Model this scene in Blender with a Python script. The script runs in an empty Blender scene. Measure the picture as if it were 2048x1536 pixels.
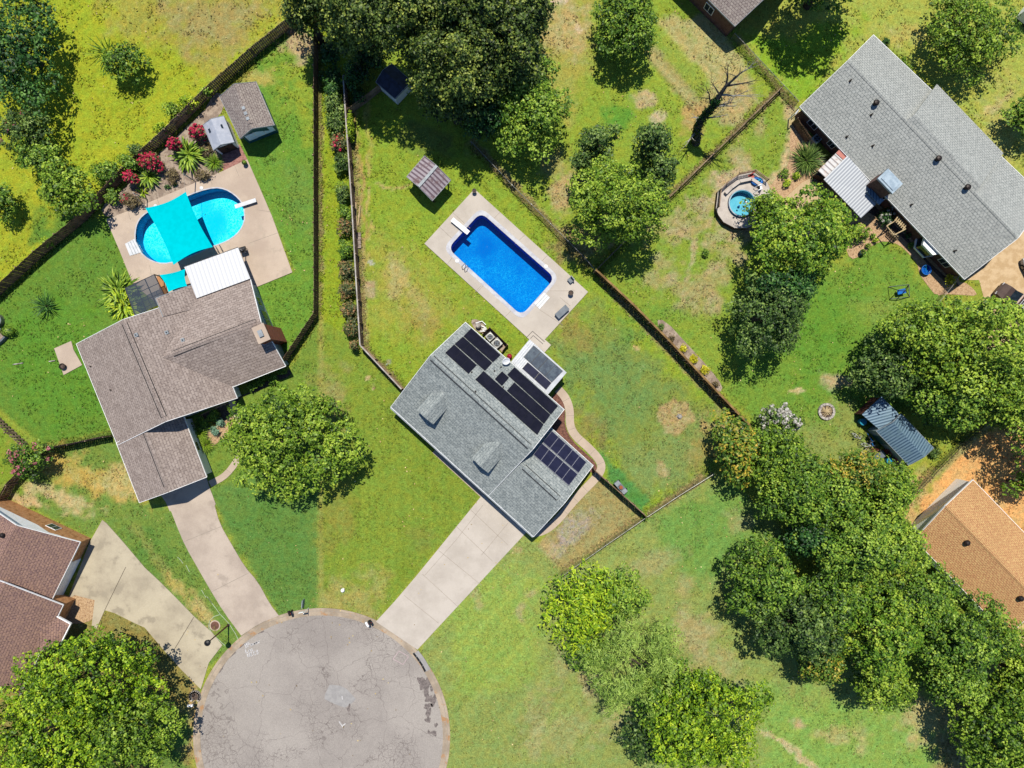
import bpy, math, random
import numpy as np
from mathutils import Vector, Matrix
from mathutils.geometry import tessellate_polygon

# ------------------------------------------------------------------ camera, sky, sun, exposure
SC = bpy.context.scene
COL = SC.collection
CAM_H = 77.0
FPX = 1422.2
cd = bpy.data.cameras.new("camera"); cam = bpy.data.objects.new("camera", cd); COL.objects.link(cam)
cd.sensor_width = 36.0; cd.lens = 25.0; cd.clip_start = 0.5; cd.clip_end = 3000
cam.location = (0, 0, CAM_H); cam.rotation_euler = (0, 0, 0)
SC.camera = cam
W = bpy.data.worlds.new("World"); SC.world = W; W.use_nodes = True
SUN_EL = math.radians(67.5)
nt = W.node_tree
sky = nt.nodes.new('ShaderNodeTexSky'); sky.sky_type = 'NISHITA'; sky.sun_disc = False
sky.sun_elevation = SUN_EL; sky.sun_rotation = 0.0; sky.ozone_density = 8.0; sky.air_density = 1.0; sky.dust_density = 0.2; sky.altitude = 1500
bg = nt.nodes['Background']; bg.inputs['Strength'].default_value = 0.12
nt.links.new(sky.outputs[0], bg.inputs['Color'])
sl = bpy.data.lights.new("sun", 'SUN'); sl.energy = 5.0; sl.angle = math.radians(0.5); sl.color = (1.0, 0.95, 0.84)
so = bpy.data.objects.new("sun", sl); COL.objects.link(so)
so.rotation_euler = (-(math.pi / 2 - SUN_EL), 0, 0)
SC.view_settings.view_transform = 'Standard'; SC.view_settings.look = 'None'
SC.view_settings.exposure = 0.42; SC.view_settings.gamma = 1.0
SC.cycles.max_bounces = 6; SC.cycles.transparent_max_bounces = 12
SC.cycles.caustics_reflective = False; SC.cycles.caustics_refractive = False

# ------------------------------------------------------------------ helpers
R = random.Random(7)
NR = np.random.default_rng(11)

def P(px, py, z=0.0):
    s = (CAM_H - z) / FPX
    return Vector(((px - 1024) * s, (768 - py) * s, z))

def lin(c):
    return tuple(((v / 255) / 12.92 if v <= 10 else (((v / 255) + 0.055) / 1.055) ** 2.4) for v in c)

def A(r, g, b, k=0.5):
    l = lin((r, g, b)); return (min(l[0] * k, .85), min(l[1] * k, .85), min(l[2] * k, .85), 1)

def tag(o, label=None, cat=None, group=None, kind=None):
    if label: o['label'] = label
    if cat: o['category'] = cat
    if group: o['group'] = group
    if kind: o['kind'] = kind
    return o

ORG = {}
def T(name, label, cat, loc=(0, 0, 0), group=None, rz=0.0):
    o = bpy.data.objects.new(name, None); COL.objects.link(o)
    o.location = loc; o.rotation_euler = (0, 0, rz); o.empty_display_size = 0.3
    ORG[o.name] = Vector(loc)
    return tag(o, label, cat, group)

def link(name, me, parent=None, local=False):
    """world-coordinate mesh -> object; children are moved into their thing's space"""
    o = bpy.data.objects.new(name, me); COL.objects.link(o)
    if parent is not None:
        org = ORG.get(parent.name, Vector((0, 0, 0)))
        if not local and org.length > 0:
            me.transform(Matrix.Translation(-org))
        o.parent = parent
        ORG[o.name] = org
    else:
        ORG[o.name] = Vector((0, 0, 0))
    return o

def add_uv(me):
    uv = me.uv_layers.new(name="UVMap").data
    for p in me.polygons:
        n = p.normal
        h = Vector((-n.y, n.x, 0))
        h = h.normalized() if h.length > 0.02 else Vector((1, 0, 0))
        s = n.cross(h)
        for li in p.loop_indices:
            c = me.vertices[me.loops[li].vertex_index].co
            uv[li].uv = (c.dot(h), c.dot(s))

def mesh(name, V, F, mat, parent=None, uv=False, local=False, smooth=False):
    me = bpy.data.meshes.new(name)
    me.from_pydata([tuple(v) for v in V], [], F)
    me.update()
    if uv: add_uv(me)
    if mat: me.materials.append(mat)
    if smooth:
        me.polygons.foreach_set('use_smooth', [True] * len(me.polygons))
    return link(name, me, parent, local)

def npmesh(name, V, F, mat, parent=None, tint=None, local=False):
    me = bpy.data.meshes.new(name)
    n, m, k = len(V), len(F), F.shape[1]
    me.vertices.add(n); me.vertices.foreach_set('co', np.asarray(V, np.float32).ravel())
    me.loops.add(m * k); me.loops.foreach_set('vertex_index', F.astype(np.int32).ravel())
    me.polygons.add(m)
    me.polygons.foreach_set('loop_start', np.arange(0, m * k, k, dtype=np.int32))
    me.polygons.foreach_set('loop_total', np.full(m, k, dtype=np.int32))
    if tint is not None:
        a = me.attributes.new('tint', 'FLOAT', 'FACE'); a.data.foreach_set('value', np.asarray(tint, np.float32))
    me.update(calc_edges=True)
    me.materials.append(mat)
    return link(name, me, parent, local)

class MB:
    """collects simple solids, links them as ONE mesh"""
    def __init__(s): s.V = []; s.F = []
    def add(s, V, F):
        b = len(s.V); s.V += [Vector(v) for v in V]; s.F += [tuple(i + b for i in f) for f in F]; return s
    def box(s, c, size, rz=0.0, M=None):
        x, y, z = size[0] / 2, size[1] / 2, size[2] / 2
        V = [Vector(v) for v in ((-x,-y,-z),(x,-y,-z),(x,y,-z),(-x,y,-z),(-x,-y,z),(x,-y,z),(x,y,z),(-x,y,z))]
        m = M if M else Matrix.Rotation(rz, 3, 'Z')
        return s.add([m @ v + Vector(c) for v in V], [(0,3,2,1),(4,5,6,7),(0,1,5,4),(1,2,6,5),(2,3,7,6),(3,0,4,7)])
    def bar(s, a, b, w, h=None, up=Vector((0,0,1))):
        a, b = Vector(a), Vector(b); d = b - a; L = d.length
        if L < 1e-6: return s
        x = d / L; y = up.cross(x)
        y = y.normalized() if y.length > 1e-4 else Vector((0, 1, 0))
        z = x.cross(y); M = Matrix((x, y, z)).transposed()
        return s.box((a + b) / 2, (L, w, h or w), M=M)
    def tube(s, pts, r, n=8, cap=True):
        pts = [Vector(p) for p in pts]; rs = r if isinstance(r, (list, tuple)) else [r] * len(pts)
        b = len(s.V); prev = None
        for i, p in enumerate(pts):
            d = (pts[min(i + 1, len(pts) - 1)] - pts[max(i - 1, 0)]).normalized()
            y = (prev - d * prev.dot(d)) if prev is not None else d.cross(Vector((0.13, 0.31, 0.94)) if abs(d.z) < .9 else Vector((1, 0.1, 0)))
            y.normalize(); prev = y; z = d.cross(y)
            for k in range(n):
                t = 2 * math.pi * k / n
                s.V.append(p + (y * math.cos(t) + z * math.sin(t)) * rs[i])
        for i in range(len(pts) - 1):
            for k in range(n):
                a, c = b + i * n + k, b + i * n + (k + 1) % n
                s.F.append((a, c, c + n, a + n))
        if cap:
            s.F.append(tuple(b + k for k in range(n))[::-1]); s.F.append(tuple(b + (len(pts) - 1) * n + k for k in range(n)))
        return s
    def lathe(s, c, prof, n=20, sx=1, sy=1):
        b = len(s.V); c = Vector(c)
        for (r, z) in prof:
            for k in range(n):
                t = 2 * math.pi * k / n
                s.V.append(c + Vector((r * math.cos(t) * sx, r * math.sin(t) * sy, z)))
        for i in range(len(prof) - 1):
            for k in range(n):
                a, d = b + i * n + k, b + i * n + (k + 1) % n
                s.F.append((a, d, d + n, a + n))
        s.F.append(tuple(b + k for k in range(n))[::-1]); s.F.append(tuple(b + (len(prof) - 1) * n + k for k in range(n)))
        return s
    def prism(s, poly, z0, z1):
        """poly: list of (x,y) world or Vectors; vertical prism"""
        poly = [(p[0], p[1]) for p in poly]
        ar = sum(poly[i][0] * poly[(i + 1) % len(poly)][1] - poly[(i + 1) % len(poly)][0] * poly[i][1] for i in range(len(poly)))
        if ar < 0: poly = poly[::-1]
        n = len(poly)
        V = [(x, y, z0) for x, y in poly] + [(x, y, z1) for x, y in poly]
        F = [tuple(range(n))[::-1], tuple(range(n, 2 * n))] + [(i, (i + 1) % n, n + (i + 1) % n, n + i) for i in range(n)]
        return s.add(V, F)
    def build(s, name, mat, parent=None, uv=False, local=False, smooth=False):
        return mesh(name, s.V, s.F, mat, parent, uv, local, smooth)

PAVE = []
def slab(name, polypx, z0, z1, mat, parent=None, holes=(), world=False):
    """horizontal sheet with sides, optional holes; polypx in pixels on the ground"""
    if not world: PAVE.append(list(polypx))
    cv = (lambda p: Vector((p[0], p[1], 0))) if world else (lambda p: P(p[0], p[1], 0))
    loops = [[cv(p) for p in polypx]] + [[cv(p) for p in h] for h in holes]
    flat = [v for l in loops for v in l]
    tris = tessellate_polygon(loops)
    V = [(v.x, v.y, z1) for v in flat]; F = []
    for t in tris:
        a, b, c = [flat[i] for i in t]
        cr = (b - a).cross(c - a).z
        if abs(cr) < 1e-7: continue
        F.append(tuple(t) if cr > 0 else tuple(t)[::-1])
    n = len(flat); V += [(v.x, v.y, z0) for v in flat]
    b = 0
    for l in loops:
        m = len(l)
        for i in range(m): F.append((b + i, b + (i + 1) % m, n + b + (i + 1) % m, n + b + i))
        b += m
    return mesh(name, V, F, mat, parent)

def smooth_poly(pts, it=2, closed=True):
    for _ in range(it):
        out = []; n = len(pts)
        rng = range(n) if closed else range(n - 1)
        if not closed: out.append(pts[0])
        for i in rng:
            a, b = pts[i], pts[(i + 1) % n]
            out.append((a[0] * .75 + b[0] * .25, a[1] * .75 + b[1] * .25))
            out.append((a[0] * .25 + b[0] * .75, a[1] * .25 + b[1] * .75))
        if not closed: out.append(pts[-1])
        pts = out
    return pts

def ribbon(pts, w):
    """polyline (px) -> closed polygon (px) of width w px"""
    L, Rr = [], []
    for i, p in enumerate(pts):
        a = pts[max(i - 1, 0)]; b = pts[min(i + 1, len(pts) - 1)]
        dx, dy = b[0] - a[0], b[1] - a[1]; l = math.hypot(dx, dy) or 1
        nx, ny = -dy / l, dx / l
        ww = w[i] if isinstance(w, (list, tuple)) else w
        L.append((p[0] + nx * ww / 2, p[1] + ny * ww / 2)); Rr.append((p[0] - nx * ww / 2, p[1] - ny * ww / 2))
    return L + Rr[::-1]

# ------------------------------------------------------------------ materials
def mat_new(name):
    m = bpy.data.materials.new(name); m.use_nodes = True
    return m, m.node_tree, m.node_tree.nodes['Principled BSDF']

def nn(t, typ, **kw):
    n = t.nodes.new(typ)
    for k, v in kw.items():
        if k.startswith('i_'):
            key = k[2:]; key = int(key) if key.isdigit() else key.replace('_', ' ')
            n.inputs[key].default_value = v
        else: setattr(n, k, v)
    return n

def mixc(t, fac, a, b, blend='MIX'):
    n = t.nodes.new('ShaderNodeMix'); n.data_type = 'RGBA'; n.blend_type = blend
    for s, v in ((0, fac), (6, a), (7, b)):
        if isinstance(v, bpy.types.NodeSocket): t.links.new(v, n.inputs[s])
        else: n.inputs[s].default_value = v
    return n.outputs[2]

def ramp(t, src, p0, p1, c0=(0,0,0,1), c1=(1,1,1,1)):
    n = t.nodes.new('ShaderNodeMapRange'); n.clamp = True
    t.links.new(src, n.inputs[0]); n.inputs[1].default_value = p0; n.inputs[2].default_value = p1
    n.interpolation_type = 'SMOOTHSTEP'
    return n.outputs[0]

def noise(t, scale, detail=4, rough=.55, vec=None, dist=0):
    n = nn(t, 'ShaderNodeTexNoise'); n.inputs['Scale'].default_value = scale
    n.inputs['Detail'].default_value = detail; n.inputs['Roughness'].default_value = rough; n.inputs['Distortion'].default_value = dist
    if vec is not None: t.links.new(vec, n.inputs['Vector'])
    return n.outputs[0]

def wpos(t):
    g = nn(t, 'ShaderNodeNewGeometry'); return g.outputs['Position']

def M(name, c1, c2=None, scale=2.0, lo=.4, hi=.6, rough=.8, metal=0, bump=0, bscale=None, c3=None, s3=12, spec=.3, fine=0.0, detail=5):
    m, t, b = mat_new(name)
    b.inputs['Roughness'].default_value = rough; b.inputs['Metallic'].default_value = metal
    b.inputs['Specular IOR Level'].default_value = spec
    pos = wpos(t); c2 = c2 or tuple(v * .82 for v in c1[:3]) + (1,)
    col = mixc(t, ramp(t, noise(t, scale, detail, .6, pos), lo, hi), c1, c2)
    if c3: col = mixc(t, ramp(t, noise(t, s3, 4, .6, pos), .55, .66), col, c3)
    if fine:
        f = noise(t, 9, 3, .7, pos)
        mr = nn(t, 'ShaderNodeMapRange'); t.links.new(f, mr.inputs[0]); mr.inputs[1].default_value = .25; mr.inputs[2].default_value = .75
        mr.inputs[3].default_value = 1 - fine; mr.inputs[4].default_value = 1 + fine
        cc = nn(t, 'ShaderNodeCombineColor')
        for i in range(3): t.links.new(mr.outputs[0], cc.inputs[i])
        col = mixc(t, 1.0, col, cc.outputs[0], 'MULTIPLY')
    t.links.new(col, b.inputs['Base Color'])
    if bump:
        bn = nn(t, 'ShaderNodeBump'); bn.inputs['Strength'].default_value = bump; bn.inputs['Distance'].default_value = .05
        t.links.new(noise(t, bscale or scale * 6, 4, .6, pos), bn.inputs['Height']); t.links.new(bn.outputs[0], b.inputs['Normal'])
    return m

def shingle(name, ca, cb, cc_, w=.34, h=.17, mortar=None, contrast=1.0, patch=.5):
    m, t, b = mat_new(name); b.inputs['Roughness'].default_value = .92; b.inputs['Specular IOR Level'].default_value = .15
    uv = nn(t, 'ShaderNodeUVMap'); uv.uv_map = 'UVMap'
    br = nn(t, 'ShaderNodeTexBrick'); t.links.new(uv.outputs[0], br.inputs['Vector'])
    br.inputs['Scale'].default_value = 1; br.inputs['Brick Width'].default_value = w; br.inputs['Row Height'].default_value = h
    br.inputs['Mortar Size'].default_value = .028; br.inputs['Color1'].default_value = ca; br.inputs['Color2'].default_value = cb
    br.inputs['Mortar'].default_value = mortar or tuple(v * .5 for v in ca[:3]) + (1,); br.inputs['Mortar Smooth'].default_value = .3; br.inputs['Bias'].default_value = 0
    pos = wpos(t)
    sp = ramp(t, noise(t, 7, 3, .8, pos), .42, .72)
    col = mixc(t, sp, br.outputs[0], cc_)
    big = ramp(t, noise(t, .3, 5, .6, pos), .3, .8)
    col = mixc(t, big, col, mixc(t, patch * .35, col, (0, 0, 0, 1)))
    t.links.new(col, b.inputs['Base Color'])
    bn = nn(t, 'ShaderNodeBump'); bn.inputs['Strength'].default_value = .5; bn.inputs['Distance'].default_value = .02
    t.links.new(br.outputs['Fac'], bn.inputs['Height']); bn.invert = True; t.links.new(bn.outputs[0], b.inputs['Normal'])
    return m

def bricks(name, ca, cb, mo, w=.24, h=.09):
    m, t, b = mat_new(name); b.inputs['Roughness'].default_value = .9
    uv = nn(t, 'ShaderNodeUVMap'); uv.uv_map = 'UVMap'
    br = nn(t, 'ShaderNodeTexBrick'); t.links.new(uv.outputs[0], br.inputs['Vector'])
    br.inputs['Scale'].default_value = 1; br.inputs['Brick Width'].default_value = w; br.inputs['Row Height'].default_value = h
    br.inputs['Mortar Size'].default_value = .012; br.inputs['Color1'].default_value = ca; br.inputs['Color2'].default_value = cb
    br.inputs['Mortar'].default_value = mo
    col = mixc(t, ramp(t, noise(t, 2.5, 4, .7, wpos(t)), .45, .65), br.outputs[0], tuple(v * .55 for v in ca[:3]) + (1,))
    t.links.new(col, b.inputs['Base Color'])
    return m

def stripes(name, c1, c2, period, rough=.4, metal=0.0, duty=.5, axis=0, dirt=None, spec=.5):
    """corrugated / boarded look from UV (u along the slope's horizontal, v up the slope)"""
    m, t, b = mat_new(name); b.inputs['Roughness'].default_value = rough; b.inputs['Metallic'].default_value = metal; b.inputs['Specular IOR Level'].default_value = spec
    uv = nn(t, 'ShaderNodeUVMap'); uv.uv_map = 'UVMap'
    sx = nn(t, 'ShaderNodeSeparateXYZ'); t.links.new(uv.outputs[0], sx.inputs[0])
    ml = nn(t, 'ShaderNodeMath', operation='MULTIPLY'); t.links.new(sx.outputs[axis], ml.inputs[0]); ml.inputs[1].default_value = 2 * math.pi / period
    sn = nn(t, 'ShaderNodeMath', operation='SINE'); t.links.new(ml.outputs[0], sn.inputs[0])
    f = ramp(t, sn.outputs[0], duty - .5, duty + .1)
    col = mixc(t, f, c1, c2)
    if dirt: col = mixc(t, ramp(t, noise(t, 1.3, 5, .7, wpos(t)), .48, .68), col, dirt)
    t.links.new(col, b.inputs['Base Color'])
    bn = nn(t, 'ShaderNodeBump'); bn.inputs['Strength'].default_value = .25; bn.inputs['Distance'].default_value = .02
    t.links.new(sn.outputs[0], bn.inputs['Height']); t.links.new(bn.outputs[0], b.inputs['Normal'])
    return m

def leafmat(name, dark, mid, light, transl=.2, rough=.5):
    dark, mid, light = [tuple(min(.8, v * g) for v in c[:3]) + (1,) for c, g in ((dark, .95), (mid, 1.65), (light, 1.75))]
    m = bpy.data.materials.new(name); m.use_nodes = True; t = m.node_tree; t.nodes.clear()
    out = nn(t, 'ShaderNodeOutputMaterial')
    at = nn(t, 'ShaderNodeAttribute'); at.attribute_name = 'tint'
    cr = nn(t, 'ShaderNodeValToRGB'); t.links.new(at.outputs['Fac'], cr.inputs[0])
    e = cr.color_ramp.elements; e[0].position = 0.0; e[0].color = dark; e[1].position = 1.0; e[1].color = light
    k = e.new(.5); k.color = mid
    p = nn(t, 'ShaderNodeBsdfPrincipled'); p.inputs['Roughness'].default_value = rough; p.inputs['Specular IOR Level'].default_value = .25
    tr = nn(t, 'ShaderNodeBsdfTranslucent')
    t.links.new(cr.outputs[0], p.inputs['Base Color'])
    t.links.new(mixc(t, 1.0, cr.outputs[0], (1.0, 1.0, .6, 1), 'MULTIPLY'), tr.inputs['Color'])
    mx = nn(t, 'ShaderNodeMixShader'); mx.inputs[0].default_value = transl
    t.links.new(p.outputs[0], mx.inputs[1]); t.links.new(tr.outputs[0], mx.inputs[2]); t.links.new(mx.outputs[0], out.inputs[0])
    return m

def glassy(name, tint, alpha=.5, rough=.1, scale=None):
    m = bpy.data.materials.new(name); m.use_nodes = True; t = m.node_tree; t.nodes.clear()
    out = nn(t, 'ShaderNodeOutputMaterial'); d = nn(t, 'ShaderNodeBsdfPrincipled'); d.inputs['Base Color'].default_value = tint
    d.inputs['Roughness'].default_value = rough
    tr = nn(t, 'ShaderNodeBsdfTransparent'); mx = nn(t, 'ShaderNodeMixShader'); mx.inputs[0].default_value = alpha
    t.links.new(tr.outputs[0], mx.inputs[1]); t.links.new(d.outputs[0], mx.inputs[2]); t.links.new(mx.outputs[0], out.inputs[0])
    return m

def water(name, tint, bump=.12, scale=2.2, jet=None):
    m = bpy.data.materials.new(name); m.use_nodes = True; t = m.node_tree; t.nodes.clear()
    out = nn(t, 'ShaderNodeOutputMaterial')
    g = nn(t, 'ShaderNodeBsdfGlossy'); g.inputs['Roughness'].default_value = .03; g.inputs['Color'].default_value = (1, 1, 1, 1)
    tr = nn(t, 'ShaderNodeBsdfTransparent'); tr.inputs['Color'].default_value = tint
    bn = nn(t, 'ShaderNodeBump'); bn.inputs['Strength'].default_value = 1.0; bn.inputs['Distance'].default_value = bump
    pos = wpos(t); h = noise(t, scale, 2, .5, pos, .6)
    if jet:   # livelier ripples round the return jet
        dd = nn(t, 'ShaderNodeVectorMath', operation='DISTANCE'); t.links.new(pos, dd.inputs[0]); dd.inputs[1].default_value = jet
        mr = nn(t, 'ShaderNodeMapRange'); mr.interpolation_type = 'SMOOTHSTEP'; t.links.new(dd.outputs['Value'], mr.inputs[0]); mr.inputs[1].default_value = 1.2; mr.inputs[2].default_value = 5.0; mr.inputs[3].default_value = 1.0; mr.inputs[4].default_value = .3
        mm = nn(t, 'ShaderNodeMath', operation='MULTIPLY'); t.links.new(h, mm.inputs[0]); t.links.new(mr.outputs[0], mm.inputs[1]); h = mm.outputs[0]
    t.links.new(h, bn.inputs['Height'])
    fr = nn(t, 'ShaderNodeFresnel'); fr.inputs['IOR'].default_value = 1.33
    t.links.new(bn.outputs[0], fr.inputs['Normal']); t.links.new(bn.outputs[0], g.inputs['Normal'])
    mx = nn(t, 'ShaderNodeMixShader'); t.links.new(fr.outputs[0], mx.inputs[0]); t.links.new(tr.outputs[0], mx.inputs[1]); t.links.new(g.outputs[0], mx.inputs[2])
    t.links.new(mx.outputs[0], out.inputs[0])
    return m

def chainlink(name, col):
    m = bpy.data.materials.new(name); m.use_nodes = True; t = m.node_tree; t.nodes.clear()
    out = nn(t, 'ShaderNodeOutputMaterial'); uv = nn(t, 'ShaderNodeUVMap'); uv.uv_map = 'UVMap'
    sx = nn(t, 'ShaderNodeSeparateXYZ'); t.links.new(uv.outputs[0], sx.inputs[0])
    fs = []
    for op in ('ADD', 'SUBTRACT'):
        a = nn(t, 'ShaderNodeMath', operation=op); t.links.new(sx.outputs[0], a.inputs[0]); t.links.new(sx.outputs[1], a.inputs[1])
        q = nn(t, 'ShaderNodeMath', operation='PINGPONG'); t.links.new(a.outputs[0], q.inputs[0]); q.inputs[1].default_value = .045
        l = nn(t, 'ShaderNodeMath', operation='LESS_THAN'); t.links.new(q.outputs[0], l.inputs[0]); l.inputs[1].default_value = .006
        fs.append(l.outputs[0])
    mxm = nn(t, 'ShaderNodeMath', operation='MAXIMUM'); t.links.new(fs[0], mxm.inputs[0]); t.links.new(fs[1], mxm.inputs[1])
    d = nn(t, 'ShaderNodeBsdfPrincipled'); d.inputs['Base Color'].default_value = col; d.inputs['Metallic'].default_value = .5; d.inputs['Roughness'].default_value = .5
    tr = nn(t, 'ShaderNodeBsdfTransparent'); mx = nn(t, 'ShaderNodeMixShader')
    t.links.new(mxm.outputs[0], mx.inputs[0]); t.links.new(tr.outputs[0], mx.inputs[1]); t.links.new(d.outputs[0], mx.inputs[2]); t.links.new(mx.outputs[0], out.inputs[0])
    return m
MT = {}
MT['shingle_brown'] = shingle('brown_shingles', A(190,174,165), A(156,140,132), A(204,186,174), w=.5, h=.28, mortar=A(124,110,104), patch=.15)
MT['shingle_grey'] = shingle('grey_green_shingles', A(178,185,182), A(138,146,146), A(206,210,204), w=.5, h=.3, patch=.12, mortar=A(118,128,132))
MT['shingle_light'] = shingle('light_grey_shingles', A(198,200,194), A(175,177,172), A(214,214,207), w=.34, h=.3, mortar=A(112,121,122), patch=.15)
MT['shingle_purple'] = shingle('reddish_brown_shingles', A(178,142,130), A(150,120,116), A(198,160,134), w=.36, h=.26, mortar=A(100,78,78), patch=.25)
MT['shingle_tan'] = shingle('tan_shingles', A(236,178,124), A(218,160,112), A(250,214,146), w=.36, h=.2, mortar=A(165,115,80), patch=.2)
MT['shingle_taupe'] = shingle('taupe_shingles', A(192,178,168), A(160,144,138), A(202,190,180), w=.34, h=.26, mortar=A(108,94,94), patch=.15)
MT['brick_red'] = bricks('red_brown_brick', A(135,80,62), A(100,58,48), A(150,125,110))
MT['brick_orange'] = bricks('orange_brick', A(240,166,92), A(220,138,72), A(235,195,150))
MT['brick_rust'] = bricks('rust_brick', A(205,104,64), A(172,82,50), A(170,118,96))
MT['siding_white'] = stripes('white_siding', A(250,250,250,.75), A(235,238,240,.75), .2, rough=.6, axis=1)
MT['siding_blue'] = stripes('pale_blue_siding', A(185,205,215), A(160,182,194), .2, rough=.6, axis=1)
MT['siding_cream'] = stripes('cream_siding', A(250,248,242,.8), A(240,238,230,.8), .2, rough=.6, axis=1)
MT['siding_teal'] = stripes('teal_siding', A(20,110,120), A(14,86,98), .2, rough=.6, axis=1)
MT['siding_dark'] = stripes('dark_brown_siding', A(96,84,78), A(70,60,56), .2, rough=.7, axis=1)
MT['white_paint'] = M('white_paint', A(250,250,250,.75), A(240,240,238,.75), rough=.5)
MT['grey_trim'] = M('grey_trim', A(170,178,184), A(150,158,164), rough=.5)
MT['dark_trim'] = M('dark_trim', A(52,52,56), A(40,40,44), rough=.5)
MT['vent_dark'] = M('ridge_vent_dark', A(62,60,60), A(46,44,44), rough=.9)
MT['glass_dark'] = M('window_glass', A(52,66,78), A(36,48,58), rough=.08, spec=.6)
MT['solar'] = M('solar_cell_black', A(38,36,47), A(32,30,40), scale=1.2, rough=.2, spec=.25)
MT['solar_blue'] = M('solar_cell_blue', A(48,49,74), A(42,43,66), scale=1.2, rough=.2, spec=.25)
MT['solar_sheer'] = M('solar_cell_grey', A(94,108,120), A(70,82,98), scale=1.8, rough=.25, spec=.3, fine=.3)
MT['solar_gap'] = M('solar_frame_black', A(24,22,32), rough=.4)
MT['solar_frame'] = M('solar_frame_silver', A(176,176,186), rough=.35, metal=.2)
MT['metal_white'] = stripes('white_ribbed_metal', A(248,248,248,.47), A(226,227,231,.47), .42, rough=.45, duty=.85)
MT['metal_ribbed'] = stripes('pale_ribbed_metal', A(198,203,208), A(172,177,186), .3, rough=.45, metal=.1, duty=.2)
MT['metal_white2'] = stripes('worn_white_ribbed_metal', A(238,236,234), A(150,140,140), .46, rough=.45, duty=.8, axis=1, dirt=A(200,150,120))
MT['metal_blue'] = stripes('blue_grey_ribbed_metal', A(138,168,188), A(78,108,134), .3, rough=.45, metal=.2, duty=.3, dirt=A(120,150,165))
MT['rusty'] = stripes('weathered_board_roof', A(182,170,176), A(112,92,104), .42, rough=.8, duty=.4, axis=0, dirt=A(120,90,92))
MT['membrane'] = M('white_roof_panel', A(225,228,232), A(206,210,216), rough=.5)
MT['concrete_light'] = M('pale_concrete', A(226,214,200), A(208,196,182), scale=.35, lo=.35, hi=.7, rough=.85, bump=.15, bscale=14, c3=A(216,204,190), s3=1.1, fine=.05)
MT['concrete_warm'] = M('warm_concrete', A(226,204,182), A(206,184,164), scale=.3, lo=.35, hi=.7, rough=.85, bump=.15, bscale=14, c3=A(210,190,169), s3=.8, fine=.06)
MT['concrete_old'] = M('stained_concrete', A(218,204,176), A(190,176,152), scale=.3, lo=.35, hi=.68, rough=.9, bump=.2, bscale=12, c3=A(184,171,148), s3=.6, fine=.08)
MT['concrete_pink'] = M('aged_pinkish_concrete', A(220,202,184), A(196,178,162), scale=.3, lo=.35, hi=.68, rough=.9, bump=.2, bscale=12, c3=A(196,179,163), s3=.6, fine=.08)
MT['joint'] = M('joint', A(186,172,156), rough=.9)
MT['joint_dark'] = M('dark_joint', A(92,80,66), rough=.9)
MT['gutter'] = M('kerb_concrete', A(206,186,162), A(178,160,138), scale=.6, rough=.9, c3=A(196,150,106), s3=.9, fine=.12)
MT['coping'] = M('pool_coping', A(228,228,232), A(208,206,214), scale=1.6, rough=.7, fine=.06)
MT['plastic_white'] = M('white_plastic', A(250,250,250), A(235,238,240), rough=.35)
MT['steel'] = M('stainless_steel', A(190,192,196), A(150,150,155), rough=.3, metal=.7)
MT['dark_metal'] = M('dark_metal', A(58,46,42), A(44,36,32), rough=.5, metal=.3)
MT['black'] = M('black_paint', A(30,30,34), A(22,22,26), rough=.5)
MT['galv'] = M('galvanised_pipe', A(180,180,176), A(150,150,146), rough=.4, metal=.5)
MT['fence_dark'] = M('dark_stained_fence', A(150,116,90), A(104,80,62), scale=1.4, rough=.9, fine=.2)
MT['fence_grey'] = M('weathered_fence', A(184,156,130), A(140,116,94), scale=1.2, rough=.9, fine=.2)
MT['fence_cap'] = M('pale_top_rail', A(214,206,196), A(180,170,160), scale=1.0, rough=.8)
MT['fence_brown'] = M('brown_fence', A(130,96,56), A(92,66,38), scale=1.0, rough=.9, fine=.15)
MT['fence_gold'] = M('golden_rail', A(176,142,88), A(134,104,62), scale=1.0, rough=.9)
MT['pale_pane'] = M('pale_window_pane', A(214,230,240,.9), A(200,216,228,.9), rough=.4)  # pale grey-blue tone for the teal shed's window panes
MT['deck_wood'] = stripes('tan_decking', A(226,196,150), A(196,164,120), .16, rough=.8, duty=.8)
MT['deck_grey'] = M('grey_decking', A(224,212,200), A(202,190,180), scale=.8, rough=.8, fine=.08)
MT['wood_orange'] = stripes('orange_decking', A(214,150,92), A(178,116,64), .16, rough=.8, duty=.8)
MT['wood_pale'] = M('pale_timber', A(222,198,152), A(196,170,126), rough=.8)
MT['wood_dark'] = M('dark_timber', A(84,58,46), A(60,42,34), rough=.85)
MT['bark'] = M('bark', A(98,84,70), A(66,56,46), scale=3, rough=.95, bump=.5, bscale=8)
MT['bark_grey'] = M('grey_dead_bark', A(112,104,98), A(78,72,68), scale=3, rough=.95, bump=.4, bscale=8)
MT['bark_pale'] = M('pale_dead_twigs', A(196,190,178), A(160,154,144), scale=3, rough=.9)
MT['mulch_red'] = M('red_mulch', A(150,104,88), A(112,76,66), scale=5, rough=.95, bump=.8, bscale=9, fine=.3)
MT['mulch_dark'] = M('dark_mulch', A(120,100,88), A(82,68,62), scale=5, rough=.95, bump=.8, bscale=9, fine=.3)
MT['bed_sand'] = M('sandy_bed', A(196,176,156), A(160,140,124), scale=1.2, rough=.95, bump=.5, bscale=9, c3=A(130,112,98), s3=2.2, fine=.2)
MT['pea_gravel'] = M('pea_gravel', A(226,190,148), A(196,158,118), scale=6, rough=.9, bump=.8, bscale=12, c3=A(160,124,96), s3=5, fine=.2)
MT['gravel_drive'] = M('tan_gravel', A(236,204,160), A(216,182,136), scale=1.2, rough=.9, bump=.5, bscale=12, fine=.12)
MT['paver'] = bricks('red_pavers', A(190,130,116), A(168,108,98), A(205,165,150), .32, .2)
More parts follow.
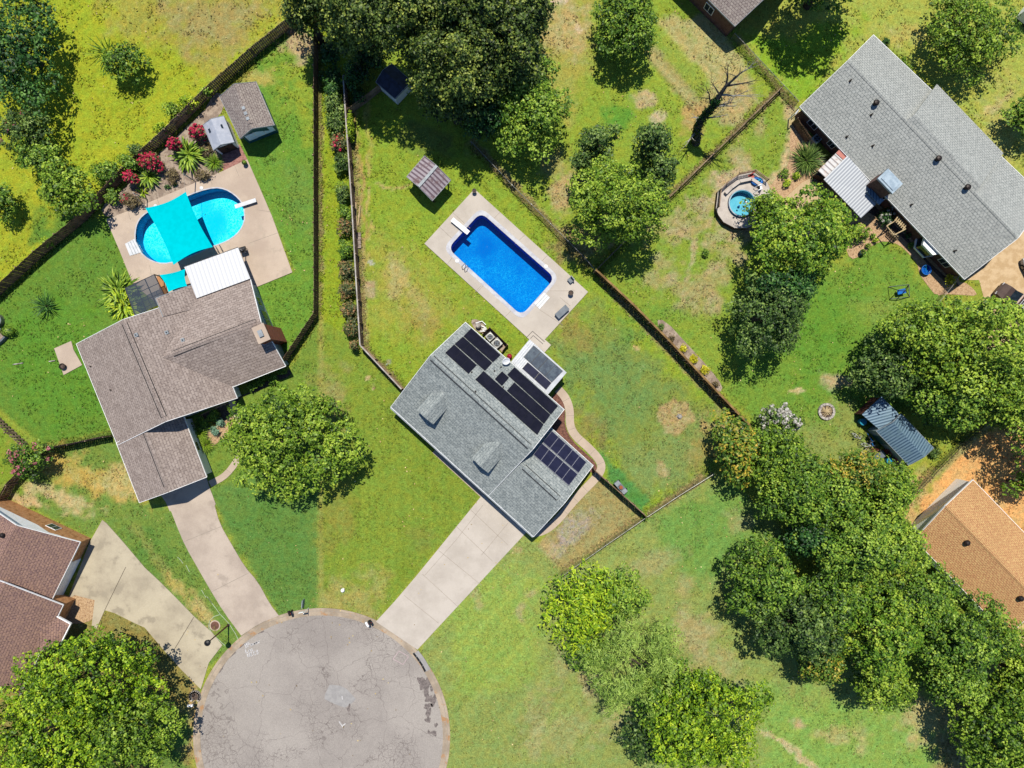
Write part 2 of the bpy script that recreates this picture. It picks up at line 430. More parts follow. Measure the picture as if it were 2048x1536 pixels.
MT['sail'] = M('turquoise_cloth', A(0,222,232,.52), A(0,214,224,.52), rough=.95, spec=0)
MT['liner'] = None
MT['red_plastic'] = M('red_plastic', A(205,70,60), rough=.5)
MT['blue_plastic'] = M('blue_plastic', A(10,120,215), A(10,100,190), rough=.4)
MT['cyan_plastic'] = M('cyan_plastic', A(40,170,205), rough=.4)
MT['terracotta'] = M('terracotta', A(186,104,66), rough=.8)
MT['stone'] = M('stone', A(190,174,160), A(140,124,112), scale=3, rough=.9, bump=.5, bscale=8, fine=.2)
MT['stone_white'] = M('white_stone', A(224,214,204), A(160,150,142), scale=3, rough=.9, bump=.5, bscale=8, fine=.2)
MT['chalk'] = M('chalk', A(236,232,230), A(214,210,208), rough=.95)
MT['chalk_pink'] = M('pink_chalk', A(220,196,196), rough=.95)
MT['grass_paint'] = M('white_marking_paint', A(200,216,180), rough=.95)
MT['manhole'] = M('rusty_iron', A(134,92,74), A(110,74,60), rough=.8)
MT['chain'] = chainlink('chain_link_wire', A(150,150,146))
MT['chain_dark'] = chainlink('dark_chain_link_wire', A(80,72,64))
MT['screen'] = glassy('dark_corrugated_sheet', A(66,78,92), .72, .3)
MT['car_brown'] = M('bronze_car_paint', A(110,88,76), rough=.25, metal=.4, spec=.5)
MT['car_white'] = M('white_car_paint', A(232,234,238), rough=.25, spec=.5)
MT['tyre'] = M('rubber', A(34,34,36), rough=.9)

def liner(name, base, caustic_col, deep, sc=3.0):
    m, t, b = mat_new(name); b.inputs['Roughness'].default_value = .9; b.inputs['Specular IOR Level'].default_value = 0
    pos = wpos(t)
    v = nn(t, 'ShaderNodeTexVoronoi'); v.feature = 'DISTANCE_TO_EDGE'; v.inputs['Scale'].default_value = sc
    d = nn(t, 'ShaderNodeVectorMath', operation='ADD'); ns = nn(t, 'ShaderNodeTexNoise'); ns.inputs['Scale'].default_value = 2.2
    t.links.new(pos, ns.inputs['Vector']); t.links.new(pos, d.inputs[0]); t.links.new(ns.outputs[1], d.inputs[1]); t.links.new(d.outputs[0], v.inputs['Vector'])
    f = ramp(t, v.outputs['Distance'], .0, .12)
    col = mixc(t, f, caustic_col, base)  # pale cell edges paint the water's caustic light into the floor colour
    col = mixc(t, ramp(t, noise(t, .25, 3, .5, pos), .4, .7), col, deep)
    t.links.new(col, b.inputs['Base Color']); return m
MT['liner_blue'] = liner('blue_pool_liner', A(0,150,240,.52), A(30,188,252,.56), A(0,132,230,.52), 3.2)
MT['liner_wall'] = M('blue_liner_wall', A(0,124,236,.62), A(0,108,222,.62), rough=.9, spec=0)
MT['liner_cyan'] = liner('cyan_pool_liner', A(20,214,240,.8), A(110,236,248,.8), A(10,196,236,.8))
MT['liner_cyan_wall'] = M('cyan_liner_wall', A(20,170,226,.7), A(14,150,210,.7), rough=.9, spec=0)
MT['liner_pale'] = M('pale_blue_liner', A(120,200,220,.62), A(100,186,210,.62), rough=.6)
MT['water_blue'] = water('pool_water', (.72, .93, 1.0, 1), .004, 5.0)
MT['water_cyan'] = water('pool_water_cyan', (.80, .97, 1.0, 1), .02, 6)

LEAF = {
 'deep':   leafmat('deep_green_leaves', A(18,50,20), A(44,88,36), A(106,146,64)),
 'forest': leafmat('olive_dark_leaves', A(28,48,18), A(78,102,38), A(160,170,74)),
 'mid':    leafmat('mid_green_leaves', A(32,66,18), A(88,126,34), A(158,182,64)),
 'bright': leafmat('bright_green_leaves', A(42,80,16), A(106,140,34), A(170,190,66)),
 'yellow': leafmat('yellow_green_leaves', A(42,78,14), A(98,138,32), A(170,188,62)),
 'fresh':  leafmat('fresh_yellow_green_leaves', A(44,80,10), A(112,150,24), A(182,200,44)),
 'autumn': leafmat('orange_tinged_leaves', A(44,80,22), A(98,132,40), A(196,166,62)),
 'pine':   leafmat('pale_pine_needles', A(66,96,34), A(112,144,52), A(162,184,84)),
 'grey':   leafmat('grey_green_leaves', A(34,60,26), A(74,104,42), A(142,164,80)),
 'lime':   leafmat('lime_leaves', A(70,110,10), A(132,164,24), A(204,212,60)),
 'gold':   leafmat('golden_shrub_leaves', A(150,150,10), A(190,186,20), A(230,222,60)),
 'rust':   leafmat('rust_green_leaves', A(50,66,36), A(98,110,62), A(176,124,84)),
 'brownish': leafmat('dull_brown_leaves', A(72,62,44), A(108,94,66), A(150,134,90)),
 'pink':   leafmat('pink_blossoms', A(150,60,84), A(176,86,104), A(204,130,140)),
 'red':    leafmat('crimson_blossoms', A(140,10,44), A(186,24,66), A(216,56,92)),
 'white':  leafmat('white_blossoms', A(150,150,130), A(176,172,164), A(206,200,194)),
 'blue':   leafmat('blue_green_leaves', A(66,104,84), A(104,142,116), A(150,184,156)),
}
# ------------------------------------------------------------------ pools (outlines first: the ground is cut away under them)
def rrect(c, r, n=5):
    out = []; m = len(c)
    for i in range(m):
        a, b, d = Vector(c[i - 1]), Vector(c[i]), Vector(c[(i + 1) % m])
        u = (a - b).normalized(); v = (d - b).normalized()
        p, q = b + u * r, b + v * r
        for k in range(n + 1):
            t = k / n
            w = p * (1 - t) ** 2 + b * 2 * t * (1 - t) + q * t ** 2
            out.append((w.x, w.y))
    return out
POOL2 = rrect([(961.7, 425), (1110, 556.3), (1043, 631.5), (896, 497)], 17)
POOL1 = smooth_poly([(430,376),(450,379),(469,390),(484,406),(489,425),(488,445),(479,462),(464,476),(444,486),(423,493),(396,506),(370,517),(350,523),(327,527),(306,522),(290,512),(277,497),(272,482),(272,464),(276,446),(286,432),(305,420),(335,409),(365,397),(400,383)], 1)

# ------------------------------------------------------------------ ground sheet with its worn, dry and lush patches
def seg_sdf(px, py, poly):
    n = len(poly); d = np.full(px.shape, 1e9); ins = np.zeros(px.shape, bool)
    for i in range(n):
        ax, ay = poly[i]; bx, by = poly[(i + 1) % n]
        ex, ey = bx - ax, by - ay; wx, wy = px - ax, py - ay
        t = np.clip((wx * ex + wy * ey) / (ex * ex + ey * ey + 1e-9), 0, 1)
        d = np.minimum(d, (wx - ex * t) ** 2 + (wy - ey * t) ** 2)
        c = ((ay > py) != (by > py)) & (px < (bx - ax) * (py - ay) / ((by - ay) + 1e-12) + ax)
        ins ^= c
    d = np.sqrt(d); return np.where(ins, -d, d)

def vnoise(x, y, s, seed):
    r = np.random.default_rng(seed); g = r.random((256, 256))
    xs, ys = x / s + 97.3, y / s + 41.7
    xi, yi = np.floor(xs).astype(int), np.floor(ys).astype(int); fx, fy = xs - xi, ys - yi
    fx = fx * fx * (3 - 2 * fx); fy = fy * fy * (3 - 2 * fy)
    G = lambda a, b: g[a % 256, b % 256]
    return (G(xi, yi) * (1 - fx) * (1 - fy) + G(xi + 1, yi) * fx * (1 - fy) + G(xi, yi + 1) * (1 - fx) * fy + G(xi + 1, yi + 1) * fx * fy)

def fbm(x, y, s, seed, o=4):
    v = 0; a = .5; tot = 0
    for k in range(o): v = v + a * vnoise(x, y, s / 2 ** k, seed + k); tot += a; a *= .5
    return v / tot

def build_ground():
    step = 0.25; X0, X1, Y0, Y1 = -70, 70, -54, 54
    xs = np.arange(X0, X1 + .01, step); ys = np.arange(Y0, Y1 + .01, step)
    gx, gy = np.meshgrid(xs, ys); nx, ny = len(xs), len(ys)
    k = FPX / CAM_H
    px = (1024 + gx * k).ravel(); py = (768 - gy * k).ravel()
    wx = px + (fbm(px, py, 40, 5) - .5) * 60; wy = py + (fbm(px, py, 40, 9) - .5) * 60
    lx = px + (fbm(px, py, 14, 15) - .5) * 10; ly = py + (fbm(px, py, 14, 19) - .5) * 10
    C = np.tile(np.array(lin((150, 170, 52))), (len(px), 1)); D = np.full(len(px), .25)
    def zone(poly, col, dry=.2, f=14, w=1):
        """w=1 ragged edge, 0 straight edge (a mowing or property line), f = feather in px"""
        nonlocal C, D
        ax, ay = (wx, wy) if w == 1 else ((lx, ly) if w == 2 else (px, py))
        s = seg_sdf(ax, ay, poly) + (nf * 2.2 + nf2 * 1.4) * f * (w > 0); m = np.clip(.5 - s / (2 * f), 0, 1); m = m * m * (3 - 2 * m)
        C = C * (1 - m[:, None]) + np.array(lin(col)) * m[:, None]; D = D * (1 - m) + dry * m
    nf = fbm(px, py, 22, 33, 3) - .5; nf2 = fbm(px, py, 9, 37, 2) - .5
    def spot(x, y, rx, ry, col, dry=.9, f=.5, amt=1.0, rot=0):
        nonlocal C, D
        c, s_ = math.cos(rot), math.sin(rot)
        dx = wx * .5 + lx * .5 - x; dy = wy * .5 + ly * .5 - y
        u = (dx * c + dy * s_) / rx; v = (-dx * s_ + dy * c) / ry
        r = np.sqrt(u * u + v * v) + (nf * 1.5 + nf2 * .9) * min(1, f * 1.3); m = np.clip((1 - r) / f + .5, 0, 1) * amt; m = m * m * (3 - 2 * m)
        C = C * (1 - m[:, None]) + np.array(lin(col)) * m[:, None]; D = D * (1 - m) + dry * m
    TAN = (206, 180, 140); DT = (184, 168, 118)
    # -- yards
    zone([(-200,-200),(600,-200),(585,50),(512,110),(425,188),(300,316),(170,443),(0,590),(-200,760)], (160,182,36), .22, 5, 0)
    zone([(180,-50),(590,-50),(540,70),(420,170),(330,90),(220,60)], (164,168,60), .55, 30)
    zone([(330,10),(520,10),(470,110),(380,90)], (172,160,92), .7, 26)
    zone([(-80,250),(90,320),(170,400),(30,540),(-80,600)], (162,182,38), .4, 20)
    zone([(0,596),(170,448),(235,420),(275,560),(300,640),(155,690),(225,860),(85,890),(0,820),(-200,800),(-200,700)], (104,148,42), .1, 5, 0)
    zone([(20,620),(150,600),(230,700),(200,840),(90,860),(10,760)], (98,150,38), .08, 34)
    zone([(60,420),(230,450),(230,560),(120,590)], (104,148,44), .1, 30)
    zone([(0,830),(60,885),(85,893),(40,1000),(0,1010),(-100,1000),(-100,780)], (128,160,40), .25, 5, 0)
    zone([(85,893),(225,862),(280,1005),(330,1010),(560,1235),(420,1330),(205,1040),(180,1075),(40,1005)], (118,152,56), .4, 5, 0)
    spot(170,950,110,34,(196,176,84),.75,.9,.8,.35); spot(250,960,40,30,(210,188,120),.9,.9,.7); spot(120,1000,70,16,(214,190,140),.9,.9,.8,.4)
    spot(330,1140,100,14,(196,180,96),.7,.9,.8,.95); spot(300,1110,60,40,(92,140,48),.1,.9,.6,.9); spot(400,1220,34,16,(200,182,110),.8,.9,.8,.8)
    zone([(300,640),(430,1000),(635,1000),(637,640),(580,740),(480,790)], (120,154,50), .16, 5, 0)
    zone([(415,980),(637,900),(637,1225),(560,1235)], (108,148,58), .12, 5, 0)
    zone([(430,1010),(620,950),(620,1200),(540,1190)], (100,144,54), .1, 40)
    zone([(512,115),(585,55),(637,60),(637,628),(570,728),(500,560),(590,540),(540,430),(480,310)], (112,160,46), .12, 5, 0)
    zone([(560,110),(630,80),(630,260),(570,210)], (146,172,46), .3, 30); spot(600,85,36,34,(204,176,140),.95,.9,.9)
    spot(520,150,30,16,(190,182,90),.7,.8,.7); zone([(560,320),(632,330),(630,560),(575,430)], (114,156,54), .12, 26)
    # -- neutral strip between the long fences
    zone([(637,40),(695,40),(700,240),(716,560),(727,690),(640,640)], (142,172,34), .25, 3, 0)
    zone([(640,640),(727,690),(808,778),(782,815),(965,990),(752,1243),(637,1225)], (130,160,46), .26, 3, 0)
    zone([(637,630),(646,630),(646,1215),(637,1215)], (158,166,72), .4, 3, 0)
    zone([(646,740),(700,760),(690,900),(650,900)], (160,160,84), .6, 26); zone([(650,1000),(690,980),(690,1060),(650,1100)], (142,154,56), .35, 22)
    zone([(650,1170),(760,1150),(740,1235),(640,1215)], (168,168,84), .5, 22)
    spot(742,757,7,5,(226,196,150),1,.6); spot(753,771,5,4,(226,196,150),1,.6); spot(836,1080,26,18,(128,142,56),.6,.8,.5)
    # -- pool yard of the middle house
    zone([(697,200),(760,170),(945,290),(1020,375),(1190,545),(1490,852),(1420,945),(1290,1030),(1185,935),(1060,720),(930,640),(808,776),(727,690)], (140,172,44), .25, 4, 0)
    zone([(735,480),(860,520),(930,620),(850,700),(750,650)], (158,172,60), .45, 34)
    spot(800,560,22,44,(190,176,104),.8,.9,.8,-.3); spot(846,650,34,26,(170,148,76),.6,.9,.5); spot(830,600,22,40,(184,170,100),.7,.9,.6,-.4)
    zone([(728,562),(750,562),(750,596),(728,596)], (190,168,136), 1, 3, 0); spot(742,523,4,3,(206,206,206),1,.4)
    spot(735,400,3,110,(196,180,104),.9,.8,.8,-.02); spot(775,372,42,3,(196,180,104),.9,.8,.8,-.15); spot(775,720,7,5,(160,160,140),1,.5)
    spot(735,250,6,90,(188,178,84),.6,.9,.6); spot(720,360,4,230,(190,160,96),.8,.9,.75,-.06)
    spot(1000,270,110,40,(150,130,96),.9,.9,.7,.4); spot(860,270,60,40,(96,104,60),.5,.9,.5)
    zone([(1085,690),(1190,600),(1470,860),(1420,930),(1290,1010),(1200,900),(1160,800)], (134,156,62), .38, 26)
    zone([(1120,700),(1250,680),(1330,800),(1230,880),(1150,780)], (122,154,72), .3, 40); zone([(1230,900),(1400,850),(1380,960),(1290,1000)], (136,160,80), .35, 34)
    spot(1120,640,70,30,(160,146,72),.6,.9,.6,.7); spot(1170,860,40,34,(150,142,76),.6,.9,.6); spot(1270,690,10,7,(220,180,130),1,.6,.8)
    spot(1345,831,34,36,(184,160,112),1,.25,1); spot(1324,935,13,16,(180,160,112),1,.4,.9); spot(1440,846,32,9,(206,170,116),1,.8,.9,-.3); spot(1480,880,60,26,(186,166,110),.9,.8,.9,.7)
    spot(1420,900,40,30,(160,150,74),.7,.9,.7)
    zone([(1196,898),(1300,1000),(1285,1022),(1240,995),(1212,950)], (92,152,66), .0, 5, 2)
    zone([(1190,945),(1285,1030),(1125,1145),(1060,1100),(1100,1060),(1170,985)], (172,160,104), .6, 5, 2)
    spot(1140,1070,54,22,(176,166,156),1,.7,.95,-.95); spot(1090,1115,34,40,(190,172,124),.95,.9,.8); spot(1080,1150,26,60,(186,170,110),.8,.9,.8)
    spot(1055,870,200,3,(180,150,100),1,.9,0)
    # -- top yard with tyre-mown bands
    zone([(700,40),(1090,-150),(1400,-150),(1560,175),(1325,405),(1190,540),(1020,372),(940,285),(800,230)], (142,172,48), .34, 6, 0)
    zone([(1050,-60),(1200,-60),(1190,110),(1130,230),(1080,150)], (166,172,72), .55, 30); spot(1130,60,50,46,(198,176,118),.95,.9,.9)
    spot(1157,62,6,8,(230,206,178),1,.5); spot(1105,4,30,8,(222,200,176),1,.6)
    zone([(1318,40),(1345,30),(1470,160),(1500,260),(1420,230)], (190,178,116), .85, 9, 2); zone([(1292,80),(1312,90),(1425,225),(1400,235),(1290,110)], (184,172,112), .8, 7, 2)
    zone([(1300,70),(1330,60),(1430,170),(1400,200)], (152,176,60), .4, 8, 2) ; zone([(1350,40),(1420,30),(1500,140),(1470,170)], (192,182,122), .9, 8, 2)
    zone([(1440,150),(1500,150),(1500,230),(1440,240)], (196,174,122), .9, 14, 2)
    spot(1240,230,40,26,(96,158,44),.1,.8,.8); spot(1290,200,22,14,(204,182,140),1,.7,.9); spot(1316,243,16,14,(216,196,166),1,.7,.9)
    spot(1130,385,30,50,(196,172,122),1,.8,.9,.5); spot(1160,480,50,50,(150,130,84),1,.8,.7); spot(1110,330,30,30,(176,160,100),.8,.9,.6); spot(1385,240,26,26,(196,160,104),.8,.9,.7)
    # -- right-hand yard with the round pool
    zone([(1560,178),(1600,215),(1640,300),(1580,400),(1500,560),(1460,790),(1190,540),(1325,405)], (136,168,50), .42, 5, 0)
    for q in ((1390,585,44,36),(1420,560,26,60),(1345,450,26,60),(1400,455,40,14),(1480,320,40,22),(1300,560,30,20),(1440,370,24,30),(1330,530,20,30),(1440,500,12,40),(1520,250,14,30)):
        spot(*q, (184,168,116), .8, .9, .62, q[0] * .37)
    for q in ((1484,408,66,66,.9),(1385,505,7,34,.6),(1415,410,5,24,.5),(1360,470,30,5,.5),(1450,480,30,6,.5)):
        spot(q[0], q[1], q[2], q[3], (208,182,150), 1, .5, q[4], .3)
    for i in range(60): spot(1340 + R.random() * 180, 400 + R.random() * 230, 4 + R.random() * 9, 3 + R.random() * 9, (190,172,130), .9, .9, .6, R.random() * 3)
    spot(1300,640,70,40,(112,160,50),.15,.8,.6)
    zone([(1500,560),(1700,520),(1720,500),(1760,480),(1810,500),(1850,560),(1880,590),(1860,640),(1800,860),(1620,880),(1500,850),(1440,760)], (118,160,48), .18, 12)
    spot(1790,935,16,10,(196,176,120),.9,.9,.6); zone([(1590,600),(1740,560),(1700,740),(1590,800)], (104,156,42), .1, 34); spot(1665,760,28,14,(206,178,142),1,.8,.8); spot(1590,780,14,3,(220,200,150),1,.6)
    spot(1690,840,26,46,(150,160,80),.6,.9,.6); zone([(1590,850),(1720,860),(1760,960),(1640,960),(1560,900)], (146,164,76), .45, 22); spot(1730,915,26,16,(214,186,150),1,.7,.9)
    spot(1640,670,50,70,(186,180,96),.6,.9,0); spot(1780,620,90,26,(140,168,66),.4,.9,.6)
    # -- lower right open ground
    zone([(965,1060),(1048,1062),(1125,1145),(1290,1030),(1430,945),(1560,1050),(1620,1250),(1900,1420),(1950,1700),(850,1700),(900,1480),(840,1300)], (148,168,80), .42, 6, 0)
    zone([(1280,1040),(1470,960),(1520,1060),(1400,1180),(1330,1110)], (120,164,66), .2, 26); zone([(860,1180),(960,1120),(1080,1180),(1060,1340),(920,1400)], (150,180,72), .4, 36)
    for q in ((1390,1270,40,44,1),(1300,1130,60,22,.7),(1370,1180,44,20,.7),(1440,1320,60,24,.7),(1140,1330,30,50,.6),(1070,1450,60,30,.6),(1120,1470,80,40,.5),(948,1195,22,14,.8),(1042,1225,14,8,.9),(1060,1195,10,8,.9),(1180,1360,26,26,.9),(1230,1440,26,40,.8),(1180,1380,14,26,.8),(1030,1100,10,9,.9),(1480,1040,30,20,.7),(1210,1260,40,40,.5)):
        spot(*q[:4], (184,172,122), .75, .95, q[4] * .8, q[0] * .21)
    zone([(1500,1370),(1700,1400),(1900,1440),(1900,1600),(1550,1600)], (138,178,72), .3, 26)
    spot(1580,1500,100,5,(214,196,150),1,.8,.95,.6); spot(1850,1440,46,50,(196,182,124),.8,.9,.8); spot(1720,1480,20,30,(196,182,124),.8,.9,.6)
    spot(1590,1450,14,10,(206,176,140),1,.9,.8); spot(1660,1470,34,12,(196,180,120),.8,.9,.6)
    # -- far right
    zone([(1545,-150),(2300,-150),(2300,470),(2048,400),(2000,300),(1870,165),(1750,70),(1600,210),(1470,70)], (168,184,70), .4, 7, 0)
    zone([(1480,80),(1720,40),(1620,200),(1560,180)], (136,182,40), .25, 20); spot(2000,250,40,90,(184,184,96),.55,.9,.7); spot(1990,210,40,9,(216,194,130),1,.8,.8,-.5)
    spot(1815,70,60,22,(196,184,96),.7,.9,.6)
    zone([(1560,190),(1610,230),(1640,340),(1560,420),(1500,380),(1560,340),(1580,260)], (214,188,146), .9, 6, 2)
    zone([(1862,1100),(1838,1040),(1836,1004),(1884,950),(1964,864),(2050,850),(2300,830),(2300,1500),(2000,1280)], (236,182,114), .1, 8, 2)
    zone([(1800,990),(1860,940),(1840,1080),(1820,1060)], (214,180,120), .3, 10)
    zone([(2010,1260),(2100,1180),(2300,1180),(2300,1400),(2030,1330)], (216,192,128), .8, 8)
    zone([(1870,1350),(2300,1350),(2300,1700),(1870,1700)], (150,138,88), .9, 22)
    zone([(195,1225),(220,1220),(280,1240),(400,1370),(380,1470),(390,1700),(-200,1700),(-200,1400)], (150,144,72), .6, 6, 0)
    spot(384,1450,8,120,(196,160,110),1,.6,.9); spot(340,1500,40,70,(96,150,50),.1,.8,.7)
    spot(50,1000,50,12,(216,184,140),1,.8,.8,.4)
    # -- wear along the long fences, beds of earth under the shrubs
    for a, b, w_ in (((641,90),(641,630),3),((708,260),(730,690),6),((730,695),(806,778),5),((1200,560),(1480,850),7),((940,280),(1170,520),9),((1560,180),(1330,400),7),((1475,75),(1590,215),6),((1290,1030),(1410,955),8),((1280,1035),(1130,1135),7),((1830,985),(2000,830),7)):
        poly = ribbon([a, b], w_ * 1.6); zone(poly, (176,162,104), .7, 4, 2)
    def streak(poly, ang, amp, wd=7, f=8):
        nonlocal C
        c, s_ = math.cos(ang), math.sin(ang); u = px * c + py * s_; v = -px * s_ + py * c
        n = fbm(u / 30, v, wd, 71, 3) - .5; m = np.clip(.5 - seg_sdf(px, py, poly) / (2 * f), 0, 1)
        C = C * (1 + (m * n * amp)[:, None] * np.array([1.2, 1.0, 1.4]))
    streak([(640,40),(720,300),(727,690),(965,990),(752,1243),(637,1225)], math.pi / 2, .22, 6)
    streak([(0,-100),(600,-100),(580,60),(300,310),(0,590)], -.72, .3, 8)
    streak([(640,1000),(960,1000),(755,1240)], math.pi / 2, .15, 5)
    streak([(860,1300),(1050,1080),(1300,1040),(1560,1100),(1900,1500),(880,1500)], -.85, .3, 10)
    streak([(1290,20),(1560,175),(1450,300),(1290,200)], .86, .45, 9)
    streak([(697,200),(940,290),(1190,545),(1490,852),(1290,1030),(930,640),(727,690)], .84, .18, 8)
    V = np.stack([gx.ravel(), gy.ravel(), np.zeros(nx * ny)], 1)
    V[:, 2] = (fbm(px, py, 60, 3) - .5) * .03 - .015
    idx = np.arange(nx * ny).reshape(ny, nx)
    F = np.stack([idx[:-1, :-1], idx[:-1, 1:], idx[1:, 1:], idx[1:, :-1]], -1).reshape(-1, 4)
    fx = px[F].mean(1); fy = py[F].mean(1)
    keep = (seg_sdf(fx, fy, POOL2) > 4) & (seg_sdf(fx, fy, POOL1) > 4)
    o = npmesh('ground', V, F[keep], None if False else MT['ground'])
    ca = o.data.color_attributes.new('zone', 'FLOAT_COLOR', 'POINT')
    wg = np.clip(1 - (C[:, 2] / (C[:, 1] + 1e-6)) / .4, 0, 1)[:, None]
    C = C * (1 + wg * np.array([.20, .01, .5])) + wg * np.array([.003, 0, .008])
    rgba = np.concatenate([C * .5, D[:, None]], 1).astype(np.float32)
    ca.data.foreach_set('color', rgba.ravel()); tag(o, kind='structure')
    # land beyond the frame, out to the horizon, butted against the sheet
    B = 900; m = MB()
    V2 = [(-B,-B,-.02),(B,-B,-.02),(B,B,-.02),(-B,B,-.02),(X0,Y0,-.02),(X1,Y0,-.02),(X1,Y1,-.02),(X0,Y1,-.02)]
    m.add(V2, [(0,1,5,4),(1,2,6,5),(2,3,7,6),(3,0,4,7)])
    tag(m.build('outer_ground', MT['outer_ground']), kind='structure')

def ground_mat():
    m, t, b = mat_new('lawn'); b.inputs['Roughness'].default_value = .95; b.inputs['Specular IOR Level'].default_value = .08
    at = nn(t, 'ShaderNodeVertexColor'); at.layer_name = 'zone'; pos = wpos(t)
    n1 = noise(t, .9, 10, .8, pos, .8); n2 = noise(t, 2.2, 5, .75, pos); n3 = noise(t, 7, 3, .7, pos)
    dry = at.outputs['Alpha']
    # dry patches show where the noise passes a limit set by the yard's dryness
    th = nn(t, 'ShaderNodeMath', operation='SUBTRACT'); th.inputs[0].default_value = .73; 
    ml = nn(t, 'ShaderNodeMath', operation='MULTIPLY'); t.links.new(dry, ml.inputs[0]); ml.inputs[1].default_value = .27; t.links.new(ml.outputs[0], th.inputs[1])
    ds = nn(t, 'ShaderNodeMath', operation='SUBTRACT'); t.links.new(n1, ds.inputs[0]); t.links.new(th.outputs[0], ds.inputs[1])
    f1 = ramp(t, ds.outputs[0], -.04, .07)
    straw = mixc(t, ramp(t, n2, .4, .6), A(186,176,98), A(196,176,126))
    f1h = nn(t, 'ShaderNodeMath', operation='MULTIPLY'); t.links.new(f1, f1h.inputs[0]); f1h.inputs[1].default_value = .6
    col = mixc(t, f1h.outputs[0], at.outputs['Color'], straw)
    # lush darker clumps
    lush = ramp(t, noise(t, .28, 6, .68, pos), .52, .68)
    lm = nn(t, 'ShaderNodeMath', operation='MULTIPLY'); t.links.new(lush, lm.inputs[0]); 
    inv = nn(t, 'ShaderNodeMath', operation='SUBTRACT'); inv.inputs[0].default_value = .75; t.links.new(dry, inv.inputs[1]); inv.use_clamp = True
    t.links.new(inv.outputs[0], lm.inputs[1])
    col = mixc(t, lm.outputs[0], col, mixc(t, 1.0, col, (.8, .92, .72, 1), 'MULTIPLY'))
    def mul(src, a, bb, lo=.3, hi=.7):
        mr = nn(t, 'ShaderNodeMapRange'); t.links.new(src, mr.inputs[0]); mr.inputs[1].default_value = lo; mr.inputs[2].default_value = hi; mr.inputs[3].default_value = a; mr.inputs[4].default_value = bb
        cc = nn(t, 'ShaderNodeCombineColor')
        for i in range(3): t.links.new(mr.outputs[0], cc.inputs[i])
        return cc.outputs[0]
    col = mixc(t, 1.0, col, mul(n2, .74, 1.26), 'MULTIPLY'); col = mixc(t, 1.0, col, mul(n3, .62, 1.38), 'MULTIPLY')
    # specks of fallen leaves
    hv = noise(t, .9, 5, .7, pos, .3); col = mixc(t, 1.0, col, mixc(t, ramp(t, hv, .36, .64), (1.08, .99, .9, 1), (.88, 1.01, 1.05, 1)), 'MULTIPLY')
    sp = noise(t, 4.5, 2, .5, pos); col = mixc(t, ramp(t, sp, .735, .75), col, A(216,196,140))
    t.links.new(col, b.inputs['Base Color'])
    bn = nn(t, 'ShaderNodeBump'); bn.inputs['Strength'].default_value = .7; bn.inputs['Distance'].default_value = .08
    t.links.new(noise(t, 6, 4, .7, pos), bn.inputs['Height']); t.links.new(bn.outputs[0], b.inputs['Normal'])
    return m
MT['ground'] = ground_mat()
MT['outer_ground'] = M('outer_lawn', A(140,166,60), A(112,146,46), scale=.1, rough=.95, c3=A(176,166,90), s3=.2, fine=.2)
build_ground()

# ------------------------------------------------------------------ cul-de-sac and paving
def struct(o): return tag(o, kind='structure')
RC = (643.5, 1473)
def arc(r, a0, a1, n=60): return [(RC[0] + r * math.cos(math.radians(a0 + (a1 - a0) * i / n)), RC[1] - r * math.sin(math.radians(a0 + (a1 - a0) * i / n))) for i in range(n + 1)]
def asphalt_mat():
    m, t, b = mat_new('old_asphalt'); b.inputs['Roughness'].default_value = .95; b.inputs['Specular IOR Level'].default_value = .15
    pos = wpos(t)
    col = mixc(t, ramp(t, noise(t, .12, 5, .6, pos), .35, .68), A(206,196,186), A(184,174,166))
    col = mixc(t, ramp(t, noise(t, 14, 3, .8, pos), .3, .7), col, mixc(t, 1, col, (.7,.7,.7,1), 'MULTIPLY'))
    wn = nn(t, 'ShaderNodeTexNoise'); wn.inputs['Scale'].default_value = .9; t.links.new(pos, wn.inputs['Vector'])
    ad = nn(t, 'ShaderNodeVectorMath', operation='ADD'); t.links.new(pos, ad.inputs[0]); t.links.new(wn.outputs[1], ad.inputs[1])
    for sc, w, area, k in ((.8, .014, .45, .5), (2.6, .035, .5, .55), (.22, .005, .2, .4)):
        v = nn(t, 'ShaderNodeTexVoronoi'); v.feature = 'DISTANCE_TO_EDGE'; v.inputs['Scale'].default_value = sc; t.links.new(ad.outputs[0], v.inputs['Vector'])
        c = nn(t, 'ShaderNodeMath', operation='LESS_THAN'); t.links.new(v.outputs['Distance'], c.inputs[0]); c.inputs[1].default_value = w
        g = ramp(t, noise(t, .16, 4, .6, pos, .5), area, area + .12)
        q = nn(t, 'ShaderNodeMath', operation='MULTIPLY'); t.links.new(c.outputs[0], q.inputs[0]); t.links.new(g, q.inputs[1])
        q2 = nn(t, 'ShaderNodeMath', operation='MULTIPLY'); t.links.new(q.outputs[0], q2.inputs[0]); q2.inputs[1].default_value = k
        col = mixc(t, q2.outputs[0], col, A(112,100,96))
    t.links.new(col, b.inputs['Base Color'])
    bn = nn(t, 'ShaderNodeBump'); bn.inputs['Strength'].default_value = .3; bn.inputs['Distance'].default_value = .02
    t.links.new(noise(t, 30, 3, .7, pos), bn.inputs['Height']); t.links.new(bn.outputs[0], b.inputs['Normal'])
    return m
MT['asphalt'] = asphalt_mat()
MT['asphalt_patch'] = M('asphalt_patch', A(186,182,178), A(174,170,167), rough=.95, fine=.08)
MT['asphalt_tar'] = M('crumbled_tar', A(150,138,132), A(122,112,108), scale=4, rough=.95, fine=.2)
road_poly = arc(243, -38, 218, 90) + [(452,1800),(835,1800)]
struct(slab('road', road_poly, -.1, .03, MT['asphalt']))
def ring(name, r0, r1, a0, a1, z, mat, n=80):
    return slab(name, arc(r1, a0, a1, n) + arc(r0, a1, a0, n), -.1, z, mat)
struct(ring('gutter', 242.5, 257, -38, 218, .055, MT['gutter']))
